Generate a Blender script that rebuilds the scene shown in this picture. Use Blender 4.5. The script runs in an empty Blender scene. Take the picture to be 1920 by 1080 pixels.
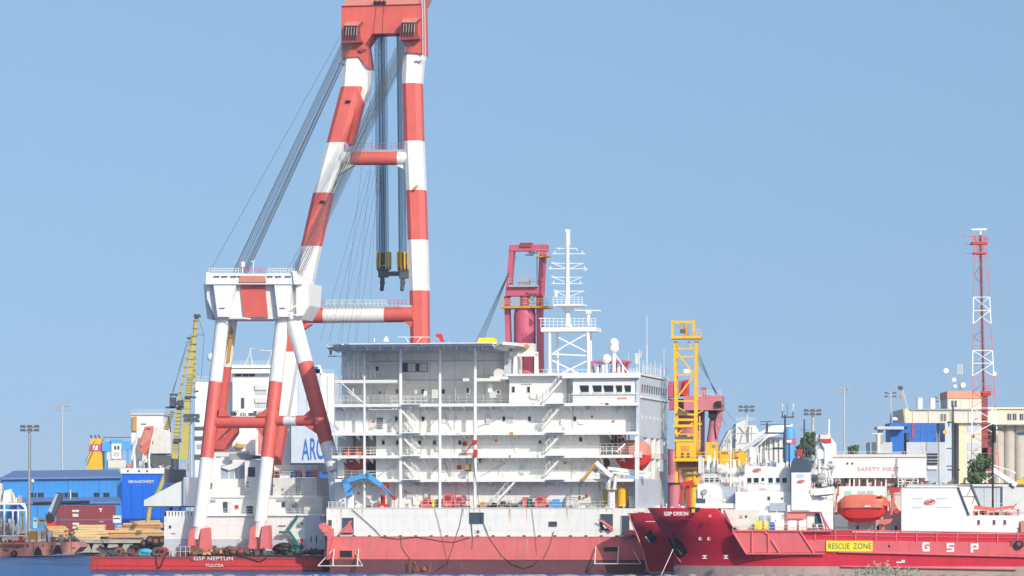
import bpy, math, random
from mathutils import Vector, Matrix
S = bpy.context.scene
COL = S.collection
random.seed(7)
R = math.radians
# ---------------------------------------------------------------- camera, sky, sun, exposure
HC = 7.6            # camera height over the water
FPX = 7692.3        # focal length in pixels of a 1920 wide picture
HY = 955.0          # row of the horizon
cam = bpy.data.objects.new('camera', bpy.data.cameras.new('camera'))
COL.objects.link(cam)
cam.location = (0, 0, HC)
cam.rotation_euler = (R(90), 0, 0)
cam.data.sensor_width = 36
cam.data.lens = 36 * FPX / 1920
cam.data.shift_y = (HY - 540) / 1920
cam.data.clip_start = 1
cam.data.clip_end = 20000
S.camera = cam

SKY_SC, SKY_UP, SKY_STR, SKY_TINT = 0.4, 0.19, 0.13, (.95, .92, .855)
SUN_AZ, SUN_EL = 28, 27     # sun behind the camera, to its right
sd = Vector((math.sin(R(SUN_AZ)) * math.cos(R(SUN_EL)), -math.cos(R(SUN_AZ)) * math.cos(R(SUN_EL)), math.sin(R(SUN_EL))))
W = bpy.data.worlds.new('World')
S.world = W
W.use_nodes = True
nt = W.node_tree
bg = nt.nodes['Background']
sky = nt.nodes.new('ShaderNodeTexSky')
sky.sky_type = 'NISHITA'
sky.sun_disc = False
sky.sun_elevation = R(SUN_EL)
sky.sun_rotation = math.atan2(sd.x, sd.y)
sky.altitude = 0
sky.air_density = 1.0
sky.dust_density = 1.3
sky.ozone_density = 4.0
# the whole sky is raised a little: clear blue air down to the horizon, as in the photograph
wtc = nt.nodes.new('ShaderNodeTexCoord')
wmp = nt.nodes.new('ShaderNodeMapping')
wmp.inputs['Scale'].default_value = (1, 1, SKY_SC)
wmp.inputs['Location'].default_value = (0, 0, SKY_UP)
nt.links.new(wtc.outputs['Generated'], wmp.inputs['Vector'])
nt.links.new(wmp.outputs[0], sky.inputs['Vector'])
wmx = nt.nodes.new('ShaderNodeMix')
wmx.data_type = 'RGBA'
wmx.blend_type = 'MULTIPLY'
wmx.inputs['Factor'].default_value = 1.0
_a = [i for i in wmx.inputs if i.type == 'RGBA']
nt.links.new(sky.outputs[0], _a[0])
_a[1].default_value = (*SKY_TINT, 1)
nt.links.new([o for o in wmx.outputs if o.type == 'RGBA'][0], bg.inputs[0])
bg.inputs[1].default_value = SKY_STR
ld = bpy.data.lights.new('sun', 'SUN')
ld.energy = 2.9
ld.angle = R(0.5)
ld.color = (1.0, 0.945, 0.85)
sun = bpy.data.objects.new('sun', ld)
COL.objects.link(sun)
sun.rotation_euler = (-sd).to_track_quat('-Z', 'Y').to_euler()
sun.location = (60, -60, 120)
S.view_settings.view_transform = 'Standard'
S.view_settings.look = 'None'
S.view_settings.exposure = 0.30
S.view_settings.gamma = 1.0
S.view_settings.use_curve_mapping = False
S.cycles.max_bounces = 7
S.cycles.diffuse_bounces = 5
S.cycles.glossy_bounces = 2

# ---------------------------------------------------------------- materials
MATS = {}

def paint(name, col, rough=.5, dirt=.12, rust=0.0, streak=.10, seam=None, scale=1.0, rustcol=(.16, .06, .025), metal=0.0, bump=.0):
    m = bpy.data.materials.new(name)
    m.use_nodes = True
    n, l = m.node_tree.nodes, m.node_tree.links
    b = n['Principled BSDF']
    b.inputs['Roughness'].default_value = rough
    b.inputs['Metallic'].default_value = metal
    b.inputs['Specular IOR Level'].default_value = .35
    tc = n.new('ShaderNodeTexCoord')
    def noise(sc, mapping=None, det=4.0, r=.6):
        t = n.new('ShaderNodeTexNoise')
        t.inputs['Scale'].default_value = sc
        t.inputs['Detail'].default_value = det
        t.inputs['Roughness'].default_value = r
        if mapping:
            mp = n.new('ShaderNodeMapping')
            mp.inputs['Scale'].default_value = mapping
            l.new(tc.outputs['Object'], mp.inputs['Vector'])
            l.new(mp.outputs[0], t.inputs['Vector'])
        else:
            l.new(tc.outputs['Object'], t.inputs['Vector'])
        return t.outputs['Fac']
    def ramp(fac, a, c):
        r_ = n.new('ShaderNodeMapRange')
        r_.inputs['From Min'].default_value = a
        r_.inputs['From Max'].default_value = c
        l.new(fac, r_.inputs['Value'])
        return r_.outputs[0]
    def mix(fac, ca, cb, mode='MIX', k=1.0):
        x = n.new('ShaderNodeMix')
        x.data_type = 'RGBA'
        x.blend_type = mode
        if k != 1.0:
            mm = n.new('ShaderNodeMath')
            mm.operation = 'MULTIPLY'
            mm.inputs[1].default_value = k
            l.new(fac, mm.inputs[0])
            fac = mm.outputs[0]
        l.new(fac, x.inputs['Factor'])
        for sck, c in (('A', ca), ('B', cb)):
            s_ = [i for i in x.inputs if i.name == sck and i.type == 'RGBA'][0]
            if isinstance(c, tuple):
                s_.default_value = (*c, 1)
            else:
                l.new(c, s_)
        return [o for o in x.outputs if o.type == 'RGBA'][0]
    dk = tuple(c * .62 for c in col)
    c = mix(ramp(noise(.55 * scale), .35, .75), col, dk, k=dirt * 2)
    if streak:
        c = mix(ramp(noise(1.0 * scale, (2.2, 2.2, .22)), .52, .75), c, tuple(x * .5 + .03 for x in col), k=streak * 2)
    if rust:
        c = mix(ramp(noise(1.0 * scale, (1.3, 1.3, .45), 6, .7), .62 - rust * .12, .74), c, rustcol, k=.75)
    if seam:
        sp = n.new('ShaderNodeSeparateXYZ')
        l.new(tc.outputs['Object'], sp.inputs[0])
        ad = n.new('ShaderNodeMath')
        ad.operation = 'ADD'
        l.new(sp.outputs[0], ad.inputs[0])
        l.new(sp.outputs[1], ad.inputs[1])
        cb = n.new('ShaderNodeCombineXYZ')
        l.new(ad.outputs[0], cb.inputs[0])
        l.new(sp.outputs[2], cb.inputs[1])
        bt = n.new('ShaderNodeTexBrick')
        bt.inputs['Scale'].default_value = 1
        bt.inputs['Brick Width'].default_value = seam[0]
        bt.inputs['Row Height'].default_value = seam[1]
        bt.inputs['Mortar Size'].default_value = seam[2] if len(seam) > 2 else .03
        bt.inputs['Mortar Smooth'].default_value = .6
        l.new(cb.outputs[0], bt.inputs['Vector'])
        c = mix(bt.outputs['Fac'], c, tuple(x * .68 for x in col), k=.75)
    l.new(c, b.inputs['Base Color'])
    if bump:
        bp = n.new('ShaderNodeBump')
        bp.inputs['Strength'].default_value = bump
        bp.inputs['Distance'].default_value = .05
        l.new(noise(2.0 * scale), bp.inputs['Height'])
        l.new(bp.outputs[0], b.inputs['Normal'])
    MATS[name] = m
    return m

paint('white', (.82, .81, .765), .45, .07, .0, .07)
paint('white_plate', (.82, .81, .77), .5, .12, .22, .16, seam=(6.0, 1.4, .025), rustcol=(.42, .30, .18))
paint('white_hull', (.82, .80, .745), .5, .11, .32, .18, seam=(4.5, 1.7, .025), rustcol=(.50, .38, .24))
paint('white_worn', (.72, .71, .66), .6, .2, .4, .2, rustcol=(.36, .24, .14))
paint('offwhite', (.68, .67, .62), .6, .15, .2, .12, rustcol=(.36, .27, .18))
paint('pale_blue_white', (.54, .59, .65), .5, .08, .05, .06, seam=(2.4, 6.0, .02))  # on the barge end wall this tone stands in for shade
paint('canopy_white', (.70, .73, .71), .5, .08, .05, .08, seam=(2.0, 40, .03))
paint('grey', (.38, .40, .42), .6, .2, .1)
paint('light_grey', (.55, .57, .59), .6, .15, .1)
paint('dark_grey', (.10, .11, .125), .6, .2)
paint('slate', (.06, .085, .12), .55, .2)
paint('black', (.018, .02, .024), .55, .2)
paint('wire', (.06, .07, .08), .6, .1, 0, 0)
paint('wire_blue', (.035, .10, .19), .6, .2, 0, 0)
paint('glass', (.02, .03, .045), .12, .1, 0, 0)
paint('glass_pale', (.22, .30, .33), .2, .15, 0, 0)
paint('glass_green', (.36, .62, .52), .25, .1, 0, 0)
paint('crane_red', (.67, .125, .105), .5, .2, .30, .2, rustcol=(.50, .17, .12))
paint('crane_white', (.82, .81, .765), .45, .10, .22, .12, rustcol=(.62, .54, .42))
paint('barge_red', (.73, .17, .165), .55, .16, .24, .2, seam=(7.0, 2.0, .03), rustcol=(.52, .13, .12))
paint('stern_red', (.62, .05, .055), .45, .16, .22, .16, seam=(3.6, 1.25, .035), rustcol=(.34, .06, .05))
paint('antifoul', (.16, .055, .065), .6, .25, .3, .2, rustcol=(.22, .11, .10))
paint('ship_red', (.62, .022, .05), .42, .18, .20, .2, seam=(5.0, 1.6, .02), rustcol=(.36, .03, .04))
paint('ship_red_pale', (.68, .13, .14), .5, .12, .14, .14, rustcol=(.55, .10, .10))  # a paler, pinker red than the hull paint
paint('boot_stripe', (.45, .33, .28), .7, .25, .5, .2, rustcol=(.30, .14, .11))
paint('rose', (.56, .11, .17), .5, .15, .12, .14, rustcol=(.5, .13, .15))
paint('pink_red', (.60, .20, .23), .5, .15, .1, .1, rustcol=(.5, .16, .16))
paint('signal_red', (.62, .035, .03), .45, .12)
paint('orange', (.70, .165, .105), .4, .1, .05, .05)
paint('salmon', (.66, .24, .19), .45, .1)
paint('yellow', (.80, .47, .03), .45, .12, .12, .1, rustcol=(.45, .24, .03))
paint('lemon', (.82, .70, .03), .5, .08)
paint('olive_yellow', (.50, .42, .12), .55, .18, .2, .15, rustcol=(.36, .27, .09))
paint('blue', (.012, .14, .52), .5, .12, 0, .08)
paint('bright_blue', (.004, .15, .72), .4, .08, 0, .06)
paint('clad_blue', (.025, .25, .64), .5, .12, 0, .1, seam=(1.1, 40, .06))
paint('roof_blue', (.13, .21, .42), .5, .15, 0, .05)
paint('sky_blue', (.09, .36, .72), .45, .12, .05, .05)
paint('cyan', (.08, .40, .58), .6, .2)
paint('teal', (.03, .17, .16), .6, .2)
paint('maroon', (.30, .06, .07), .55, .15, .2, .15, rustcol=(.22, .05, .05))
paint('rust', (.26, .11, .075), .85, .35, .4, .2, rustcol=(.12, .05, .035), bump=.4)
paint('rust_pink', (.58, .25, .21), .85, .3, .45, .25, rustcol=(.28, .13, .11), bump=.3)
paint('brown', (.20, .11, .07), .8, .35)
paint('ochre', (.56, .30, .06), .7, .2)
paint('timber', (.72, .48, .24), .8, .15, 0, 0, scale=2)
paint('timber_pale', (.74, .57, .32), .8, .2, 0, 0, scale=2)
paint('timber_brown', (.52, .33, .18), .85, .25, 0, 0, scale=2)
paint('timber_orange', (.74, .40, .16), .8, .2, 0, 0, scale=2)
paint('concrete', (.46, .42, .34), .85, .25, .2, .2, rustcol=(.28, .23, .18))
paint('silo_concrete', (.56, .51, .45), .85, .2, .3, .25, rustcol=(.42, .36, .34))
paint('faded_red', (.72, .36, .30), .6, .2, .5, .2, scale=3, rustcol=(.78, .72, .68))
paint('worn_letters', (.74, .68, .64), .6, .2, .75, .2, scale=3, rustcol=(.60, .12, .11))
paint('cream', (.74, .68, .54), .75, .12, .1, .1, rustcol=(.58, .50, .36))
paint('cream_pale', (.70, .67, .58), .75, .14, .1, .1, rustcol=(.58, .53, .44))
paint('ivory_yellow', (.78, .68, .44), .75, .1, 0, .08)
paint('terracotta', (.72, .33, .20), .7, .12)
paint('grey_blue', (.40, .46, .54), .6, .12, 0, .06, seam=(3, 1.0, .03))
paint('rubber', (.02, .02, .022), .85, .2)
paint('bark', (.14, .10, .07), .9, .3)
paint('leaf_dark', (.065, .12, .05), .7, .3, 0, 0)
paint('leaf_mid', (.12, .19, .075), .7, .3, 0, 0)
paint('leaf_sage', (.42, .44, .34), .75, .2, 0, 0)
paint('stem_sage', (.34, .32, .24), .8, .2, 0, 0)
paint('soil', (.20, .17, .13), .95, .4, 0, 0, bump=.6)
paint('quay_ground', (.30, .27, .23), .95, .3, 0, 0, scale=.1)
paint('stone', (.34, .32, .29), .9, .35, 0, 0, bump=.5)
# water: dark blue body under a rippled gloss
wm = bpy.data.materials.new('sea_water')
wm.use_nodes = True
_n, _l = wm.node_tree.nodes, wm.node_tree.links
_b = _n['Principled BSDF']
_b.inputs['Base Color'].default_value = (.004, .10, .30, 1)
_b.inputs['Specular IOR Level'].default_value = .13
_b.inputs['Roughness'].default_value = .25
_b.inputs['IOR'].default_value = 1.33
_tc = _n.new('ShaderNodeTexCoord')
_mp = _n.new('ShaderNodeMapping')
_mp.inputs['Scale'].default_value = (.30, .55, 1)
_l.new(_tc.outputs['Object'], _mp.inputs['Vector'])
_t = _n.new('ShaderNodeTexNoise')
_t.inputs['Scale'].default_value = 1.0
_t.inputs['Detail'].default_value = 6
_t.inputs['Roughness'].default_value = .62
_l.new(_mp.outputs[0], _t.inputs['Vector'])
_bp = _n.new('ShaderNodeBump')
_bp.inputs['Strength'].default_value = 1.0
_bp.inputs['Distance'].default_value = 1.6
_l.new(_t.outputs['Fac'], _bp.inputs['Height'])
_l.new(_bp.outputs[0], _b.inputs['Normal'])
MATS['water'] = wm

# ---------------------------------------------------------------- geometry helpers
class Frame:
    """A vertical working plane: origin on the water, x along the front, y into the depth."""
    def __init__(s, px, Y, deg=0.0):
        s.ox, s.oy, s.a = (px - 960) * Y / FPX, Y, R(deg)
        s.c, s.s = math.cos(s.a), math.sin(s.a)
        s.k = Y / FPX
    def at(s, px, py, v=0.0):
        dx, dz = (px - 960) / FPX, (HY - py) / FPX
        t = (v + s.ox * s.s + s.oy * s.c) / (dx * s.s + s.c)
        x, y = t * dx - s.ox, t - s.oy
        return Vector((x * s.c - y * s.s, v, HC + t * dz))

class MB:
    """Collects shapes for ONE mesh object."""
    def __init__(s, F):
        s.F, s.v, s.f, s.mi, s.sm = F, [], [], [], []
    def add(s, vs, fs, mi=0, sm=False):
        o = len(s.v)
        s.v += [tuple(p) for p in vs]
        for f in fs:
            s.f.append([i + o for i in f])
            s.mi.append(mi)
            s.sm.append(sm)
        return s
    def P(s, p, v=0.0):
        return s.F.at(p[0], p[1], p[2] if len(p) > 2 else v)
    # --- in local metres
    def box(s, a, b, mi=0):
        (x0, y0, z0), (x1, y1, z1) = a, b
        x0, x1 = min(x0, x1), max(x0, x1)
        y0, y1 = min(y0, y1), max(y0, y1)
        z0, z1 = min(z0, z1), max(z0, z1)
        return s.add([(x0, y0, z0), (x1, y0, z0), (x1, y1, z0), (x0, y1, z0), (x0, y0, z1), (x1, y0, z1), (x1, y1, z1), (x0, y1, z1)],
                     [(0, 1, 5, 4), (1, 2, 6, 5), (2, 3, 7, 6), (3, 0, 4, 7), (4, 5, 6, 7), (3, 2, 1, 0)], mi)
    def tube(s, p, q, r, r2=None, n=6, mi=0, cap=True, sm=None):
        p, q = Vector(p), Vector(q)
        r2 = r if r2 is None else r2
        d = (q - p)
        if d.length < 1e-6:
            return s
        d.normalize()
        u = d.cross(Vector((0, 1, 0)) if abs(d.y) < .9 else Vector((1, 0, 0))).normalized()
        w = d.cross(u)
        vs, fs = [], []
        ph = math.pi / n
        for c, rr in ((p, r), (q, r2)):
            for i in range(n):
                a = 2 * math.pi * i / n + ph
                vs.append(c + (u * math.cos(a) + w * math.sin(a)) * rr)
        for i in range(n):
            j = (i + 1) % n
            fs.append((i, j, n + j, n + i))
        smooth = n >= 8 if sm is None else sm
        s.add(vs, fs, mi, smooth)
        if cap:
            s.add(vs, [tuple(range(n))[::-1], tuple(range(n, 2 * n))], mi)
        return s
    def path(s, pts, r, n=5, mi=0):
        for a, b in zip(pts[:-1], pts[1:]):
            s.tube(a, b, r, n=n, mi=mi, cap=True)
        return s
    def beam(s, p, q, w, h, mi=0):
        p, q = Vector(p), Vector(q)
        d = (q - p).normalized()
        y = Vector((0, 1, 0)) if abs(d.y) < .9 else Vector((0, 0, 1))
        a = d.cross(y).normalized()
        y = a.cross(d).normalized()
        vs = []
        for c in (p, q):
            for i, j in ((-1, -1), (1, -1), (1, 1), (-1, 1)):
                vs.append(c + a * (i * w / 2) + y * (j * h / 2))
        return s.add(vs, [(0, 1, 2, 3), (7, 6, 5, 4), (0, 4, 5, 1), (1, 5, 6, 2), (2, 6, 7, 3), (3, 7, 4, 0)], mi)
    def lathe(s, c, prof, n=16, mi=0, sm=True):
        c = Vector(c)
        vs, fs = [], []
        for r, z in prof:
            for i in range(n):
                a = 2 * math.pi * i / n
                vs.append(c + Vector((r * math.cos(a), r * math.sin(a), z)))
        for k in range(len(prof) - 1):
            for i in range(n):
                j = (i + 1) % n
                fs.append((k * n + i, k * n + j, (k + 1) * n + j, (k + 1) * n + i))
        s.add(vs, fs, mi, sm)
        m = len(prof) - 1
        return s.add(vs, [tuple(range(n))[::-1], tuple(range(m * n, m * n + n))], mi)
    def ball(s, c, r, n=14, m=8, mi=0, sq=(1, 1, 1)):
        c = Vector(c)
        vs, fs = [], []
        for k in range(m + 1):
            t = math.pi * k / m
            for i in range(n):
                a = 2 * math.pi * i / n
                vs.append(c + Vector((r * sq[0] * math.sin(t) * math.cos(a), r * sq[1] * math.sin(t) * math.sin(a), r * sq[2] * math.cos(t))))
        for k in range(m):
            for i in range(n):
                j = (i + 1) % n
                fs.append((k * n + i, (k + 1) * n + i, (k + 1) * n + j, k * n + j))
        return s.add(vs, fs, mi, True)
    # --- placed on the working plane, in picture columns and rows, with a real depth in metres
    def B(s, x0, y0, x1, y1, v0=0.0, v1=1.0, mi=0):
        a, b = s.F.at(x0, y0, v0), s.F.at(x1, y1, v0)
        return s.box((a.x, v0, a.z), (b.x, v1, b.z), mi)
    def Pl(s, pts, v0=0.0, v1=1.0, mi=0):
        q = [s.F.at(p[0], p[1], v0) for p in pts]
        n = len(q)
        ar = sum(q[i].x * q[(i + 1) % n].z - q[(i + 1) % n].x * q[i].z for i in range(n))
        if ar < 0:
            q.reverse()
        vs = [(p.x, v0, p.z) for p in q] + [(p.x, v1, p.z) for p in q]
        fs = [tuple(range(n)), tuple(range(n, 2 * n))[::-1]]
        fs += [(i + n, (i + 1) % n + n, (i + 1) % n, i)[::1] for i in range(n)]
        return s.add(vs, fs, mi)
    def T(s, p, q, w, v=0.0, w2=None, n=6, mi=0):
        return s.tube(s.P(p, v), s.P(q, v), w * s.F.k / 2, None if w2 is None else w2 * s.F.k / 2, n, mi)
    def Bm(s, p, q, w, d, v=0.0, mi=0):
        return s.beam(s.P(p, v), s.P(q, v), w * s.F.k, d, mi)
    def Pa(s, pts, w, v=0.0, n=5, mi=0):
        return s.path([s.P(p, v) for p in pts], w * s.F.k / 2, n, mi)
    def Rl(s, p, q, h, v=0.0, step=9, w=1.0, rows=2, mi=0):
        """railing from p to q, h rows high"""
        a, b = s.P(p, v), s.P(q, v)
        hh = Vector((0, 0, h * s.F.k))
        n = max(1, int((b - a).length / (step * s.F.k)))
        r = w * s.F.k / 2
        for i in range(n + 1):
            c = a.lerp(b, i / n)
            s.tube(c, c + hh, r, n=4, mi=mi, cap=False)
        for j in range(1, rows + 1):
            s.tube(a + hh * j / rows, b + hh * j / rows, r, n=4, mi=mi, cap=False)
        return s
    def build(s, name, mat, parent=None, label=None, kind=None, loc=None):
        me = bpy.data.meshes.new(name)
        me.from_pydata(s.v, [], s.f)
        for m in (mat if isinstance(mat, (list, tuple)) else [mat]):
            me.materials.append(MATS[m])
        me.polygons.foreach_set('material_index', s.mi)
        me.polygons.foreach_set('use_smooth', s.sm)
        me.update()
        o = bpy.data.objects.new(name, me)
        COL.objects.link(o)
        if parent is not None:
            o.parent = parent
        if label:
            o['label'] = label
        if kind:
            o['kind'] = kind
        return o

FR = {}

def thing(name, label, cat, F, group=None):
    o = bpy.data.objects.new(name, None)
    COL.objects.link(o)
    o.location = (F.ox, F.oy, 0)
    o.rotation_euler = (0, 0, -F.a)
    o.empty_display_size = .5
    o['label'], o['category'] = label, cat
    if group:
        o['group'] = group
    FR[o.name] = F
    return o

def fr(o):
    while o.parent is not None:
        o = o.parent
    return FR[o.name]

def solo(M, name, mat, label, cat, group=None):
    """a thing that is one mesh"""
    F = M.F
    o = M.build(name, mat)
    o.location = (F.ox, F.oy, 0)
    o.rotation_euler = (0, 0, -F.a)
    o['label'], o['category'] = label, cat
    if group:
        o['group'] = group
    FR[o.name] = F
    return o

def box(p, name, mat, x0, y0, x1, y1, v0=0., v1=1., **k):
    return MB(fr(p)).B(x0, y0, x1, y1, v0, v1).build(name, mat, p, **k)

def poly(p, name, mat, pts, v0=0., v1=1., **k):
    return MB(fr(p)).Pl(pts, v0, v1).build(name, mat, p, **k)

def bar(p, name, mat, a, b, w, v=0., w2=None, n=8, **k):
    return MB(fr(p)).T(a, b, w, v, w2, n).build(name, mat, p, **k)

def line(p, name, mat, pts, w, v=0., n=5, **k):
    return MB(fr(p)).Pa(pts, w, v, n).build(name, mat, p, **k)

def rail(p, mat, a, b, h, v=0., step=9, w=1., rows=2, name='railing', **k):
    return MB(fr(p)).Rl(a, b, h, v, step, w, rows).build(name, mat, p, **k)

def ball(p, name, mat, c, rpx, v=0., sq=(1, 1, 1), **k):
    M = MB(fr(p))
    return M.ball(M.P(c, v), rpx * M.F.k, sq=sq).build(name, mat, p, **k)

def cyl(p, name, mat, x0, x1, ytop, ybot, v=0., n=16, **k):
    """upright cylinder between two columns, its axis at depth v"""
    M = MB(fr(p))
    M.T(((x0 + x1) / 2, ybot), ((x0 + x1) / 2, ytop), x1 - x0, v, n=n)
    return M.build(name, mat, p, **k)

def drum(p, name, mat, cx, cy, rpx, v0, v1, n=14, **k):
    """a drum whose round end faces the front"""
    M = MB(fr(p))
    a, b = M.P((cx, cy), v0), M.P((cx, cy), v0)
    b.y = v1
    M.tube(a, b, rpx * M.F.k, n=n)
    return M.build(name, mat, p, **k)

def stairs(p, mat, a, b, v=0., wide=.9, n=9, name='stairs'):
    M = MB(fr(p))
    A, Bq = M.P(a, v), M.P(b, v)
    o = Vector((0, wide, 0))
    for off in (Vector((0, 0, 0)), o):
        M.beam(A + off, Bq + off, .22, .06)
        M.beam(A + off + Vector((0, 0, .95)), Bq + off + Vector((0, 0, .95)), .06, .06)
        for i in range(5):
            c = A.lerp(Bq, (i + .3) / 5) + off
            M.tube(c, c + Vector((0, 0, .95)), .03, n=4, cap=False)
    for i in range(n):
        c = A.lerp(Bq, (i + .5) / n)
        M.box((c.x - .14, v + .03, c.z - .02), (c.x + .14, v + wide - .03, c.z + .02))
    return M.build(name, mat, p)

def text(p, s, px, py, hpx, v, mat, name='lettering', sx=1.0, rot=0.0, bold=.0, font_gap=1.0, thick=.012):
    F = fr(p)
    cu = bpy.data.curves.new(name, 'FONT')
    cu.body = s
    cu.align_x, cu.align_y = 'CENTER', 'CENTER'
    cu.size = hpx * F.k / .70
    cu.extrude = thick
    cu.offset = bold
    cu.space_character = font_gap
    cu.materials.append(MATS[mat])
    tmp = bpy.data.objects.new('lettering_source', cu)
    me = bpy.data.meshes.new_from_object(tmp)
    bpy.data.objects.remove(tmp)
    me.name = name
    if not me.materials:
        me.materials.append(MATS[mat])
    o = bpy.data.objects.new(name, me)
    COL.objects.link(o)
    o.parent = p
    q = F.at(px, py, v)
    o.location = q
    o.rotation_euler = (R(90), -rot, 0)
    o.scale = (sx, 1, 1)
    return o

from mathutils.bvhtree import BVHTree

def skin_depth(hull, px, py):
    """depth v at which the line of sight through a picture point meets a hull (all in the hull's own frame)"""
    if 'bvh' not in FRB.get(hull.name, {}):
        me = hull.data
        FRB[hull.name] = {'bvh': BVHTree.FromPolygons([v.co[:] for v in me.vertices], [p.vertices[:] for p in me.polygons])}
    F = fr(hull)
    a, b = F.at(px, py, -30), F.at(px, py, 30)
    h = FRB[hull.name]['bvh'].ray_cast(a, (b - a).normalized())
    return h[0].y if h[0] is not None else 0.0
FRB = {}

def decal(p, hull, name, mat, pts, off=.05, label=None):
    F = fr(p)
    v = [F.at(x, y, skin_depth(hull, x, y)) for x, y in pts]
    n = len(v)
    M = MB(F)
    f = [q + Vector((0, -off, 0)) for q in v]
    b = [q + Vector((0, .1, 0)) for q in v]
    M.add(f + b, [tuple(range(n)), tuple(range(n, 2 * n))[::-1]] + [(i, i + n, (i + 1) % n + n, (i + 1) % n) for i in range(n)])
    return M.build(name, mat, p, label=label)

def clutter(p, x0, x1, yb, v, n, mats, hmax=12, vspan=2.0, names=('locker', 'winch', 'vent', 'bollard', 'heap')):
    """small fixed deck gear as separate parts"""
    F = fr(p)
    for i in range(n):
        x = x0 + (x1 - x0) * (i + random.uniform(.1, .9)) / n
        vv = v + random.uniform(0, vspan)
        h = random.uniform(.35, 1) * hmax
        w = random.uniform(3.5, 9)
        nm = random.choice(names)
        mt = random.choice(mats)
        M = MB(F)
        if nm == 'locker':
            M.B(x - w / 2, yb - h, x + w / 2, yb, vv, vv + .8)
            M.B(x - w / 2 - .6, yb - h - 1, x + w / 2 + .6, yb - h, vv - .05, vv + .85)
        elif nm == 'winch':
            a = M.P((x - w / 2, yb - h * .45), vv)
            b = M.P((x + w / 2, yb - h * .45), vv)
            M.tube(a, b, h * .28 * F.k, n=10)
            for q in (a, b):
                M.tube(q - Vector((.05, 0, 0)), q + Vector((.05, 0, 0)), h * .45 * F.k, n=12)
            M.B(x - w / 2 - 1, yb - h * .3, x + w / 2 + 1, yb, vv - .1, vv + .5)
        elif nm == 'heap':
            for j in range(4):
                M.ball(M.P((x + random.uniform(-w, w) * .6, yb - h * random.uniform(.1, .5)), vv + random.uniform(-.2, .3)), h * random.uniform(.16, .34) * F.k, 7, 5, 0, (random.uniform(.9, 1.7), 1, random.uniform(.6, 1)))
            M.T((x - w * .7, yb - h * .2, vv - .1), (x + w * .6, yb - h * random.uniform(.3, .8), vv - .1), 1.6, n=5)
        elif nm == 'vent':
            M.T((x, yb), (x, yb - h * .75), 2.4, vv, n=8)
            M.ball(M.P((x, yb - h * .8), vv), 2.2 * F.k, 8, 6)
        else:
            for dx in (-1.8, 1.8):
                M.T((x + dx, yb), (x + dx, yb - h * .5), 2.2, vv, n=8)
                M.T((x + dx, yb - h * .5), (x + dx, yb - h * .5 - .7), 3.2, vv, n=8)
            M.B(x - 4, yb - 1, x + 4, yb, vv - .2, vv + .2)
        M.build(nm, mt, p)

def rope(label, F, pts, w=1.0, v=-.15, mat='black', sag=0, group=None, name='mooring_rope', cat='rope'):
    q = []
    for (a, b) in zip(pts[:-1], pts[1:]):
        for i in range(8):
            t = i / 8
            va = a[2] if len(a) > 2 else v
            vb = b[2] if len(b) > 2 else v
            q.append((a[0] + (b[0] - a[0]) * t, a[1] + (b[1] - a[1]) * t + sag * 4 * t * (1 - t), va + (vb - va) * t))
    b = pts[-1]
    q.append((b[0], b[1], b[2] if len(b) > 2 else v))
    return solo(MB(F).Pa(q, w, v), name, mat, label, cat, group)
# ---------------------------------------------------------------- setting: water, quay ground, near bank
def sheet(name, mat, x0, y0, x1, y1, z, nx=1, ny=1):
    M = MB(Frame(960, 0.001))
    M.F.ox = M.F.oy = 0
    vs = [(x0 + (x1 - x0) * i / nx, y0 + (y1 - y0) * j / ny, z) for j in range(ny + 1) for i in range(nx + 1)]
    fs = [(j * (nx + 1) + i, j * (nx + 1) + i + 1, (j + 1) * (nx + 1) + i + 1, (j + 1) * (nx + 1) + i) for j in range(ny) for i in range(nx)]
    M.add(vs, fs)
    o = M.build(name, mat)
    o['kind'] = 'structure'
    return o
sheet('sea_water', 'water', -3000, 30, 3000, 6500, 0.0)
# quay block with a vertical face
def land(name, x0, y0, x1, y1, z):
    o = MB(Frame(960, 1)).box((x0, y0, -2), (x1, y1, z)).build(name, 'quay_ground')
    o['kind'] = 'structure'
land('quay_ground', -260, 692, -61, 832, 2.6)
land('quay_ground', 16, 690, 700, 1100, 2.6)
land('far_shore', -1500, 1300, 1800, 6000, 2.2)
HAZE = 0.00008
if HAZE:
    hm = bpy.data.materials.new('haze')
    hm.use_nodes = True
    hn, hl = hm.node_tree.nodes, hm.node_tree.links
    hn.remove(hn['Principled BSDF'])
    hv = hn.new('ShaderNodeVolumePrincipled')
    hv.inputs['Color'].default_value = (.93, .95, 1, 1)
    hv.inputs['Density'].default_value = HAZE
    hv.inputs['Anisotropy'].default_value = 0.0
    hl.new(hv.outputs[0], hn['Material Output'].inputs['Volume'])
    MATS['haze'] = hm
    ho = MB(Frame(960, 1)).box((-3100, -80, -3), (3100, 6600, 100)).build('haze', 'haze')
    ho['kind'] = 'stuff'
# near bank: a rough slope below the lower edge of the view, under the camera
M = MB(Frame(960, 1))
nx, ny = 60, 26
vs, fs = [], []
rb = random.Random(3)
for j in range(ny + 1):
    y = -60 + 175 * j / ny
    for i in range(nx + 1):
        x = -45 + 90 * i / nx
        base = 5.75 if y < 92 else max(-2.0, 5.75 - (y - 92) * .5)
        vs.append((x, y, base + rb.uniform(-.12, .12)))
for j in range(ny):
    for i in range(nx):
        a = j * (nx + 1) + i
        fs.append((a, a + 1, a + nx + 2, a + nx + 1))
M.add(vs, fs, 0, True)
o = M.build('bank_ground', 'soil')
o['kind'] = 'structure'
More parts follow.
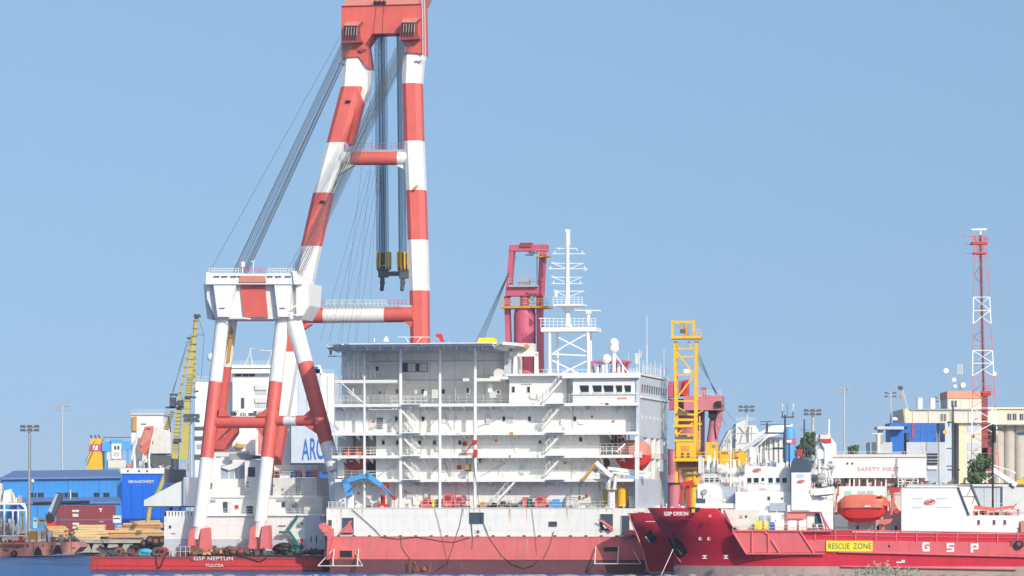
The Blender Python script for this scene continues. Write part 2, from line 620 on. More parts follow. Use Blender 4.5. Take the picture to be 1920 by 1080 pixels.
# ---------------------------------------------------------------- accommodation barge (white, pink-red hull)
FB = Frame(600, 495, 11)
AB = thing('accommodation_barge', 'large white accommodation barge with stacked balcony decks, helideck and pink-red lower hull', 'barge', FB)
UE = FB.at(1197, 900, 0).x            # right end of the house
D = 23.0                              # beam
u0 = FB.at(612, 1000, 0).x
u1 = FB.at(1212, 1000, 0).x
w_deck, w_red, w_dark = 7.72, 4.33, 1.58
# hull in three painted bands
MB(FB).box((u0, 0, w_red), (u1, D, w_deck)).build('hull', 'white_hull', AB)
M = MB(FB)
z0, z1 = w_dark, w_red - .003
M.box((u0 - .15, -.12, z0), (u1 + .3, D + .1, z1))
M.build('hull_band', 'barge_red', AB)
M = MB(FB)
M.box((u0 + .4, -.05, -1), (u1 - .2, D, z0 - .003))
M.build('bottom_band', 'antifoul', AB)
for x in range(632, 1190, 29):
    box(AB, 'scupper', 'black', x, 1003.6, x + 5, 1006.4, -.16, .1)
MB(FB).B(612, 951.6, 1150, 953.6, -.06, .1).build('deck_edge', 'offwhite', AB)
MB(FB).B(612, 1005.4, 1212, 1006.8, -.2, .1).build('rubbing_strake', 'salmon', AB)
# openings in the hull side
def opening(x0, y0, x1, y1, mat='black', fm='offwhite', v=0.0):
    p = box(AB, 'hull_opening', mat, x0, y0, x1, y1, v - .03, v + .1)
    M = MB(FB)
    e = 1.1
    M.B(x0 - e, y0 - e, x1 + e, y0, v - .10, v + .05)
    M.B(x0 - e, y1, x1 + e, y1 + e, v - .10, v + .05)
    M.B(x0 - e, y0, x0, y1, v - .10, v + .05)
    M.B(x1, y0, x1 + e, y1, v - .10, v + .05)
    M.build('frame', fm, p)
    return p
opening(881, 962, 906, 981, 'slate', 'dark_grey')
opening(641, 971, 663, 1001, 'slate')
opening(615, 975, 622, 987, 'slate')
opening(1125, 964, 1149, 995, 'slate')
opening(1165, 967, 1180, 1003, 'slate')
opening(1030, 979, 1043, 986, 'slate', 'dark_grey')
opening(637, 1032.5, 660, 1045, 'black', 'barge_red', -.12)
opening(1132, 1026, 1160, 1034, 'black', 'barge_red', -.12)
poly(AB, 'fairlead', 'barge_red', [(640, 999), (655, 977), (661, 999)], -.5, .0)
line(AB, 'fairlead_arm', 'salmon', [(638, 998, -.5), (659, 977, -.6)], 3.2)
poly(AB, 'fairlead', 'barge_red', [(1128, 974), (1149, 990), (1146, 996), (1130, 984)], -.6, .0)
line(AB, 'fairlead_arm', 'salmon', [(1122, 974, -.7), (1150, 992, -.6)], 2.6)
line(AB, 'fairlead_arm', 'white', [(1131, 985, -.8), (1136, 991, -.8)], 2.6)
poly(AB, 'fairlead', 'barge_red', [(1168, 1003), (1176, 992), (1200, 999), (1200, 1004)], -.8, .0)
# pink mooring head on the left corner
poly(AB, 'mooring_head', 'barge_red', [(597, 985), (604, 980), (622, 992), (622, 1007), (612, 1050), (614, 1006), (605, 1002)], -1.2, .3)
drum(AB, 'mooring_sheave', 'salmon', 608, 994, 5, -1.5, -1.2)
drum(AB, 'hull_mark', 'rust', 896, 997, 3.0, -.06, .0)
MB(FB).B(890, 993, 901, 1001, -.04, 0).build('hull_plate', 'offwhite', AB)
# white bumper frames low on the hull
for (xa, xb, yt, yb, ups) in ((596, 680, 1030, 1061, (626, 672)), (1114, 1202, 1025, 1057, (1117, 1160))):
    M = MB(FB)
    M.T((xa, yb), (xb, yb), 2.2, -1.9)
    for x in ups:
        M.T((x, yt, -.15), (x - 2, yb, -1.9), 2.4)
        M.T((x, yb - 3, -.1), (x - 2, yb, -1.9), 1.8)
    M.T((xb, yb, -1.9), (xb - 14, yb - 24, -.1), 1.8)
    M.T((xa, yb, -1.9), (xa + (26 if xa < 700 else -6), yb + (-28 if xa < 700 else 14), -.1), 1.8)
    M.build('bumper_frame', 'offwhite', AB)
# anchor rack
M = MB(FB)
for a, b in (((777, 1052), (785, 1074)), (((785, 1074)), (806, 1074)), ((806, 1074), (808, 1054)), ((795, 1060), (795, 1074)), ((777, 1070), (812, 1070)), ((770, 1050), (770, 1072))):
    M.T((*a, -.9), (*b, -.9), 2.4)
M.ball(M.P((795, 1068), -.9), .35)
M.build('anchor_rack', 'rust', AB)

# --- the house
L = [7.72, 11.25, 14.1, 16.86, 20.3, 23.6]
UL = FB.at(628, 850, 2.8).x
U_A = FB.at(705, 860, 2.8).x          # left boat recess
U_B = FB.at(1124, 860, 2.8).x         # right boat recess
UT = FB.at(955, 700, 2.8).x
M = MB(FB)
wv = 2.8
M.box((UL, wv, L[0]), (UE - .02, D - .5, L[1]))
M.box((U_A, wv, L[1]), (U_B, D - .5, L[3]))
M.box((UL, 6.5, L[1]), (U_A, D - .5, L[3]))
M.box((UL, wv, L[3]), (UE - .02, D - .5, L[4]))
M.build('house_wall', 'white_plate', AB)
M = MB(FB)
M.box((UL, 6.5, L[4]), (UT, 11.0, 27.6))
M.build('upper_house_wall', 'white_plate', AB)
M = MB(FB)
M.box((UT, wv + .1, L[4]), (FB.at(1062, 700, 2.8).x, D - 1.5, L[5]))
M.build('bridge_house_wall', 'white', AB)
# bridge
ub0, ub1 = FB.at(1090, 730, 1.2).x, FB.at(1197, 730, 1.2).x
M = MB(FB)
M.box((FB.at(1062, 700, 2.8).x, 3.6, L[4]), (ub1, D - .6, L[5] - .1))
M.box((ub0 - 1.0, 1.0, L[4]), (ub1, 3.6, L[5] - .1))
M.build('bridge_wall', 'white', AB)
M = MB(FB)
M.box((UT - .2, 1.6, L[5]), (ub0 - 2.2, D - 1.2, L[5] + .25))
M.box((ub0 - 2.2, .45, L[5]), (ub1 + .35, D - .2, L[5] + .25))
M.box((ub0 - 2.2, .35, L[5] - .35), (ub1 + .4, .45, L[5] + .15))
M.build('bridge_roof', 'white', AB)
MB(FB).box((ub0 - 1.2, .75, 21.3), (ub1 + .02, 1.0, 21.4)).build('bridge_ledge', 'white', AB)

def pane(x0, y0, x1, y1, v, mat='glass', frame=True, fm='white', name='window'):
    p = box(AB, name, mat, x0, y0, x1, y1, v - .04, v + .05)
    if frame:
        M = MB(FB)
        e = .9
        M.B(x0 - e, y0 - e, x1 + e, y0, v - .08, v)
        M.B(x0 - e, y1, x1 + e, y1 + e, v - .08, v)
        M.B(x0 - e, y0, x0, y1, v - .08, v)
        M.B(x1, y0, x1 + e, y1, v - .08, v)
        M.build('frame', fm, p)
    return p
for (a, b) in ((1088, 1104), (1112, 1128), (1132.5, 1150), (1155.5, 1166.5), (1171.5, 1183)):
    p = poly(AB, 'window', 'glass', [(a - 1.2, 722.5), (b, 722.5), (b, 735), (a + 1.5, 735)], .93, 1.05)
    box(p, 'sill', 'offwhite', a - 1, 735, b + 1, 736.6, .85, 1.02)
pane(1072.5, 723.5, 1078.5, 733.5, 3.6)
box(AB, 'name_board', 'salmon', 1159, 745, 1175, 747.6, .92, 1.0)
# end face windows of the bridge and the end wall
ue = ub1
MB(FB).box((UE - .4, .8, L[3] - .6), (UE + .02, D - .3, L[5] - .15)).build('end_wall', 'pale_blue_white', AB)  # blue-grey colour paints in the dimmer look of the end face
for i in range(11):
    v = 2.2 + i * 1.82
    M = MB(FB)
    M.add([(UE + .05, v, 21.6), (UE + .05, v + .8, 21.6), (UE + .08, v + 1.15, 22.55), (UE + .08, v + .35, 22.55)], [(0, 1, 2, 3)])
    M.add([(UE, v, 21.6), (UE, v + .8, 21.6), (UE, v + 1.15, 22.55), (UE, v + .35, 22.55)], [(3, 2, 1, 0)])
    M.add([(UE, v, 21.6), (UE + .05, v, 21.6), (UE + .08, v + .35, 22.55), (UE, v + .35, 22.55)], [(0, 1, 2, 3)])
    M.build('window', 'glass', AB)
MB(FB).box((UE, 1.2, 20.9), (UE + .25, D - .6, 21.1)).build('end_ledge', 'white', AB)
for i in range(6):
    v = 2.5 + i * 3
    MB(FB).box((UE, v, 18.5), (UE + .06, v + .6, 18.8)).build('wall_lamp', 'white', AB)
MB(FB).box((UE - .4, .05, L[0]), (UE + .02, D - .3, L[1])).build('end_wall', 'pale_blue_white', AB)  # same painted-in shade as the end wall above
for v in (.2, 7, 12.5, 16.5, 22):
    MB(FB).box((UE - .45, v, L[1]), (UE, v + (.6 if v < 1 else .9), L[3] - .6)).build('end_post', 'white', AB)
MB(FB).box((UE - .5, .1, L[2] - .35), (UE + .04, D - .3, L[2] + .35)).build('end_girder', 'white', AB)
MB(FB).box((UE - .3, 8, L[1]), (UE, 9, L[3])).build('end_post', 'white', AB)
MB(FB).box((UE - .2, 13, L[1]), (UE, 22, L[1] + 1.0)).build('end_bulwark', 'offwhite', AB)

# balcony decks
def deck(x0, x1, w, v0, v1, t=.36, name='balcony_deck'):
    a, b = FB.at(x0, 800, v0).x, FB.at(x1, 800, v0).x
    M = MB(FB)
    M.box((a, v0, w - t), (b, v1, w))
    return M.build(name, 'white', AB)
for k, w in enumerate(L[1:5]):
    deck(622 if k else 628, 1196, w, .35, wv + .0)
deck(628, 750, 23.2, .6, 6.5)
deck(868, 936, 23.35, 1.2, 6.5)
MB(FB).box((FB.at(622, 800, 2.8).x, wv + .002, L[4] - .3), (UT, 6.5, L[4] - .002)).build('balcony_deck', 'white', AB)
for w in L[1:5]:
    M = MB(FB)
    for i in range(22):
        x = 640 + i * 25
        u = FB.at(x, 800, .4).x
        M.add([(u, .4, w - .36), (u, wv, w - .36), (u, wv, w - .95), (u + .08, .4, w - .36), (u + .08, wv, w - .36), (u + .08, wv, w - .95)],
              [(0, 1, 2), (5, 4, 3), (0, 2, 5, 3), (1, 0, 3, 4), (2, 1, 4, 5)])
    M.build('deck_brackets', 'white', AB)
# deck-edge railings: thin and mostly white on white
for (x0, x1, w) in ((628, 1196, L[1]), (622, 1196, L[2]), (622, 1196, L[3]), (622, 1196, L[4])):
    M = MB(FB)
    a, b = FB.at(x0, 800, .4).x, FB.at(x1, 800, .4).x
    n = 36
    for i in range(n + 1):
        u = a + (b - a) * i / n
        M.tube((u, .42, w), (u, .42, w + 1.0), .022, n=4, cap=False)
    for h in (.35, .7, 1.0):
        M.tube((a, .42, w + h), (b, .42, w + h), .02, n=4, cap=False)
    M.build('railing', 'white', AB)
M = MB(FB)
M.Rl((640, 707, .65), (703, 707, .65), 15, 0, 7.5, 1.2, 3)
M.build('railing', 'white', AB)
rail(AB, 'white', (628, 757, .5), (690, 757, .5), 14, 0, 14, 1.0, 2)
rail(AB, 'white', (735, 757, .5), (800, 757, .5), 13, 0, 10, 1.0, 2)
# columns carrying the helideck
for (x, w, top) in ((750.5, 7, 659), (824.5, 6, 659), (890.5, 6.5, 659), (683, 5, 728)):
    p = bar(AB, 'column', 'white', (x, 953, .5), (x, top, .5), w, n=12)
    if top < 700:
        M = MB(FB)
        M.T((x, 668, .5), (x - 7, 655, .5), 3)
        M.T((x, 668, .5), (x + 7, 655, .5), 3)
        M.T((x, 672, .5), (x, 655, -3.5), 3)
        M.build('head_brace', 'white', p)
bar(AB, 'column', 'white', (683, 728, .5), (683, 660, 1.5), 4, n=8)
# helideck
M = MB(FB)
VH = -3.4
hz = FB.at(800, 643.5, VH).z
pts = [(FB.at(x, 648, v).x, v) for x, v in ((660, VH), (925, VH), (955, .5), (968, 6), (955, 11), (636, 11), (632, .5))]
n = len(pts)
M.add([(x, v, hz - .35) for x, v in pts] + [(x, v, hz) for x, v in pts],
      [tuple(range(n))[::-1], tuple(range(n, 2 * n))] + [(i, (i + 1) % n, (i + 1) % n + n, i + n) for i in range(n)])
M.build('helideck', 'white', AB)
M = MB(FB)
for i in range(n - 1 if False else n):
    a, b = Vector((*pts[i], 0)), Vector((*pts[(i + 1) % n], 0))
    out = Vector(((b - a).y, -(b - a).x, 0)).normalized() * 1.2
    M.add([a + Vector((0, 0, hz - .14)), b + Vector((0, 0, hz - .14)), b + out + Vector((0, 0, hz - .06)), a + out + Vector((0, 0, hz - .06)),
           a + Vector((0, 0, hz - .20)), b + Vector((0, 0, hz - .20)), b + out + Vector((0, 0, hz - .12)), a + out + Vector((0, 0, hz - .12))],
          [(0, 1, 2, 3), (7, 6, 5, 4), (3, 2, 6, 7)])
M.build('safety_net', 'white', AB)
M = MB(FB)
for v in (-2, 0, 2, 4, 5.8):
    M.box((pts[0][0] - 1, v, hz - .75), (pts[1][0], v + .15, hz - .351))
for i in range(12):
    u = pts[0][0] + (pts[1][0] - pts[0][0]) * i / 11
    M.box((u, VH + .4, hz - .7), (u + .12, 6.4, hz - .356))
M.build('helideck_beams', 'white_worn', AB)
M = MB(FB)
for i in range(n):
    a, b = Vector((*pts[i], 0)), Vector((*pts[(i + 1) % n], 0))
    out = Vector(((b - a).y, -(b - a).x, 0)).normalized()
    M.beam(a + out * 1.2 + Vector((0, 0, hz - .08)), b + out * 1.2 + Vector((0, 0, hz - .08)), .1, .34)
    m = max(2, int((b - a).length / 1.6))
    for j in range(m):
        c = a.lerp(b, j / m)
        M.beam(c + Vector((0, 0, hz - .5)), c + out * 1.15 + Vector((0, 0, hz - .02)), .08, .08)
M.build('net_frame', 'white', AB)
# lattice bracing and access platform on the left of the helideck
M = MB(FB)
rr = random.Random(5)
for (a, b) in (((641, 660), (641, 707)), ((652, 650), (652, 707)), ((664, 650), (664, 707)), ((671, 655), (671, 707)), ((620, 657), (676, 657)), ((622, 668), (672, 668)),
               ((641, 707), (664, 668)), ((664, 707), (641, 668)), ((652, 668), (638, 690)), ((664, 655), (641, 680)), ((671, 660), (652, 700)), ((640, 690), (672, 690))):
    M.T((*a, 1.2), (*b, 1.2), 1.6)
    M.T((*a, 3.6), (*b, 3.6), 1.6)
for x in (630, 641, 652, 664):
    for y in (657, 668):
        M.T((x, y, 1.2), (x, y, 3.6), 1.4)
M.T((612, 649, -2), (676, 652, -2), 2.0)
M.T((612, 649, -2), (640, 660, 1.2), 1.6)
M.T((616, 668, -1), (630, 668, 1), 3)
M.build('lattice_brace', 'white', AB)
box(AB, 'net_bracket', 'maroon', 618, 657, 621, 665, -1.3, -1)
for a, b in (((652, 734, .5), (683, 757, .5)), ((640, 718, .5), (683, 757, .5)), ((662, 728, .5), (662, 742, .5))):
    bar(AB, 'diagonal_brace', 'white', a, b, 2.0, n=6)
box(AB, 'wall_pipe', 'light_grey', 650, 724, 668, 725.5, 2.7, 2.78)
# things on the helideck edge
M = MB(FB)
M.T((702, 641, 0), (702, 634, 0), 2.2)
M.T((720, 641, 0), (722, 633, 0), 2.4)
M.T((728, 641, 0), (726, 633, 0), 2.4)
M.T((724, 641, 0), (724, 630, 0), 2.4)
M.build('deck_light', 'white', AB)
M = MB(FB)
M.T((746, 632, -3), (806, 632, -3), 1.4)
for x in (760, 790):
    M.T((x, 632, -3), (x + (6 if x < 770 else -8), 642, -3), 1.4)
M.build('foam_rail', 'white', AB)
p = poly(AB, 'foam_monitor', 'signal_red', [(815, 630), (820, 625), (827, 626), (829, 634), (832, 641), (826, 641), (823, 634)], -2, -1.4)
solo(MB(FB).B(896, 635, 927, 644, VH + 2, VH + 3.6).B(898, 633.5, 925, 635, VH + 2.2, VH + 3.4), 'storage_box', 'lemon', 'yellow low box on the right edge of the helideck', 'box')
# windows
for (x0, y0, x1, y1) in ((704.5, 687, 710, 695),):
    pane(x0, y0, x1, y1, 6.5)
p = box(AB, 'door_opening', 'slate', 752, 680, 764, 697.5, 6.45, 9.6)
for a, b in ((764.5, 779), (786.5, 801)):
    pane(a, 681.5, b, 696.5, 6.5, 'offwhite', True, 'dark_grey')
box(AB, 'window', 'slate', 780, 681, 786, 697, 6.45, 9.6)
M = MB(FB)
for y in (676.5, 712):
    M.B(690, y, 950, y + 1.0, 6.4, 6.5)
for x in (701, 745, 806, 852, 908):
    M.B(x, 661, x + .8, 757, 6.44, 6.5)
M.build('wall_seam', 'light_grey', AB)
rows = [
    (3.9, (742.5, 790.5, 828.5), 730, 738, True), (wv, (874.5,), 728, 737, False),
    (wv, (740.5, 790.5, 828.5, 942, 990, 1075), 781, 789.5, False),
    (wv, (716, 743, 784, 812, 859.5, 1010), 826, 833.5, False), (wv, (1086,), 820, 828, False), (wv, (897, ), 857, 868, False)]
for (v, xs, y0, y1, up) in rows:
    for x in xs:
        pane(x, y0, x + 5.2, y1, 6.5 if up else wv, fm='offwhite')
for (x, y0, y1) in ((932, 732, 738), (960, 725, 736), (988.5, 725, 736)):
    pane(x, y0, x + 5, y1, wv + .1, fm='offwhite')
pane(1003, 739, 1008, 750, wv + .1, 'grey')
drum(AB, 'porthole', 'slate', 712, 736, 2, 6.42, 6.5)
drum(AB, 'porthole_ring', 'offwhite', 712, 736, 5, 6.45, 6.5)
drum(AB, 'porthole', 'slate', 1110, 781, 2, wv - .06, wv)
box(AB, 'vent_grille', 'grey', 978, 719.5, 996, 721, wv, wv + .12)
box(AB, 'vent_grille', 'grey', 706, 782.5, 718, 805, wv - .08, wv)
M = MB(FB)
for i in range(7):
    M.B(706.5, 784 + i * 3, 717.5, 785.4 + i * 3, wv - .12, wv - .08)
M.build('grille_slats', 'dark_grey', AB)
pane(693, 777, 703, 806, wv, 'offwhite', True, 'light_grey', name='door')
# vertical pipes and conduits on the walls
for (x, y0, y1) in ((646, 775, 806), (788, 765, 808), (852, 775, 806), (854, 727, 752), (790, 816, 852), (1074, 760, 802), (852, 820, 850), (740, 905, 952), (1072, 855, 950), (855, 905, 950)):
    bar(AB, 'conduit', 'light_grey', (x, y0, wv - .08), (x, y1, wv - .08), 1.5, n=4)
for (x0, y0, x1, y1) in ((670, 900, 700, 900), (905, 905, 960, 905), (640, 768, 700, 768), (810, 768, 900, 768), (800, 860, 880, 860)):
    bar(AB, 'conduit', 'light_grey', (x0, y0, wv - .08), (x1, y1, wv - .08), 1.1, n=4)
# wall lamps, cable trays and brackets under the decks
rr = random.Random(11)
for w in L[1:5]:
    for i in range(5):
        u = FB.at(650 + i * 125 + rr.uniform(-20, 20), 800, 2.5).x
        M = MB(FB)
        M.box((u, wv - .25, w - .75), (u + .5, wv, w - .6))
        M.build('wall_lamp', 'offwhite', AB)
# tie rods and pipes that run across the lit walls
for (x0, y0, x1, y1) in ((801, 805, 822, 780), (848, 806, 834, 782), (894, 801, 938, 783), (726, 806, 745, 788), (803, 895, 823, 870), (845, 893, 834, 868), (900, 893, 948, 868), (690, 806, 735, 786), (636, 806, 626, 792), (706, 895, 738, 872)):
    bar(AB, 'tie_rod', 'grey', (x0, y0, 2.6), (x1, y1, 2.6), 1.5, n=4)
rr = random.Random(21)
for w in L[0:5]:
    z = FB.at(800, 800, wv)
    for i in range(8):
        x = 715 + rr.uniform(0, 390)
        u = FB.at(x, 800, wv).x
        h = rr.uniform(.3, 1.1)
        zz = w + rr.uniform(.3, 1.4)
        MB(FB).box((u, wv - rr.uniform(.1, .35), zz), (u + rr.uniform(.25, .8), wv, zz + h)).build(rr.choice(('cable_box', 'hose_box', 'fire_locker')), rr.choice(('offwhite', 'offwhite', 'white', 'light_grey')), AB)
for (x, y) in ((672, 925), (760, 922), (955, 922), (1060, 868), (930, 826), (1150, 790), (700, 790)):
    drum(AB, 'life_ring', 'orange', x, y, 2.6, wv - .12, wv - .02)
# rust weeping below the deck edges
for i in range(26):
    w = rr.choice(L[1:5])
    u = FB.at(640 + rr.uniform(0, 550), 800, .35).x
    h = rr.uniform(.12, .34)
    MB(FB).box((u, .338, w - h), (u + rr.uniform(.06, .5), .349, w - .01)).build('rust_mark', rr.choice(('ochre', 'brown', 'offwhite', 'light_grey')), AB)
for i in range(22):
    u = FB.at(620 + rr.uniform(0, 560), 960, 0).x
    z = rr.choice((w_deck - .1, w_red + .02, w_deck - .1, w_red - .3))
    h = rr.uniform(.5, 2.0)
    MB(FB).add([(u, -.005 if z > w_red + 1 else -.125, z), (u + rr.uniform(.08, .18), -.005 if z > w_red + 1 else -.125, z), (u + .05, -.005 if z > w_red + 1 else -.125, z - h)], [(0, 2, 1)]).build('rust_run', rr.choice(('concrete', 'ochre', 'salmon')), AB)
# stairs
for a, b in (((1019, 751.5), (1053, 713)), ((1016, 803), (1056, 756)), ((1022, 846), (1058, 808)), ((1022, 890), (1058, 852)), ((922, 950), (968, 900))):
    stairs(AB, 'white', (*a, ), (*b, ), v=.45, wide=1.0, n=11)
for a, b in (((754, 770), (783, 806)), ((756, 820), (784, 851)), ((756, 866), (784, 895))):
    stairs(AB, 'white', (*b, ), (*a, ), v=.5, wide=1.0, n=11)
M = MB(FB)
for w in L[1:5]:
    for x in (1026, 756):
        u = FB.at(x, 800, .4).x
        M.box((u, -.55, w - .12), (u + 2.2, .348, w))
M.build('stair_landing', 'white', AB)
# drums, tanks and small gear by the decks
drum(AB, 'cable_drum', 'offwhite', 934, 700, 9, 3.4, 4.6)
box(AB, 'cradle', 'white', 919, 706, 952, 711, 1.6, 3.8)
M = MB(FB)
M.T((690, 768, .6), (745, 768, .6), 1.2)
for x in (737, 743):
    M.T((x, 757, .6), (x, 767, .6), 2.5)
M.build('wall_davit', 'white', AB)
M = MB(FB)
M.ball(M.P((1103, 763), 1.2), .28)
M.T((1110, 755, 1.2), (1118, 763, 1.2), 4)
M.build('searchlight', 'grey', AB)
# left boat recess
M = MB(FB)
x0, x1, y0, y1 = 628, 705, 817, 852
for x in (663, 680, 702):
    M.B(x, 818, x + 2.6, 851, 3.0, 3.3)
M.B(660, 817, 705, 820, 3.0, 3.4)
M.build('recess_frame', 'dark_grey', AB)
box(AB, 'recess_panel', 'white', 633, 819, 662, 850, 6.0, 6.2)
box(AB, 'recess_panel', 'white', 633, 858, 645, 896, 3.6, 6.0)
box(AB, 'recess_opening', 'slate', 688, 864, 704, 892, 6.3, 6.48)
for (x0, x1) in ((686, 704),):
    M = MB(FB)
    for y in (840, 845, 850, 884, 889):
        M.T((x0, y, 3), (x1, y, 3), 1.4)
    for x in (x0, (x0 + x1) / 2, x1):
        M.T((x, 836, 3), (x, 852, 3), 1.4)
    M.build('recess_railing', 'white', AB)
# right boat recess
M = MB(FB)
for i in range(9):
    x = 1123 + i * 7
    M.T((x, 815, 8.0), (x, 851, 8.0), 3.0)
M.build('recess_posts', 'light_grey', AB)
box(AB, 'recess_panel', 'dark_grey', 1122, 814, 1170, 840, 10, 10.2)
box(AB, 'recess_door', 'slate', 1126, 858, 1143, 882, 6, 6.2)
M = MB(FB)
for y in (832, 838, 845):
    M.T((1124, y, 2.7), (1196, y, 2.7), 1.4)
for i in range(7):
    M.T((1126 + i * 11, 831, 2.7), (1126 + i * 11, 851, 2.7), 1.3)
M.T((1155, 848, 1), (1172, 832, 2), 3)
M.build('recess_railing', 'white', AB)
M = MB(FB)
M.Bm((1140, 878), (1222, 888), 6, .6, 1.8)
M.Bm((1150, 886), (1220, 893), 4, .6, 1.6)
M.T((1160, 884, 1.4), (1212, 886, 1.4), 2.5)
M.build('boat_cradle', 'white', AB)

def lifeboat(label, F, x0, x1, ytop, ybot, v, mat_top='orange', mat_bot='orange', wide=2.6):
    b = thing('lifeboat', label, 'lifeboat', F)
    A, Z = F.at(x0, ytop, v), F.at(x1, ybot, v)
    Ln, H = Z.x - A.x, A.z - Z.z
    M1, M2 = MB(F), MB(F)
    st = 12
    def ring(t, lo):
        e = max(.04, 1 - abs(2 * t - 1) ** 5.0)
        hb = wide / 2 * e ** .7
        keel = Z.z + H * .45 * (abs(2 * t - 1) ** 3.2)
        mid = Z.z + H * .52
        top = A.z - H * .30 * (abs(2 * t - 1) ** 4)
        x = A.x + Ln * t
        c = v + wide / 2
        if lo:
            return [(x, c - hb, mid), (x, c - hb * .85, (mid + keel) / 2 - .1 * H), (x, c - hb * .2, keel), (x, c + hb * .2, keel), (x, c + hb * .85, (mid + keel) / 2 - .1 * H), (x, c + hb, mid)]
        return [(x, c + hb, mid), (x, c + hb * .96, mid + (top - mid) * .62), (x, c + hb * .55, top), (x, c - hb * .55, top), (x, c - hb * .96, mid + (top - mid) * .62), (x, c - hb, mid)]
    for MM, lo in ((M1, True), (M2, False)):
        vs = [p for i in range(st + 1) for p in ring(i / st, lo)]
        fs = [(i * 6 + j, (i + 1) * 6 + j, (i + 1) * 6 + j + 1, i * 6 + j + 1) for i in range(st) for j in range(5)]
        fs += [tuple(range(6))[::-1], tuple(range(st * 6, st * 6 + 6))]
        MM.add(vs, fs)
    M1.build('hull', mat_bot, b)
    M2.build('canopy', mat_top, b)
    M = MB(F)
    z = Z.z + H * .52
    M.tube((A.x + Ln * .1, v - .03, z), (A.x + Ln * .9, v - .03, z), .07, n=6)
    M.build('fender_rail', 'maroon', b)
    return b, A, Z, Ln, H
lifeboat('orange and dark red lifeboat in the left balcony recess of the white barge', FB, 637, 688, 836, 881, 3.2, 'orange', 'maroon')
lifeboat('salmon and red lifeboat in the right end recess of the white barge', FB, 1150, 1217, 825, 884, 2.6, 'salmon', 'signal_red', 3.4)

# red davit with a hook on the second balcony, the wire gear below it
rd = thing('red_davit', 'small red davit arm on the balcony above the dark hull window', 'davit', FB)
bar(rd, 'arm', 'signal_red', (872, 849, .3), (890, 827, .3), 2.4)
bar(rd, 'base_beam', 'signal_red', (861, 851, .2), (894, 851, .2), 2.6)
box(rd, 'winch', 'signal_red', 884, 825, 893, 832, 0, .6)
box(rd, 'foot', 'signal_red', 888, 843, 894, 856, 0, .7)
drum(AB, 'life_ring', 'signal_red', 871, 832, 4.5, 2.5, 2.72)
box(AB, 'fire_box', 'signal_red', 857, 872, 864, 880, 2.5, wv)
drum(AB, 'cable_reel', 'ochre', 878, 876, 5.5, 1.2, 2.2)
solo(MB(FB).Pa([(876, 858, .2), (877, 882, .2), (880, 960, .0), (884, 975, -.3)], 1.0).Pa([(888, 858, .2), (890, 882, .2), (900, 960, 0), (904, 978, -.3)], 1.0).T((872, 882, .2), (884, 882, .2), 3),
     'suspension_wires', 'wire', 'pair of dark wires hanging from the red davit to the dark hull window', 'wires')

# blue knuckle crane
bc = thing('knuckle_crane', 'bright blue folding crane on a white post at the left barge corner', 'crane', FB)
cyl(bc, 'pedestal', 'white', 649, 664, 927, 953, .62)
M = MB(FB)
M.Bm((657, 929), (647, 899), 12, .8, -.3)
M.build('column', 'sky_blue', bc)
M = MB(FB)
M.Bm((643, 904), (672, 895), 9, .7, -.35)
M.Bm((672, 895), (692, 891), 8, .6, -.35)
M.build('main_boom', 'sky_blue', bc)
M = MB(FB)
M.Bm((687, 889), (716, 911), 8, .6, -.35)
M.Bm((714, 909), (731, 926), 5, .4, -.35)
M.build('jib', 'sky_blue', bc)
bar(bc, 'cylinder', 'dark_grey', (653, 922, -.8), (675, 901, -.8), 3)
bar(bc, 'cylinder', 'dark_grey', (690, 903, -.8), (700, 908, -.8), 4)
bar(bc, 'extension', 'wire', (716, 911, -.5), (737, 933, -.5), 2.4)
# small red crane beside it
rc = thing('small_red_crane', 'short red deck crane with round head beside the blue folding crane', 'crane', FB)
box(rc, 'base', 'signal_red', 709, 945, 724, 953, .8, 2)
bar(rc, 'post', 'signal_red', (718, 946, 1.2), (718, 928, 1.2), 9, n=10)
drum(rc, 'head', 'signal_red', 720, 912, 6.5, .7, 1.6)
bar(rc, 'arm', 'dark_grey', (720, 912, 1.0), (737, 934, .6), 3)
drum(rc, 'hook_block', 'signal_red', 738, 934, 4, .3, .8)
# white crane with yellow boom
wc = thing('white_deck_crane', 'white folding deck crane with yellow boom beside the yellow tank', 'crane', FB)
cyl(wc, 'pedestal', 'white', 1139, 1153, 922, 953, .55)
M = MB(FB)
for x in (1141, 1152):
    M.Bm((x, 918), (x + 3, 893), 4.5, .5, -.2)
M.T((1138, 917, .2), (1156, 917, .2), 4)
M.build('slewing_frame', 'white', wc)
M = MB(FB)
M.Bm((1148, 894), (1118, 867), 7, .7, -.5)
M.build('main_boom', 'white', wc)
M = MB(FB)
M.Bm((1118, 867), (1092, 902), 4.5, .45, -.6)
M.build('boom', 'ochre', wc)
bar(wc, 'boom_tip', 'dark_grey', (1094, 900, -.6), (1086, 913, -.6), 4)
bar(wc, 'hook_wire', 'wire', (1086, 913, -.6), (1086, 938, -.6), 1.2)
box(wc, 'hook', 'dark_grey', 1084, 930, 1088, 938, -.8, -.4)
drum(wc, 'cylinder', 'dark_grey', 1116, 882, 4, -.9, -.4)
bar(wc, 'ram', 'grey', (1122, 884, -.8), (1140, 892, -.8), 3)
box(wc, 'cabinet', 'grey', 1136, 904, 1141, 916, -.5, .1)
tk = thing('yellow_tank', 'tall yellow tank container on the right of the barge deck', 'tank', FB)
cyl(tk, 'shell', 'yellow', 1157, 1176, 915, 949, 2.2, 16)
M = MB(FB)
for y in (916, 924, 940, 948):
    M.T((1166.5, y, 2.2), (1166.5, y + 1.2, 2.2), 21, n=16)
M.build('ring', 'yellow', tk)

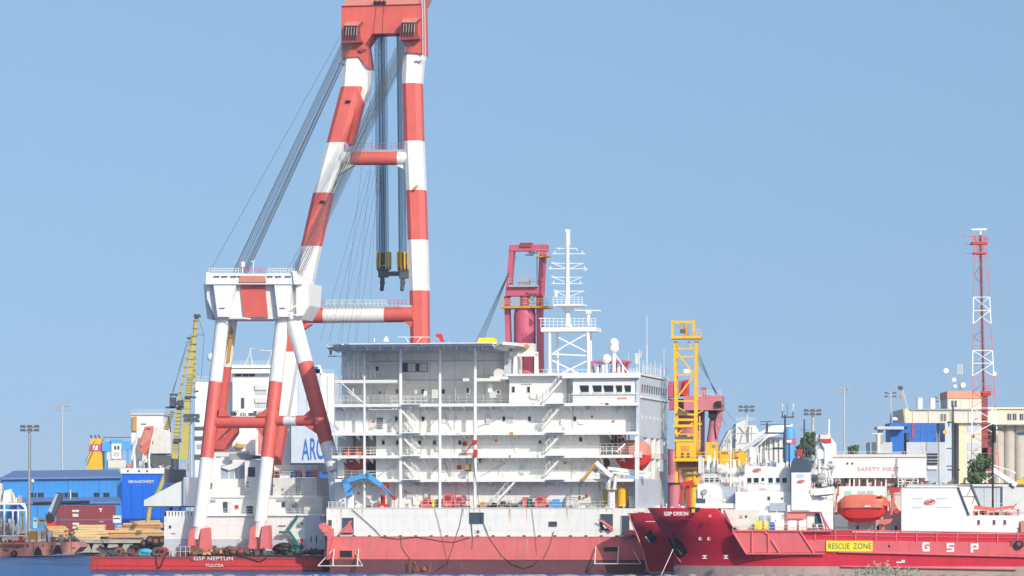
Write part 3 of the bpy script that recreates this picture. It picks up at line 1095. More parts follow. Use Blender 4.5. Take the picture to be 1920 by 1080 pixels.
# deck machinery (fixed)
def winch(x0, x1, yt, yb, v, mat='barge_red'):
    h = yb - yt
    p = drum(AB, 'mooring_winch', mat, (x0 + x1) / 2, yt + h * .42, h * .40, v, v + 1.5)
    M = MB(FB)
    M.B(x0, yb - h * .3, x1, yb, v - .3, v + 1.7)
    M.B(x0, yt + h * .3, x0 + 3, yb, v - .4, v + 1.6)
    M.build('bed', mat, p)
    c = FB.at((x0 + x1) / 2, yt + h * .42, v)
    M = MB(FB)
    for r in (.2, .75):
        M.tube((c.x, v - .08, c.z), (c.x, v - .02, c.z), h * .38 * FB.k * r, n=12)
    M.build('brake_disc', 'maroon', p)
winch(788, 808, 934, 950, 1.0)
winch(830, 849, 925, 950, 1.4)
winch(851, 870, 930, 950, 1.2)
winch(1002, 1022, 929, 950, 1.0)
for (x0, y0, x1, y1, m) in ((810, 938, 818, 950, 'lemon'), (819, 937, 829, 950, 'teal'), (980, 933, 987, 950, 'barge_red'), (990, 936, 995, 950, 'teal'), (1030, 942, 1052, 950, 'sky_blue'),
                            (1036, 937, 1046, 942, 'sky_blue'), (1062, 932, 1080, 950, 'offwhite'), (1180, 932, 1193, 952, 'offwhite'), (1130, 918, 1138, 948, 'olive_yellow'), (949, 945, 976, 950, 'dark_grey'), (938, 940, 945, 950, 'slate')):
    M = MB(FB)
    M.B(x0, y0, x1, y1, 1.2, 2.3)
    M.B(x0 - .8, y0 - 1, x1 + .8, y0 + .4, 1.1, 2.4)
    M.B(x0 + 1, y0 + 3, x1 - 1, y0 + 4.2, 1.12, 1.2)
    M.build('deck_locker', m, AB)
drum(AB, 'hose_reel', 'black', 925.5, 947, 5, .4, 1.0)
drum(AB, 'hose_reel', 'ochre', 904, 946, 5, .6, 1.4)
clutter(AB, 740, 1190, 953, .4, 34, ['offwhite', 'dark_grey', 'barge_red', 'white', 'grey', 'ochre'], 11, 1.8)
clutter(AB, 668, 745, 953, .4, 6, ['offwhite', 'dark_grey', 'ochre'], 9, 1.8)
M = MB(FB)
M.Rl((616, 953, .1), (648, 953, .1), 12, 0, 8, 1.3, 3)
M.build('railing', 'white', AB)
rail(AB, 'offwhite', (790, 953, .1), (1150, 953, .1), 13, 0, 24, .8, 2)
ball(AB, 'buoy', 'signal_red', (1100, 929), 3.4, 2.2)
# shaded duct and bracket
poly(AB, 'duct', 'offwhite', [(1088, 943), (1100, 930), (1120, 943)], 2.3, 2.78)

# red pedestal crane behind the bridge (fixed on the barge)
pc = MB(FB)
v = 14.0
c = FB.at(984, 700, v)
pc.T((984, 712), (984, 590), 42, v, n=20)
pc.T((984, 590), (984, 578), 42, v, 38, n=20)
pc = pc.build('pedestal_crane', 'rose', AB)
M = MB(FB)
M.T((984, 578), (984, 552), 18, v, n=14)
M.build('slewing_neck', 'rose', pc)
M = MB(FB)
M.Bm((956, 715), (951, 556), 9, 1.2, v + .2)
M.build('crane_leg', 'rose', pc)
M = MB(FB)
M.Bm((1014, 715), (1012, 556), 11, 1.2, v + .2)
M.build('crane_leg', 'rose', pc)
M = MB(FB)
M.Bm((954, 556), (961, 462), 9.5, 1.2, v + .2)
M.build('crane_leg', 'rose', pc)
M = MB(FB)
M.Bm((1014, 556), (1019, 462), 11, 1.2, v + .2)
M.build('crane_leg', 'rose', pc)
M = MB(FB)
M.B(955, 459, 1025, 470, v - .5, v + .9)
M.build('top_beam', 'rose', pc)
M = MB(FB)
M.B(949, 537, 1015, 554, v - .8, v + 1.4)
M.build('cross_beam', 'rose', pc)
M = MB(FB)
M.B(975, 455, 996, 463, v - .7, v + .7)
M.T((980, 463, v), (993, 470, v), 8)
M.build('top_sheave', 'maroon', pc)
M = MB(FB)
M.B(938, 574, 1027, 577, v - 1.6, v + 2)
M.Rl((938, 574, v - 1.5), (1027, 574, v - 1.5), 14, 0, 9, 1.3, 3)
M.build('platform', 'ochre', pc)
M = MB(FB)
M.B(954, 534.5, 1008, 537.5, v - 1.4, v + 1.4)
M.Rl((954, 534, v - 1.3), (1008, 534, v - 1.3), 12, 0, 8, 1.2, 2)
M.B(970, 521, 992, 534, v - .6, v + .4)
M.build('platform', 'grey', pc)
M = MB(FB)
M.Rl((968, 522, v - .6), (994, 522, v - .6), 10, 0, 8, 1.2, 2)
M.build('railing', 'grey', pc)
M = MB(FB)
M.B(1004, 480, 1030, 482, v - 1.4, v)
M.Rl((1004, 480, v - 1.3), (1030, 480, v - 1.3), 12, 0, 6, 1.2, 2)
M.build('top_platform', 'ochre', pc)
M = MB(FB)
M.T((992, 474, v - .3), (1008, 474, v - .3), 4)
M.T((985, 478, v - .3), (1000, 478, v - .3), 3)
M.T((1007, 480, v - .4), (1007, 536, v - .4), 1.6)
M.build('rigging', 'dark_grey', pc)
M = MB(FB)
for i in range(7):
    M.T((968 - i * .5, 480 + i, v), (892 + i * 2.2, 640, 12), .8, n=4)
M.build('luffing_wires', 'wire', pc)
M = MB(FB)
M.T((1000, 560, v - .8), (1004, 552, v - .8), 2)
M.T((992, 556, v - 1), (1002, 566, v - 1), 2.4)
M.T((1003, 590, v - .6), (1003, 700, v - .6), 2)
M.T((1003, 590, v - .6), (1000, 580, v - .6), 2)
M.build('hydraulic_pipe', 'slate', pc)
# white structure right of the helideck, by the crane foot
M = MB(FB)
for x in (963, 1002):
    M.B(x, 662, x + 6, 706, 5, 5.6)
M.B(955, 660, 1008, 668, 5, 5.6)
M.build('gantry_frame', 'white', AB)
box(AB, 'wind_screen', 'pale_blue_white', 945, 652, 958, 712, 5.2, 9)
drum(AB, 'lamp', 'ochre', 986, 649, 4, 4, 5)
box(AB, 'equipment_box', 'offwhite', 960, 644, 1000, 660, 5.4, 7)

# main mast
ms = MB(FB)
vm = 8.0
ms.T((1065, 613), (1064, 560), 11, vm, 9, n=12)
ms.T((1064, 575), (1064, 458), 9, vm, 7, n=12)
ms.B(1060, 430, 1068, 460, vm - .25, vm + .25)
ms = ms.build('mast', 'white', AB)
MB(FB).B(1059.5, 434, 1062, 458, vm - .3, vm - .25).build('antenna_slot', 'grey', ms)
for (y, a, b) in ((466, 1043, 1082), (476, 1036, 1097), (494, 1034, 1094), (504, 1028, 1101), (520, 1034, 1092), (532, 1034, 1093), (546, 1038, 1096)):
    M = MB(FB)
    M.T((a, y, vm), (b, y, vm), 1.9)
    if y in (494, 520, 546):
        M.T((a + 4, y, vm), (1062, y + 10, vm), 1.6)
        M.T((b - 2, y, vm), (1068, y + 10, vm), 1.6)
        M.T((a, y - 3, vm), (a + 8, y, vm), 1.6)
    if y in (476, 504, 532):
        for x in (a + 4, b - 5):
            M.T((x, y, vm), (x, y - 5, vm), 2.4)
    M.build('yard', 'white', ms)
M = MB(FB)
M.T((1050, 469, vm), (1046, 464, vm), 1.4)
M.T((1080, 466, vm), (1083, 470, vm), 1.4)
M.T((1101, 504, vm), (1096, 508, vm), 2.4)
M.T((1042, 556, vm), (1042, 546, vm), 7)
M.build('antenna', 'white', ms)
M = MB(FB)
M.B(1037, 570, 1092, 573, vm - 1.6, vm + 1.6)
M.Rl((1037, 570, vm - 1.5), (1092, 570, vm - 1.5), 13, 0, 7.5, 1.3, 3)
M.T((1064, 585, vm), (1064, 573, vm), 9, w2=30, n=10)
M.build('crow_platform', 'white', ms)
M = MB(FB)
M.B(1014, 614, 1117, 621, vm - 2, vm + 2)
M.Rl((1014, 614, vm - 1.9), (1117, 614, vm - 1.9), 17, 0, 8, 1.3, 3)
M.T((1065, 613, vm), (1065, 604, vm), 18, w2=9, n=10)
M.build('mast_platform', 'white', ms)
M = MB(FB)
for (x, w) in ((1031, 6.5), (1046, 4.5), (1104, 7), (1109, 4)):
    vv = vm - 1.6 if w > 5 else vm + 1.6
    M.T((x, 708, vv), (x - (1 if x < 1060 else 2), 618, vv), w, n=8)
for a, b in (((1047, 633), (1100, 660)), ((1036, 664), (1102, 667)), ((1035, 664), (1060, 648)), ((1036, 676), (1096, 706)), ((1042, 706), (1102, 676)), ((1060, 648), (1100, 626))):
    M.T((*a, vm - 1.6), (*b, vm - 1.6), 3)
M.build('mast_legs', 'white', ms)
M = MB(FB)
M.T((1103, 612, vm - 1), (1103, 588, vm - 1), 6.5, n=10)
M.B(1099, 583, 1108, 588, vm - 1.3, vm - .7)
M.Bm((1078, 581.5), (1127, 582.5), 2, .3, vm - 1)
M.build('radar', 'white', ms)
M = MB(FB)
M.T((1010, 597, vm - 1), (1032, 597, vm - 1), 1.8)
M.T((1022, 614, vm - 1), (1022, 597, vm - 1), 2)
M.build('radar', 'white', ms)
# satellite domes and roof gear
dm = MB(FB)
dm.T((1151, 706, 6), (1151, 658, 6), 7, n=10)
dm.T((1151, 657, 6), (1151, 648, 6), 19, n=18)
dm.ball(dm.P((1151, 643), 6), 9.3 * FB.k)
dm.ball(dm.P((1151, 654), 6), 9.0 * FB.k)
dm.build('satellite_dome', 'white', AB)
dm = MB(FB)
dm.T((1137, 706, 5), (1137, 682, 5), 4, n=8)
dm.ball(dm.P((1137, 673), 5), 9.2 * FB.k)
dm.build('satellite_dome', 'white', AB)
line(AB, 'mast_stay', 'white', [(1153, 664, 6), (1180, 702, 5)], 2.4)
M = MB(FB)
for x, y0 in ((1120, 690), (1131, 686), (1160, 690), (1168, 688)):
    M.T((x, 706, 5), (x, y0, 5), 5, n=8)
    M.ball(M.P((x, y0), 5), 2.6 * FB.k)
M.build('roof_vent', 'white', AB)
M = MB(FB)
for i, x in enumerate((1114, 1122, 1134, 1145, 1158, 1167, 1174)):
    M.T((x, 706, 7 + i % 3), (x + (i % 2) * 6 - 3, 678 + (i * 5) % 9, 7 + i % 3), 3.4, n=6)
M.B(1112, 676, 1176, 680, 7, 10)
M.B(1164, 676, 1176, 704, 9, 10)
M.build('red_framework', 'rose', AB)
M = MB(FB)
M.T((1199, 706, 5), (1199, 656, 5), 2.2)
M.T((1201, 670, 5), (1203, 658, 5), 2.4)
M.B(1191, 662, 1197, 682, 4.8, 5.1)
M.T((1194, 706, 5), (1194, 680, 5), 2)
M.build('antenna_frame', 'offwhite', AB)
M = MB(FB)
for x, t, w in ((1213, 592, 1.0), (1213, 644, 1.8), (1178, 662, .8), (1245, 655, .8), (1220, 680, .8), (1228, 676, .8), (1238, 682, .8), (1206, 676, 1)):
    M.T((x, 706, 10), (x, t, 10), w)
M.build('whip_antenna', 'white', AB)
rail(AB, 'white', (1178, 706, 2), (1198, 706, 2), 14, 0, 5, 1.0, 3)
M = MB(FB)
a = FB.at(1197, 705, 2)
for j in range(15):
    v = 2 + j * 1.4
    M.tube((UE + .2, v, L[5] + .25), (UE + .2, v, L[5] + 1.25), .03, n=4, cap=False)
for h in (.5, .9, 1.2):
    M.tube((UE + .2, 2, L[5] + .25 + h), (UE + .2, 21.6, L[5] + .25 + h), .03, n=4, cap=False)
M.build('railing', 'white', AB)
M = MB(FB)
M.Rl((1010, 706, 2.2), (1110, 706, 2.2), 13, 0, 9, .9, 2)
M.build('railing', 'white', AB)
drum(AB, 'vent_head', 'offwhite', 953, 674, 4, 4.5, 5)
# ropes hanging on the hull
rope('black rope slung from the blue crane foot down to the red band', FB, [(660, 955), (683, 975), (702, 992), (715, 1007)], 1.3)
rope('thick black rope sagging along the top of the red band', FB, [(715, 1007), (745, 1011), (780, 1007), (826, 1015), (850, 1017), (880, 1008)], 1.6)
rope('rusty chain hanging into a dark rope above the anchor rack', FB, [(752, 1003), (752, 1018), (754, 1028), (770, 1050), (780, 1060)], 1.7, mat='brown')
rope('dark rope dropping from the hull window past the red band to a long loop', FB, [(907, 982), (918, 1010), (940, 1042), (960, 1058), (982, 1066), (1000, 1060), (1008, 1050)], 1.3)
rope('thin wire running from the deck winch down to the anchor rack', FB, [(868, 953), (862, 985), (852, 1015), (838, 1058), (815, 1071)], 1.0)
rope('pale thin wire hanging left of the deck winch to the waterline', FB, [(815, 953), (825, 990), (832, 1025), (838, 1050)], .8, mat='wire')
rope('short chain hanging under the small grille in the hull', FB, [(1038, 997), (1034, 1012), (1030, 1025), (1018, 1048)], 1.7, mat='brown')
rope('thin vertical wire crossing hull left of the small grille', FB, [(997, 953), (1003, 1000), (1006, 1040)], .8, mat='wire')
rope('short wire dropping below the dark hull window with a hook', FB, [(884, 982), (886, 1006), (885, 1030)], 1.4, mat='wire')
# ---------------------------------------------------------------- sheerleg crane barge, seen on its stern
FC = Frame(170, 505, 11)
CB = thing('crane_barge', 'red and white A-frame sheerleg crane on a long red barge, towering over everything', 'crane barge', FC)
W0, W1 = FC.at(171, 1000, 0).x, FC.at(614, 1000, 0).x
zd = FC.at(200, 1044, 0).z
M = MB(FC)
M.box((W0, 0, -1), (W1 - .6, 92, zd))
M.build('hull', 'stern_red', CB)
M = MB(FC)
M.box((W0 - .05, -.08, zd - .22), (W1 - .5, .3, zd + .06))
M.box((W0 - .05, -.06, zd - 1.12), (W1 - .5, .0, zd - 1.02))
M.box((W0 - .1, -.1, -1), (W0 + .25, .4, zd + .08))
M.box((W0 + .8, -.05, -1), (W0 + .95, .0, zd - .2))
M.build('rubbing_strake', 'maroon', CB)
MB(FC).box((W0 - .06, -.05, -1), (W1 - .55, .2, .24)).build('bottom_band', 'antifoul', CB)
text(CB, 'GSP NEPTUN', 400, 1047.5, 6.8, -.10, 'worn_letters', sx=1.25, bold=.012, font_gap=1.1)
text(CB, 'TULCEA', 402, 1060.5, 5.2, -.12, 'worn_letters', sx=1.2, bold=.012, font_gap=1.1)

def banded(name, pts, w0, w1, bands, n=12, flat=False, parent=CB, v=0):
    """a tapering tubular leg; bands = [(fraction, material)...] from the first point"""
    M = MB(FC)
    A, Bq = M.P(pts[0], v), M.P(pts[1], v)
    mats = []
    t0 = 0
    for t1, mt in bands:
        if mt not in mats:
            mats.append(mt)
        a, b = A.lerp(Bq, t0), A.lerp(Bq, t1)
        M.tube(a, b, (w0 + (w1 - w0) * t0) * FC.k / 2, (w0 + (w1 - w0) * t1) * FC.k / 2, n, mats.index(mt), cap=(t0 == 0 or t1 == 1), sm=not flat)
        t0 = t1
    ln = (Bq - A).length
    for i in range(1, int(ln / 3.2)):
        t = i * 3.2 / ln
        mt = [m for tt, m in bands if tt >= t][0]
        c = A.lerp(Bq, t)
        d = (Bq - A).normalized() * .05
        M.tube(c - d, c + d, (w0 + (w1 - w0) * t) * FC.k / 2 + .025, None, n, mats.index(mt), cap=True)
    return M.build(name, mats, parent)
Rd, Wh = 'crane_red', 'crane_white'
# back frame: two upright stern legs
l1 = banded('stern_leg', [(373, 990, 2.0), (418, 592, 7.5)], 25, 26, [((990 - 861) / 398, Wh), ((990 - 718) / 398, Rd), (1, Wh)], 20)
l2 = banded('stern_leg', [(488, 980, 2.0), (531, 588, 7.5)], 25, 26, [((980 - 860) / 392, Wh), ((980 - 718) / 392, Rd), (1, Wh)], 20)
for p, xb, xt, yt, yb in ((l1, 374, 375, 985, 1019), (l2, 488, 489, 975, 1015)):
    M = MB(FC)
    a, b = M.P((xb + 2, yt), 2.0), M.P((xb - 5, yb - 8), 2.0)
    # tapering flattened foot
    r = 12 * FC.k
    vs = []
    for c, rx, ry in ((a, r * 1.05, r), (b, r * .5, r * .6)):
        for i in range(12):
            t = 2 * math.pi * i / 12
            vs.append((c.x + rx * math.cos(t), c.y + ry * math.sin(t), c.z))
    M.add(vs, [(i, (i + 1) % 12, 12 + (i + 1) % 12, 12 + i) for i in range(12)] + [tuple(range(12, 24))])
    M.build('leg_foot', Wh, p)
    for x0, x1 in ((xb - 19, xb - 11), (xb + 3, xb + 15)):
        poly(p, 'foot_bracket', 'barge_red', [(x0, yb - 28 + (4 if x0 < xb - 12 else 0)), (x1, yb - 30), (x1 + 2, yb + 14), (x0 - 4, yb + 14)], 1.2, 2.9)
banded('front_leg', [(628, 885, 1.0), (549, 596, 7.6)], 27, 31, [((885 - 833) / 289, Wh), ((885 - 684) / 289, Rd), (1, Wh)], 20)
banded('front_leg', [(640, 1030, 1.5), (628, 885, 1.0)], 26, 27, [(1, Wh)], 20)
l3 = banded('front_leg', [(404, 850, 13), (434, 590, 11)], 24, 25, [((850 - 686) / 260, Rd), (1, Wh)], 16)
MB(FC).Pl([(433, 610), (438, 620), (430, 680), (423, 684), (427, 650)], 9.3, 9.4).build('rust_streak', 'ochre', l3)
poly(CB, 'gusset', Rd, [(405, 858), (404, 838), (436, 800), (441, 800), (441, 812), (420, 842)], 11, 13)
# lower ties
banded('tie_beam', [(395, 792, 4.8), (500, 792, 4.8)], 22, 22, [(1, Rd)], 16)
poly(CB, 'gusset', Rd, [(409, 803), (430, 803), (406, 826)], 4.2, 5.4)
poly(CB, 'gusset', Rd, [(409, 781), (432, 781), (411, 766)], 4.2, 5.4)
poly(CB, 'gusset', Rd, [(478, 781), (502, 781), (502, 764)], 4.2, 5.4)
poly(CB, 'gusset', Rd, [(480, 803), (502, 803), (500, 826)], 4.2, 5.4)
banded('tie_beam', [(516, 790, 4.6), (600, 788, 3.3)], 17, 22, [(.22, Rd), (.5, Wh), (1, Rd)], 16)
poly(CB, 'gusset', Rd, [(566, 782), (582, 768), (590, 782)], 3.4, 4.2)
poly(CB, 'gusset', Rd, [(570, 798), (602, 798), (598, 816)], 2.8, 3.6)
# head block of the back frame
hb = MB(FC)
hb.Pl([(386, 531), (580, 531), (577, 572), (562, 598), (404, 598), (388, 560)], 6.4, 13)
hb = hb.build('head_block', Wh, CB)
MB(FC).Pl([(450, 531), (496, 531), (502, 595), (457, 595)], 6.1, 6.38).build('red_band', Rd, hb)
MB(FC).Pl([(387, 517), (398, 513), (552, 513), (562, 530), (566, 533), (387, 533)], 5.2, 13.4).build('fascia', Wh, hb)
MB(FC).Pl([(451, 517), (496, 517), (499, 529), (448, 529)], 5.0, 5.19).build('red_band', 'salmon', hb)
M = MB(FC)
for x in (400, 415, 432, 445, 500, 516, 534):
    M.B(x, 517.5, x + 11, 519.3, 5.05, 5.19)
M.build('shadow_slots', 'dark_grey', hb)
for (a, b, c, d) in ((400, 443, 408, 428), (514, 548, 521, 541)):
    MB(FC).Pl([(a, 533), (b, 533), (d, 594), (c, 594)], 5.4, 6.38).build('leg_housing', Wh, hb)
    box(hb, 'slot', 'dark_grey', (c + d) / 2 - 7, 577, (c + d) / 2 + 3, 579, 5.35, 5.4)
poly(hb, 'side_plate', Wh, [(381, 532), (393, 534), (399, 598), (388, 598)], 8, 14)
poly(hb, 'side_plate', 'white', [(555, 533), (578, 534), (578, 575), (568, 592), (556, 592)], 5.6, 6.38)
for a, b in (((423, 592, 5.6), (438, 574, 5.8)), ((428, 594, 5.6), (470, 598, 6)), ((541, 583, 5.4), (556, 572, 5.6)), ((541, 588, 5.4), (560, 592, 5.6))):
    bar(hb, 'lifting_lug', 'white', a, b, 3, n=6)
M = MB(FC)
M.Rl((392, 517, 5.4), (452, 517, 5.4), 14, 0, 5, 1.1, 3)
M.Rl((500, 517, 5.4), (552, 517, 5.4), 14, 0, 5, 1.1, 3)
M.build('railing', 'white', hb)
rail(hb, 'rose', (452, 517, 5.4), (500, 517, 5.4), 14, 0, 10, 1.1, 3)
M = MB(FC)
M.T((455, 517, 8), (455, 500, 8), 2.4)
M.T((455, 500, 8), (455, 491, 8), 8, n=10)
M.T((475, 517, 8), (475, 492, 8), 1.4)
M.T((471, 491, 8), (478, 489, 8), 2)
M.build('lamp', 'white', hb)
MB(FC).Pl([(551, 533), (548, 508), (554, 508), (562, 533)], 4.9, 5.6).build('sheave_cheek', 'white', hb)
MB(FC).Pl([(386, 533), (387, 510), (392, 510), (398, 533)], 4.9, 5.2).build('sheave_cheek', 'white', hb)

# the jib: two banded legs leaning away over the bow
vb, vm_, vt = 26, 34, 46
def jib(pts, width, cuts, face, name='jib_leg'):
    """box section leg through several points; cuts = rows at which the paint changes"""
    M = MB(FC)
    mats = [Rd, Wh]
    for (p, q, mt) in cuts:
        a, b = M.P(p), M.P(q)
        def sec(c, w, dpt):
            h = w * FC.k / 2
            ch = h * face
            y = dpt
            return [(c.x - h, c.y - y * .5, c.z), (c.x - h + ch, c.y - y, c.z), (c.x + h - ch, c.y - y, c.z), (c.x + h, c.y - y * .5, c.z), (c.x + h, c.y + y, c.z), (c.x - h, c.y + y, c.z)]
        vs = sec(a, p[3], 1.1) + sec(b, q[3], 1.1)
        M.add(vs, [(i, (i + 1) % 6, 6 + (i + 1) % 6, 6 + i) for i in range(6)], mats.index(mt))
        M.add(vs, [tuple(range(6))[::-1], tuple(range(6, 12))], mats.index(mt))
    return M.build(name, mats, CB)
left = [(486, 1010, vb, 34), (524, 780, 30, 35), (543, 660, 32.5, 36), (583, 462, 37, 38), (606, 362, 39, 38), (632, 268, 41.2, 40), (660, 163, 43.5, 42), (666, 102, 44.8, 46)]
lm = [Rd, Wh, Rd, Wh, Rd, Wh, Rd]
lm = [Rd, Wh, Wh, Rd, Wh, Rd, Wh]
left_cut = [(left[i], left[i + 1], lm[i]) for i in range(7)]
left_cut[2:3] = [((543, 660, 32.5, 36), (555, 600, 33.8, 36), Rd), ((555, 600, 33.8, 36), (583, 462, 37, 38), Wh)]
jl = jib(left, 0, left_cut, .45)
right = [(778, 1015, vb, 34), (787, 630, 33.5, 35), (786, 545, 35, 36), (783, 450, 37, 37), (780, 357, 39, 37), (776, 265, 41.2, 37), (773, 157, 43.6, 38), (776, 98, 44.8, 42)]
rm = [Rd, Rd, Wh, Rd, Wh, Rd, Wh]
jr = jib(right, 0, [(right[i], right[i + 1], rm[i]) for i in range(7)], .5)
# cross ties of the jib
banded('jib_tie', [(566, 592, 33.5), (776, 590, 33.5)], 30, 30, [(.20, Rd), (.745, Wh), (1, Rd)], 18)
banded('jib_tie', [(640, 297, 40.5), (770, 297, 40.5)], 27, 27, [(.15, Wh), (.82, Rd), (1, Wh)], 18)
for pts in ([(770, 578), (776, 568), (776, 582), (758, 582)], [(757, 603), (776, 600), (776, 616), (768, 612)], [(562, 606), (584, 608), (566, 620)]):
    poly(CB, 'gusset', Rd, pts, 33, 34)
for pts in ([(645, 307), (663, 310), (636, 326)], [(742, 310), (760, 309), (760, 318)]):
    poly(CB, 'gusset', Wh, pts, 40, 41)
M = MB(FC)
M.B(624, 282, 770, 284, 40.3, 41.2)
M.build('walkway', 'grey', CB)
rail(CB, 'rose', (646, 282, 40.35), (764, 282, 40.35), 14, 0, 8, 1.0, 2)
M = MB(FC)
M.B(580, 574, 772, 576, 33.2, 34.2)
M.build('walkway', 'light_grey', CB)
rail(CB, 'white', (612, 574, 32), (724, 574, 32), 12, 0, 8, 1.2, 2)
rail(CB, 'rose', (584, 574, 32), (612, 574, 32), 12, 0, 8, 1.1, 2)
rail(CB, 'rose', (724, 574, 32), (762, 574, 32), 12, 0, 8, 1.1, 2)
MB(FC).Pl([(773, 354), (776, 350), (786, 346), (783, 350), (778, 356)], 37.3, 37.5).build('rust_patch', 'ochre', jr)
for (x, y, p, v) in ((604, 378, jl, 37.2), (652, 190, jl, 41.4)):
    box(p, 'lug', 'black', x - 4, y - 2, x + 4, y + 2, v, v + .5)
for (x, y) in ((640, 118), (784, 114), (574, 487)):
    M = MB(FC)
    M.B(x - 6, y - 1, x + 6, y + 1.5, (38 if y > 400 else 43), (38.6 if y > 400 else 43.6))
    M.build('lamp', 'grey', CB)
# jib head
jh = MB(FC)
jh.Pl([(640, 108), (640, 12), (790, 8), (792, 100), (763, 98), (749, 62), (698, 63), (684, 84), (690, 128), (672, 106)], 43.2, 47)
jh = jh.build('jib_head', Rd, CB)
MB(FC).Pl([(640, 12), (658, -12), (800, -14), (790, 8)], 43.6, 48).build('head_cap', 'salmon', jh)
MB(FC).Pl([(640, 12), (790, 8), (790, 6.8), (641, 10.6)], 43.0, 43.19).build('seam', 'maroon', jh)
for (xa, xb, yt) in ((644, 671, 48), (752, 779, 42)):
    sb = MB(FC).Pl([(xa, yt), (xb, yt), (xb + 1, yt + 20), (xb + 7, yt + 31), (xa - 3, yt + 33)], 41.9, 43.19).build('sheave_box', 'maroon', jh)
    MB(FC).Pl([(xa, yt), (xb, yt), (xb + 7, yt - 8), (xa + 5, yt - 7)], 41.6, 43.19).build('hood', 'salmon', sb)
    for i in range(5):
        x = xa + 3 + i * 5
        MB(FC).T((x, yt + 3, 41.75), (x - 1, yt + 26, 41.75), 2.4).build('sheave', 'black', sb)
        MB(FC).T((x + 2.4, yt + 2, 41.7), (x + 1.6, yt + 18, 41.7), .9).build('sheave_strap', 'light_grey', sb)
MB(FC).Pl([(672, 92), (682, 91), (686, 93), (679, 97), (674, 96)], 42.8, 43.2).build('lug', 'maroon', jh)
M = MB(FC)
for x in (704, 712, 720):
    M.ball(M.P((x, 5), 43), .3)
M.build('lamp', 'black', jh)
M = MB(FC)
for x, x2 in ((706, 700), (720, 717)):
    M.T((x, 8, 43.1), (x2, 62, 43.1), .7)
M.build('wire', 'maroon', jh)
# caged ladder on the right of the head
M = MB(FC)
for dx in (0, 5):
    M.T((791 + dx, -15, 43), (793 + dx, 114, 43), 1.0)
for i in range(36):
    y = -12 + i * 3.5
    M.T((791 + (y + 15) * .016, y, 43), (796.5 + (y + 15) * .016, y, 43), .8, n=4)
M.T((793, 114, 43), (786, 120, 43), 1.5)
M.build('ladder', 'white', jh)
MB(FC).Pl([(690, 102), (676, 104), (690, 130)], 43.4, 45).build('inner_cheek', Rd, jh)
MB(FC).Pl([(668, 103), (690, 128), (689, 170), (681, 192), (668, 163)], 43.6, 45.5).build('inner_cheek', Wh, jl)
MB(FC).Pl([(668, 164), (680, 193), (660, 270), (650, 272), (660, 220)], 42.4, 44).build('inner_cheek', Rd, jl)
# stay wires, hoist wires
def wires(name, tops, bots, n, w, mat, vtop, vbot, jit=1.0, seed=1):
    r = random.Random(seed)
    M = MB(FC)
    for i in range(n):
        t = i / max(1, n - 1)
        a = (tops[0][0] + (tops[1][0] - tops[0][0]) * t, tops[0][1] + (tops[1][1] - tops[0][1]) * t + r.uniform(-jit, jit), vtop)
        b = (bots[0][0] + (bots[1][0] - bots[0][0]) * t, bots[0][1] + (bots[1][1] - bots[0][1]) * t + r.uniform(-jit, jit), vbot)
        M.T(a, b, w * r.uniform(.7, 1.2), n=4)
    o = M.build(name, mat, CB)
    o['kind'] = 'stuff'
    return o
wires('stay_wires', [(641, 78), (662, 82)], [(434, 512), (462, 516)], 20, .8, 'wire', 42, 8, 2, 2)
wires('stay_wires', [(748, 78), (772, 82)], [(544, 512), (568, 516)], 24, .8, 'wire', 42, 8, 2, 3)
wires('single_stay', [(637, 70), (637, 70)], [(392, 511), (392, 511)], 1, .7, 'wire', 42, 8, 0)
wires('single_stay', [(760, 110), (760, 110)], [(538, 508), (538, 508)], 1, .7, 'wire', 42, 8, 0)
wires('hoist_wires', [(702, 60), (725, 60)], [(706, 476), (729, 476)], 18, 1.05, 'wire_blue', 45, 45, .5, 4)
wires('hoist_wires', [(710, 60), (720, 60)], [(712, 476), (724, 476)], 7, 1.5, 'wire_blue', 46, 46, .5, 14)
wires('hoist_wires', [(744, 60), (757, 60)], [(748, 476), (762, 476)], 13, 1.05, 'wire_blue', 45, 45, .5, 5)
wires('slack_wires', [(690, 320), (716, 318)], [(600, 640), (668, 640)], 5, .6, 'wire', 38, 30, 0, 6)
wires('slack_wires', [(707, 70), (721, 70)], [(640, 640), (690, 650)], 3, .6, 'wire', 43, 32, 0, 7)
# hook blocks hang on the hoist wires
def hook(x, label, dark):
    h = thing('hook_block', label, 'hook', FC)
    v = 44.4
    m1 = 'slate' if dark else 'dark_grey'
    MB(FC).B(x - 9, 475, x + 9, 496, v + .3, v + 1.4).build('sheave_body', m1, h)
    for dx in (-11, -6, 2, 8) if not dark else (-12, -7, 5, 9):
        MB(FC).Pl([(x + dx, 472), (x + dx + 3, 472), (x + dx + 3, 502), (x + dx + 1, 506), (x + dx, 494)], v, v + 1.6).build('cheek_plate', 'olive_yellow' if dark else 'yellow', h)
    MB(FC).Pl([(x - 10, 498), (x + 10, 498), (x + 9, 508), (x - 9, 508)], v + .3, v + 1.3).build('crosshead', m1, h)
    bar(h, 'shank', m1, (x, 506, v + .8), (x, 530, v + .8), 9, n=10)
    M = MB(FC)
    M.Bm((x - 4, 530), (x + 4, 530), 5, .6, v + .8)
    M.T((x, 532, v + .8), (x - 1, 541, v + .8), 9, w2=8, n=10)
    M.ball(M.P((x - 1, 542), v + .8), 4.6 * FC.k, 10, 8)
    M.build('hook', m1, h)
hook(717, 'dark hook block hanging left below the jib head', True)
hook(755, 'yellow cheeked hook block hanging beside the right jib leg', False)
solo(MB(FC).B(714, 509, 760, 517, 44.9, 45.5).B(709, 506, 726, 520, 44.8, 45.6).B(748, 506, 764, 522, 44.8, 45.6), 'lifting_beam', 'dark_grey', 'grey lifting beam joining the two crane hook blocks', 'beam')

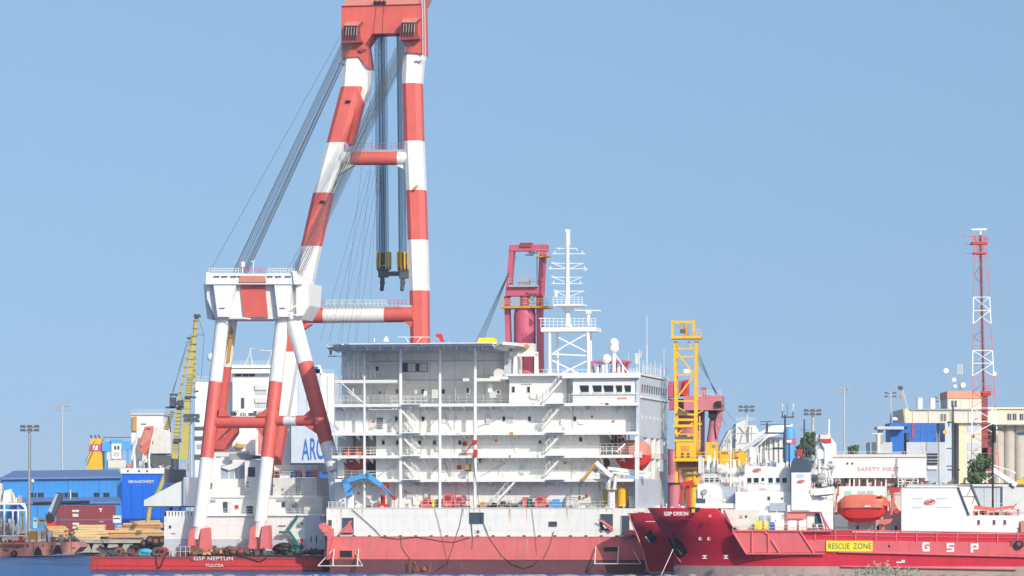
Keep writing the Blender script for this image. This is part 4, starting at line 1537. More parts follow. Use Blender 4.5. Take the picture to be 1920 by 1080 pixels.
# deckhouse behind the stern legs
dh = MB(FC).B(308, 968, 606, 1034, 4.6, 20).build('deckhouse_wall', 'white_plate', CB)
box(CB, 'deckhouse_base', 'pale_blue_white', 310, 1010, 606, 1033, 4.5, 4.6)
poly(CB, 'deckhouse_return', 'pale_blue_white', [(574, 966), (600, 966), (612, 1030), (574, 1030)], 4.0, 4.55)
MB(FC).B(390, 932, 606, 966, 6.2, 20).build('upper_deckhouse', 'white', CB)
MB(FC).B(390, 963, 610, 967.5, 4.3, 20).build('deck_slab', 'white', CB)
MB(FC).B(398, 898, 470, 934, 8.0, 19).build('upper_deckhouse', 'white', CB)
MB(FC).B(512, 896, 594, 934, 7.4, 19).build('upper_deckhouse', 'white_worn', CB)
MB(FC).B(398, 929, 598, 933, 6, 20).build('deck_slab', 'white', CB)
tw = MB(FC).B(459, 862, 490, 932, 6.4, 10).build('control_tower', 'white', CB)
box(tw, 'window', 'slate', 465, 876, 478, 894, 6.34, 6.4)
poly(tw, 'roof_gear', 'slate', [(456, 860), (464, 853), (484, 854), (490, 860)], 6, 10)
for y in (906, 913):
    box(tw, 'lamp', 'slate', 463, y - 2, 466, y, 6.3, 6.4)
poly(CB, 'house_screen', 'white', [(398, 910), (404, 902), (430, 902), (437, 912), (450, 914), (450, 930), (398, 930)], 7.2, 7.6)
box(CB, 'bridge_window_band', 'grey_blue', 414, 872, 458, 898, 8.6, 9)
M = MB(FC)
for x in (428, 438, 447):
    M.B(x, 872, x + 1.5, 898, 8.5, 8.6)
M.build('mullion', 'white', CB)
poly(CB, 'sloped_roof', 'white', [(414, 876), (452, 864), (458, 864), (458, 872), (430, 882)], 8.2, 8.55)
MB(FC).B(396, 846, 460, 856, 9, 14).build('roof_slab', 'white', CB)
box(CB, 'louvre', 'grey', 430, 850, 470, 862, 8.9, 9)
for (x0, y0, x1, y1, m) in ((418, 941, 426, 961, 'slate'), (427, 941, 436, 961, 'offwhite'), (440, 947, 447, 955, 'signal_red'), (462, 949, 474, 963, 'slate'), (394, 937, 404, 942, 'grey'), (518, 936, 533, 941, 'grey'),
                        (528, 942, 534, 951, 'slate'), (536, 952, 543, 966, 'grey_blue'), (511, 909, 514, 911, 'slate'), (529, 916, 531, 920, 'slate'), (580, 945, 583, 951, 'slate')):
    box(CB, 'door' if y1 - y0 > 15 else 'window', m, x0, y0, x1, y1, 6.12 if y0 > 930 else 7.3, 6.2 if y0 > 930 else 7.4)
for (x0, y0, x1, y1, m) in ((317, 985, 321, 990, 'slate'), (322, 999, 329, 1000.5, 'grey'), (565, 980, 568, 983, 'slate'), (522, 985, 536, 986.5, 'dark_grey'), (563, 1010, 568, 1018, 'signal_red'), (582, 1006, 584, 1016, 'slate'), (592, 1004, 594, 1018, 'slate')):
    box(CB, 'fitting', m, x0, y0, x1, y1, 3.9 if x0 > 570 else 4.45, 4.5)
# folding deck gangway in front of the deckhouse wall
M = MB(FC)
M.Bm((558, 967), (540, 994), 4.5, .5, 3.6)
M.Bm((524, 998), (542, 998), 5, .6, 3.6)
M.Bm((542, 997), (562, 1026), 4.5, .4, 3.9)
M.build('gangway', 'teal', CB)
stairs(CB, 'grey', (556, 963), (538, 932), v=5.2, wide=.8)
M = MB(FC)
M.Rl((398, 964, 4.5), (606, 964, 4.5), 10, 0, 11, .9, 2)
M.Rl((398, 930, 6.2), (470, 930, 6.2), 9, 0, 10, .9, 2)
M.Rl((512, 930, 6.2), (604, 930, 6.2), 9, 0, 10, .9, 2)
M.Rl((514, 896, 7.5), (592, 896, 7.5), 12, 0, 9, .9, 2)
M.build('railing', 'offwhite', CB)
M = MB(FC)
for i in range(7):
    M.T((555, 930 - i * 5.5, 7.3), (561, 930 - i * 5.5, 7.3), 1)
M.T((555, 934, 7.3), (557, 888, 7.3), 1.1)
M.T((561, 934, 7.3), (563, 888, 7.3), 1.1)
M.build('ladder', 'grey', CB)
for i in range(5):
    box(CB, 'locker', ['sky_blue', 'rose', 'offwhite', 'blue', 'rose'][i], 548 + i * 9, 882, 555 + i * 9, 895, 9.4, 10.5)
MB(FC).B(514, 872, 594, 882, 10, 18).build('upper_deckhouse', 'white_worn', CB)
box(CB, 'bulwark_net', 'offwhite', 570, 933, 604, 962, 4.9, 5.1)
# safety rail of white pickets on the house top left
M = MB(FC)
for i in range(10):
    M.B(312 + i * 6, 958, 315.5 + i * 6, 969, 4.7, 4.9)
M.T((310, 959, 4.8), (372, 959, 4.8), 1.6)
M.build('picket_rail', 'white', CB)
clutter(CB, 320, 372, 968, 6, 9, ['slate', 'dark_grey', 'grey', 'offwhite'], 12, 5)
# deck clutter at the stern
clutter(CB, 186, 300, 1043, .6, 17, ['dark_grey', 'brown', 'maroon', 'slate', 'offwhite', 'rust'], 15, 3)
clutter(CB, 178, 300, 1044, .3, 14, ['slate', 'brown', 'rust', 'black', 'teal'], 13, 2, names=('heap', 'heap', 'winch'))
clutter(CB, 330, 480, 1041, .3, 22, ['brown', 'dark_grey', 'rust', 'brown', 'slate', 'maroon', 'timber_brown'], 18, 1.6, names=('heap', 'heap', 'winch', 'locker'))
clutter(CB, 440, 606, 1041, .4, 26, ['slate', 'black', 'teal', 'dark_grey', 'brown', 'slate'], 18, 2.5, names=('heap', 'heap', 'winch', 'locker', 'vent'))
clutter(CB, 396, 440, 1040, .3, 11, ['brown', 'rust', 'timber_brown'], 26, 1.2, names=('heap',))
clutter(CB, 360, 392, 1041, .2, 7, ['timber_brown', 'ochre', 'brown'], 22, .8, names=('heap',))
clutter(CB, 516, 560, 1038, .7, 12, ['slate', 'black', 'teal'], 36, 2, names=('heap',))
M = MB(FC)
M.B(322, 1024, 326, 1044, .4, .5)
for x in (318, 328, 338, 348, 356):
    M.T((x, 1025, .4), (x, 1044, .4), 1.4)
for y in (1025, 1034):
    M.T((314, y, .4), (358, y, .4), 1.2)
M.build('railing', 'light_grey', CB)
solo(MB(FC).T((262, 1038, .9), (283, 1038, .9), 13, n=12).ball(MB(FC).P((273, 1034), .9), .62, sq=(1.5, 1, .6)), 'tarpaulin_bundle', 'cyan', 'bright blue tarpaulin bundle on the crane barge stern', 'tarpaulin')
for i, (x, m) in enumerate(((222, 'brown'), (294, 'brown'), (304, 'maroon'))):
    p = drum(CB, 'winch_drum', m, x, 1034, 8, .6, 1.8)
    drum(p, 'drum_hub', 'black', x, 1034, 3, .5, .6)
rope('dark chain loop with a ring hanging on the lit red stern', FC, [(293, 1042), (293, 1052), (296, 1065), (300, 1064), (305, 1052), (309, 1042)], 2.2, name='anchor_chain', cat='chain')
rope('dark hose sagging down the shaded stern beside the ship name', FC, [(445, 1043), (465, 1046), (485, 1053), (496, 1049), (500, 1042)], 2.0, name='hose', cat='hose')
MB(FC).Pl([(358, 1042), (366, 1042), (366, 1052), (358, 1052)], -.10, 0).build('stern_recess', 'maroon', CB)
# ---------------------------------------------------------------- two red supply ships, bows to the left
def ship_hull(p, F, beam, stem, decks, Lbow, mats, ulen):
    """stem = [(px,py)] from deck down (on the centre plane); decks = [(px,py)] top edge of the near side, left to right"""
    cv = beam / 2
    st = [F.at(x, y, cv) for x, y in stem]
    top = [F.at(x, y, 0.0) for x, y in decks]
    def zt(u):
        if u <= top[0].x:
            return top[0].z
        for a, b in zip(top[:-1], top[1:]):
            if u <= b.x:
                return a.z + (b.z - a.z) * (u - a.x) / max(1e-4, b.x - a.x)
        return top[-1].z
    lv = [q.z for q in st]
    nl = len(lv)
    brk = [b.x for b in top]
    us = sorted([i * .9 for i in range(24)] + [22 + i * 4 for i in range(int((ulen - 22) / 4) + 1)] + [b for b in brk if b > .1])
    rows = []
    for k in range(nl):
        row = []
        f = 1 - k / (nl - 1)
        Le = Lbow * (1.30 - .38 * f)
        for u in us:
            x = st[k].x + (u if u < 22 else u)
            zz = lv[k]
            z = zz
            tz = zt(x)
            if zz > tz:
                z = tz - .02 * k
            t = max(0.0, min(1, u / Le))
            hb = cv * (1 - (1 - t) ** 2.2) ** (.75 if f > .5 else .9)
            row.append((x, hb, z))
        rows.append(row)
    M = MB(F)
    n = len(us)
    vs, fs, mi = [], [], []
    for side in (-1, 1):
        for k in range(nl):
            for (x, hb, z) in rows[k]:
                vs.append((x, cv + side * hb, z))
    off = nl * n
    for sidx in (0, 1):
        for k in range(nl - 1):
            fc = []
            for i in range(n - 1):
                a = sidx * off + k * n + i
                f4 = (a, a + n, a + n + 1, a + 1)
                fc.append(f4 if sidx == 0 else f4[::-1])
            M.add([], [], 0)
            o = 0
            for f4 in fc:
                M.f.append(list(f4))
                M.mi.append(mats[k])
                M.sm.append(True)
    M.v = vs
    # deck and transom
    for i in range(n - 1):
        M.f.append([i, i + 1, off + i + 1, off + i])
        M.mi.append(0)
        M.sm.append(False)
    M.f.append([k * n + n - 1 for k in range(nl)] + [off + k * n + n - 1 for k in range(nl - 1, -1, -1)])
    M.mi.append(0)
    M.sm.append(False)
    return M.build('hull', ['ship_red', 'boot_stripe', 'antifoul'], p)

FS = Frame(1215, 462, 6)
NS = thing('supply_ship', 'nearest dark red supply ship with white funnel block and yellow rescue zone sign', 'ship', FS)
NH = ship_hull(NS, FS, 13, [(1214, 952), (1231, 980), (1247, 1008), (1262, 1034), (1263, 1060), (1264, 1085), (1264, 1100)],
          [(1215, 952), (1349, 953), (1376, 995), (1500, 997), (1930, 1002), (2300, 1006)], 13.5, [0, 0, 0, 0, 1, 2], 66)
text(NS, 'GSP ORION', 1268, 963.5, 6.8, .35, 'worn_letters', sx=.9, bold=.02, thick=.25)
# anchor pocket, rub rail and bow details on the flared bow
F = FS
def side(x, y, dv=0):
    return (x, y, dv)
pk = decal(NS, NH, 'anchor_pocket', 'black', [(1250, 1006), (1264, 999), (1278, 1017), (1290, 1036), (1281, 1045), (1270, 1049), (1260, 1026)])
va = skin_depth(NH, 1268, 1024)
bar(pk, 'anchor', 'antifoul', (1258, 1012, skin_depth(NH, 1258, 1012) - .12), (1278, 1040, skin_depth(NH, 1278, 1040) - .12), 4)
bar(pk, 'anchor_fluke', 'ship_red_pale', (1262, 1034, skin_depth(NH, 1264, 1034) - .1), (1276, 1054, skin_depth(NH, 1276, 1054) - .1), 2.6)
bar(NS, 'anchor_chain', 'offwhite', (1262, 1030, 2.0), (1240, 1078, -1.5), 1.6, n=5)
poly(NS, 'hawse_opening', 'black', [(1288, 951.5), (1313, 951.5), (1309, 961), (1296, 961)], -.05, .6)
box(NS, 'hawse_roller', 'yellow', 1297, 954, 1303, 961, -.15, -.05)
bar(NS, 'bow_fender', 'ship_red', (1245, 968, 1.7), (1300, 975, .1), 1.8)
ball(NS, 'hull_lamp', 'salmon', (1331, 968), 3.2, .05, sq=(1, .3, 1))
for x, y in ((1313, 1010), (1329, 1010), (1420, 1010)):
    drum(NS, 'mooring_eye', 'offwhite', x, y, 3.0, -.16, .1)
    drum(NS, 'eye_hole', 'black', x + 1.2, y - .6, 1.6, -.2, -.16)
for x in (1321, 1361):
    M = MB(FS)
    M.B(x - 4, 1041, x + 4, 1042.6, -.12, .2)
    M.B(x - 1, 1042.6, x + 1.4, 1046, -.12, .2)
    M.B(x - 4, 1046, x + 4, 1047.6, -.12, .2)
    M.build('load_mark', 'offwhite', NS)
M = MB(FS)
M.B(1690, 1050, 1697, 1053, -.12, .02)
M.B(1680, 1053, 1692, 1056, -.12, .02)
M.ball(M.P((1694, 1054), -.05), .14)
M.build('paint_mark', 'offwhite', NS)
# fender frame along the forward main deck
fp = poly(NS, 'fender_panel', 'ship_red_pale', [(1375, 996), (1502, 996), (1524, 1036), (1398, 1036)], -.35, -.02)
M = MB(FS)
for pts in ([(1374, 997), (1399, 1038)], [(1399, 1038.5), (1546, 1038.5)], [(1410, 998), (1410, 1037)], [(1374, 995.5), (1560, 996)], [(1500, 997), (1526, 1037)], [(1446, 1012), (1462, 1037)]):
    M.Pa(pts, 4.2, -.42, 6)
M.Pa([(1434, 998), (1440, 1002), (1441, 1037)], 4, -.42, 6)
M.build('fender_pipe', 'ship_red_pale', fp)
poly(NS, 'bulwark', 'ship_red_pale', [(1512, 1012), (1560, 1012), (1560, 1034), (1526, 1034)], -.06, .1)
# bulwark aft: panels between posts
for i in range(11):
    x0 = 1557 + i * 37
    poly(NS, 'bulwark', 'ship_red_pale', [(x0, 1013 + i * .45), (x0 + 36.6, 1013 + i * .45 + .45), (x0 + 36.6, 1036 + i * .5), (x0, 1036 + i * .5)], -.10, .06)
M = MB(FS)
M.Pa([(1540, 993), (1930, 1000)], 2.4, -.05)
M.Pa([(1540, 1004), (1930, 1009)], 1.6, -.05)
M.build('rail_pipe', 'ship_red_pale', NS)
for i in range(11):
    x = 1528 + i * 38
    bar(NS, 'rail_post', 'ship_red_pale', (x, 994 + i * .6, -.05), (x, 1014 + i * .6, -.05), 3.0, n=6)
bar(NS, 'rubbing_strake', 'ship_red_pale', (1571, 1035, -.22), (1932, 1044, -.22), 4.2)
bar(NS, 'rubbing_strake', 'ship_red_pale', (1577, 1062, -.20), (1905, 1068, -.20), 3.6)
M = MB(FS)
r = random.Random(4)
x = 1535
while x < 1910:
    w = r.uniform(6, 26)
    if r.random() < .72:
        M.B(x, 1034.5 + (x - 1535) * .0175, x + w, 1036.3 + (x - 1535) * .0175, -.13, -.1)
    x += w + r.uniform(2, 14)
M.build('freeing_slots', 'maroon', NS)
sg = box(NS, 'rescue_sign', 'lemon', 1549, 1014, 1636, 1034, -.22, -.11)
text(NS, 'RESCUE', 1573, 1024.5, 10.5, -.235, 'dark_grey', sx=.72, font_gap=1.1)
text(NS, 'ZONE', 1617, 1024.5, 10.5, -.235, 'dark_grey', sx=.78, font_gap=1.1)
# stencilled block letters
M = MB(FS)
M.B(1730, 1016.5, 1743, 1021, -.14, -.105); M.B(1730, 1029.5, 1743, 1034, -.14, -.105); M.B(1729, 1021, 1733.5, 1029.5, -.14, -.105); M.B(1739, 1025.5, 1743, 1029.5, -.14, -.105); M.B(1736, 1024, 1743, 1025.5, -.14, -.105)
M.build('lettering', 'white', NS, label='white block letter G')
M = MB(FS)
M.B(1775, 1018, 1789, 1022, -.14, -.105); M.B(1775, 1022, 1779.5, 1025.5, -.14, -.105); M.B(1775, 1025.5, 1789, 1028.5, -.14, -.105); M.B(1784.5, 1028.5, 1789, 1031.5, -.14, -.105); M.B(1775, 1031.5, 1789, 1035, -.14, -.105)
M.build('lettering', 'white', NS, label='white block letter S')
M = MB(FS)
M.B(1820, 1019, 1834.5, 1023, -.14, -.105); M.B(1820, 1023, 1824.5, 1036, -.14, -.105); M.B(1824.5, 1027, 1834.5, 1030, -.14, -.105); M.B(1831, 1023, 1834.5, 1027, -.14, -.105)
M.build('lettering', 'white', NS, label='white block letter P')
drum(NS, 'side_hole', 'black', 1667, 1024, 2.2, -.13, -.10)
fb = box(NS, 'fairlead', 'maroon', 1895, 1013, 1925, 1024, -.2, -.1)
drum(fb, 'roller', 'black', 1911, 1021, 8, -.5, -.2)
drum(fb, 'roller_hub', 'maroon', 1911, 1020, 4, -.55, -.5)
# deck cargo showing between bulwark rail and house
for (x0, y0, x1, y1, m) in ((1569, 1003, 1600, 1013, 'offwhite'), (1600, 1004, 1636, 1010, 'blue'), (1642, 1003, 1650, 1014, 'maroon'), (1650, 1005, 1672, 1014, 'dark_grey'), (1655, 1006, 1661, 1012, 'lemon'), (1676, 1007, 1688, 1013, 'dark_grey'), (1688, 1006, 1710, 1014, 'offwhite'),
                            (1712, 1006, 1730, 1014, 'brown'), (1745, 1004, 1790, 1015, 'salmon'), (1800, 1005, 1812, 1016, 'offwhite'), (1815, 1008, 1850, 1016, 'salmon'), (1522, 1000, 1536, 1014, 'slate'), (1540, 1004, 1556, 1014, 'grey')):
    box(NS, 'deck_cargo', m, x0, y0, x1, y1, 1.0 + (x0 % 7) * .2, 2.6)
poly(NS, 'deck_bulkhead', 'light_grey', [(1598, 996), (1930, 1001), (1930, 1003), (1598, 1000)], 1.5, 9)
# superstructure forward: deckhouse, wheelhouse, funnel
wall = box(NS, 'deckhouse', 'white', 1352, 955, 1560, 996, 2.2, 10)
poly(NS, 'deckhouse_front', 'offwhite', [(1358, 955), (1425, 955), (1420, 994), (1376, 994)], 1.9, 2.19)
wh = MB(FS).Pl([(1397, 873), (1482, 876), (1482, 924), (1404, 924), (1396, 902)], 3.4, 10)
wh = wh.build('wheelhouse', 'white', NS)
MB(FS).B(1379, 922, 1492, 955, 2.8, 10.5).build('accommodation', 'white', NS)
for (a, b, m) in ((1401.5, 1409, 'slate'), (1413.5, 1422.5, 'slate'), (1428, 1433, 'slate'), (1441, 1449, 'slate'), (1455, 1462, 'slate'), (1467, 1475, 'glass')):
    p = box(wh, 'window', 'glass', a, 896, b, 905 if a > 1430 or a < 1425 else 902, 3.34, 3.42)
    box(wh, 'window_frame', 'offwhite', a - 1, 905, b + 1, 906.5, 3.25, 3.4)
box(NS, 'window', 'slate', 1439, 931, 1444, 938, 2.74, 2.8)
drum(NS, 'porthole', 'slate', 1466.5, 934.5, 2, 2.72, 2.8)
drum(NS, 'porthole', 'slate', 1399, 968.5, 2.4, 1.84, 1.9)
box(NS, 'notice', 'salmon', 1387, 966, 1392, 972, 1.85, 1.9)
box(NS, 'red_stripe', 'salmon', 1424, 916, 1437, 917.5, 3.3, 3.4)
def logo(p, cx, cy, w, h, v, rot=.12, ring='signal_red'):
    M = MB(FS)
    c = FS.at(cx, cy, v)
    k = FS.k
    n = 24
    def el(s, dv):
        return [c + Vector((w / 2 * k * s * math.cos(t), dv, h / 2 * k * s * math.sin(t) + rot * w / 2 * k * s * math.cos(t))) for t in [2 * math.pi * i / n for i in range(n)]]
    o, i_ = el(1, 0), el(.78, 0)
    M.add(o + i_, [(j, (j + 1) % n, n + (j + 1) % n, n + j) for j in range(n)])
    e = M.build('emblem_ring', ring, p)
    text(p, 'GSP', cx, cy, h * .42, v - .02, ring, name='emblem_lettering', sx=1.25, rot=math.atan(rot), bold=.012)
logo(NS, 1419, 882, 16, 7.5, 3.34)
logo(NS, 1501.5, 903, 15, 6.5, 1.35)
logo(NS, 1743, 941.5, 21, 10.5, 1.33)
box(NS, 'screen_panel', 'grey_blue', 1443, 943, 1473, 958, 1.9, 2.2)
box(NS, 'shade_screen', 'grey_blue', 1425, 966, 1446, 985, 2.0, 2.18)
fn = box(NS, 'funnel', 'white', 1484, 885, 1519, 957, 1.4, 6)
poly(fn, 'funnel_top', 'slate', [(1482, 885), (1483, 868), (1489, 858), (1514, 861), (1521, 872), (1518, 885)], 1.3, 6.1)
for x in (1494, 1506):
    bar(fn, 'exhaust', 'dark_grey', (x, 862, 3), (x, 851, 3), 4)
box(fn, 'faded_panel', 'pale_blue_white', 1494, 889, 1507, 896, 1.37, 1.4)
poly(NS, 'side_casing', 'white', [(1476, 947), (1490, 947), (1519, 928), (1535, 930), (1562, 940), (1562, 992), (1545, 992), (1536, 960), (1476, 960)], 1.6, 7)
M = MB(FS)
M.Pa([(1473, 960), (1540, 960), (1550, 992)], 2, 1.5)
M.Pa([(1474, 962), (1474, 994)], 1.6, 1.5)
M.Pa([(1496, 975), (1496, 994)], 1.4, 1.5)
M.Pa([(1513, 964), (1513, 994)], 1.4, 1.5)
M.Pa([(1474, 973), (1513, 973)], 1.4, 1.5)
M.Pa([(1540, 963), (1551, 984), (1556, 992)], 2, 1.5)
M.build('red_frame', 'ship_red_pale', NS)
box(NS, 'mesh_panel', 'salmon', 1476, 963, 1512, 972, 1.62, 1.68)
box(NS, 'opening', 'slate', 1528, 963, 1540, 982, 2.1, 2.19)
for i, (x0, x1, y0, y1, m) in enumerate(((1415, 1441, 978, 993, 'lemon'), (1442, 1452, 980, 994, 'blue'), (1453, 1470, 976, 995, 'white'), (1478, 1494, 977, 994, 'white'), (1498, 1512, 977, 994, 'white'), (1381, 1402, 983, 994, 'offwhite'), (1523, 1530, 982, 993, 'slate'), (1534, 1541, 982, 993, 'slate'))):
    M = MB(FS)
    M.B(x0, y0, x1, y1, .8, 1.45)
    M.B(x0 + 1, y0 - 1, x1 - 1, y0, .85, 1.4)
    M.build('deck_locker', m, NS)
M = MB(FS)
M.Rl((1355, 956, .4), (1475, 957, .4), -0.1, 0, 40, .5, 1)
M.Rl((1352, 956, 2), (1470, 957, 2), 8, 0, 10, 1.0, 2)
M.Rl((1380, 922, 2.9), (1480, 922, 2.9), 7, 0, 9, .9, 2)
M.Rl((1400, 873, 3.5), (1480, 876, 3.5), 6, 0, 8, .8, 2)
M.build('railing', 'offwhite', NS)
rail(NS, 'offwhite', (1374, 995, .2), (1545, 996, .2), 13, 0, 17, 1.1, 2)
bar(NS, 'stanchion', 'white', (1434, 962, .5), (1434, 994, .5), 2.2)
bar(NS, 'light_post', 'white', (1456, 957, .6), (1456, 976, .6), 2.2)
# foredeck gear of the near ship
poly(NS, 'winch_house', 'white', [(1308, 908), (1330, 905), (1353, 914), (1354, 934), (1308, 934)], 4.2, 8)
drum(NS, 'winch_drum', 'grey', 1321, 922, 5.5, 3.9, 4.2)
box(NS, 'windlass', 'slate', 1305, 936, 1322, 944, 3.6, 5)
box(NS, 'windlass_base', 'offwhite', 1322, 934, 1354, 946, 3.4, 6)
box(NS, 'vent_box', 'grey_blue', 1354, 912, 1380, 945, 4.6, 6)
box(NS, 'bow_house', 'white', 1304, 944, 1380, 953, 3.2, 9)
clutter(NS, 1222, 1300, 953, 5.0, 9, ['barge_red', 'offwhite', 'maroon', 'white'], 10, 3)
clutter(NS, 1305, 1395, 940, 4, 12, ['offwhite', 'grey', 'white', 'dark_grey'], 22, 3)
# fore mast and wheelhouse roof gear
M = MB(FS)
M.T((1370, 950, 5), (1370, 818, 5), 4.5, w2=2.2, n=8)
for y, w in ((842, 12), (862, 16), (885, 20)):
    M.T((1370 - w, y, 5), (1370 + w, y, 5), 1.2)
M.build('fore_mast', 'white', NS)
def mast(p, x, y0, y1, w, v, arms, mat='black', top=()):
    M = MB(fr(p))
    M.T((x, y0, v), (x, y1, v), w, w2=w * .75, n=8)
    for (y, a, b, t) in arms:
        M.T((a, y, v), (b, y, v), t)
    for (xx, ya, yb, t) in top:
        M.T((xx, ya, v), (xx, yb, v), t)
    return M.build('mast', mat, p)
mast(NS, 1472, 878, 778, 5.2, 7, [(782, 1465, 1489, 3), (812, 1434, 1471, 3.4), (796, 1425, 1482, 1.4), (840, 1448, 1472, 3), (842, 1428, 1472, 1.6)],
     'slate', [(1467, 782, 770, 2.4), (1476, 782, 756, 1), (1487, 782, 772, 2.4), (1429, 842, 876, 1.6), (1450, 826, 862, 1.4), (1480, 830, 876, 4), (1439, 812, 794, 3), (1437, 845, 826, 2)])
M = MB(FS)
M.T((1425, 791, 7), (1448, 790, 7), 1.8)
M.T((1436, 812, 7), (1438, 792, 7), 2.6)
M.build('radar', 'dark_grey', NS)
M = MB(FS)
for x in (1467, 1487):
    M.T((x, 770, 7), (x, 757, 7), 1.4)
    M.ball(M.P((x, 761), 7), 2 * FS.k, 8, 6)
M.build('mast_antenna', 'white', NS)
dm = MB(FS)
dm.T((1536, 905, 6), (1536, 862, 6), 5, n=8)
dm.T((1536, 860, 6), (1536, 850, 6), 17, n=16)
dm.ball(dm.P((1536, 850), 6), 8.7 * FS.k)
dm.build('satellite_dome', 'white', NS)
dm = MB(FS)
dm.T((1409, 872, 6), (1409, 858, 6), 9, n=12)
dm.T((1409, 858, 6), (1409, 845, 6), 15, n=14)
dm.ball(dm.P((1409, 845), 6), 7.5 * FS.k)
dm.build('satellite_dome', 'white', NS)
mast(NS, 1508, 862, 786, 4, 8, [(858, 1508, 1524, 2), (806, 1500, 1518, 1), (845, 1510, 1524, 3)], 'slate', [(1514, 830, 862, 2), (1519, 820, 862, 1.4)])
box(NS, 'flag_panel', 'signal_red', 1496, 842, 1504, 856, 8, 8.2)
box(NS, 'vent_box', 'slate', 1490, 844, 1496, 856, 8, 8.4)
box(NS, 'radar_base', 'white', 1456, 868, 1472, 876, 5, 6)
box(NS, 'search_lamp', 'blue', 1446, 867, 1455, 873, 5, 6)
clutter(NS, 1400, 1482, 875, 5, 9, ['white', 'offwhite', 'grey', 'dark_grey'], 9, 3)
clutter(NS, 1522, 1560, 905, 5.5, 12, ['white', 'offwhite', 'grey', 'slate', 'offwhite'], 30, 3)
clutter(NS, 1522, 1560, 935, 4.5, 10, ['white', 'offwhite', 'grey', 'white', 'salmon'], 26, 3)
lf = poly(NS, 'rescue_boat', 'white', [(1520, 918), (1564, 912), (1562, 926), (1545, 933), (1528, 928)], 1.0, 2.6)
bar(lf, 'boat_keel', 'dark_grey', (1528, 930, .95), (1562, 927, .95), 2.4)
bar(NS, 'boat_davit', 'orange', (1566, 958, 1.5), (1570, 925, 1.5), 3)
# aft: house behind the orange lifeboat, white casing with emblem
box(NS, 'aft_house', 'white', 1570, 912, 1660, 958, 5, 10)
box(NS, 'aft_house', 'light_grey', 1590, 958, 1693, 998, 4.4, 10)
for a, b in ((1584, 1597), (1609, 1623), (1626, 1638)):
    p = poly(NS, 'window', 'glass_green', [(a + 1, 920), (b - 1, 920), (b, 922), (b, 928), (b - 1, 930), (a + 1, 930), (a, 928), (a, 922)], 4.9, 5)
for x in (1608, 1646, 1680):
    box(NS, 'side_opening', 'black', x - 2, 986, x + 2, 996, 4.34, 4.4)
ca = MB(FS).Pl([(1690, 915), (1797, 915), (1817, 967), (1910, 967), (1910, 999), (1690, 998)], 1.4, 9).build('white_casing', 'white', NS)
MB(FS).Pl([(1700, 909), (1821, 909), (1843, 963), (1830, 966), (1817, 966), (1798, 914), (1700, 914)], 5.5, 9).build('casing_back', 'white', NS)
line(NS, 'casing_edge', 'slate', [(1797, 914), (1817, 966)], 4.5, 1.3)
line(NS, 'casing_edge', 'slate', [(1821, 909), (1838, 950)], 4.5, 5.4)
line(NS, 'casing_edge', 'grey', [(1690, 914), (1797, 914)], 1.8, 1.35)
line(NS, 'casing_edge', 'grey', [(1690, 914), (1690, 998)], 1.4, 1.35)
line(NS, 'casing_edge', 'grey', [(1700, 908.5), (1822, 908.5)], 2.2, 5.4)
M = MB(FS)
M.Pa([(1804, 931), (1832, 931)], 1.4, 5.4)
M.Pa([(1812, 931), (1822, 913)], 1.2, 5.4)
M.Pa([(1822, 946), (1828, 931)], 1.2, 5.4)
M.build('casing_pipe', 'brown', NS)
for (a, b, y) in ((1711, 1730, 934.5), (1755, 1777, 934.5), (1711, 1728, 951.5), (1756, 1784, 951)):
    box(ca, 'faded_lettering', 'light_grey', a, y - 1, b, y + 1, 1.37, 1.4)
for x in (1835, 1864, 1884):
    p = box(ca, 'window', 'slate', x - 2.4, 975, x + 2.4, 983, 1.35, 1.4)
    box(p, 'sill', 'salmon', x - 2.8, 983, x + 2.8, 984, 1.3, 1.4)
for y in (990, 996):
    box(NS, 'bollard', 'dark_grey', 1909, y - 1.5, 1912, y + 1.5, 1.2, 1.4)
box(NS, 'red_cabinet', 'salmon', 1914, 976, 1930, 998, 1.2, 2.4)
box(NS, 'aft_house', 'white', 1910, 965, 1960, 1000, 2.5, 9)
M = MB(FS)
M.Rl((1818, 966, 1.5), (1912, 966, 1.5), 11, 0, 9, 1.1, 2)
M.build('railing', 'salmon', NS)
M = MB(FS)
M.Bm((1826, 951), (1862, 955), 7, .8, 2.6)
M.Bm((1862, 955), (1900, 950), 5, .6, 2.6)
M.T((1897, 955, 2.6), (1906, 944, 2.6), 3)
M.build('red_boom', 'orange', NS)
clutter(NS, 1820, 1910, 966, 2.0, 12, ['signal_red', 'slate', 'maroon', 'offwhite', 'orange'], 13, 2)
mast(NS, 1861.5, 958, 795, 4.4, 5, [(907, 1800, 1898, 2.2), (806, 1856, 1880, 2.4), (798, 1862, 1872, 2)], 'black', [(1864, 830, 800, 8)])
mast(NS, 1787, 906, 760, 5, 11, [(881, 1776, 1800, 3), (841, 1774, 1786, 2), (792, 1776, 1790, 3), (874, 1774, 1786, 2.4), (842, 1792, 1798, 4)], 'slate', [(1784, 792, 770, 1.4), (1779, 800, 790, 2.6)])
clutter(NS, 1690, 1800, 909, 6, 14, ['grey', 'slate', 'offwhite', 'rust', 'white', 'dark_grey'], 14, 2)
for x0 in (1783, 1805):
    poly(NS, 'cowl', 'rust', [(x0, 907), (x0 + 2, 896), (x0 + 7, 895), (x0 + 5, 907)], 6, 6.6)
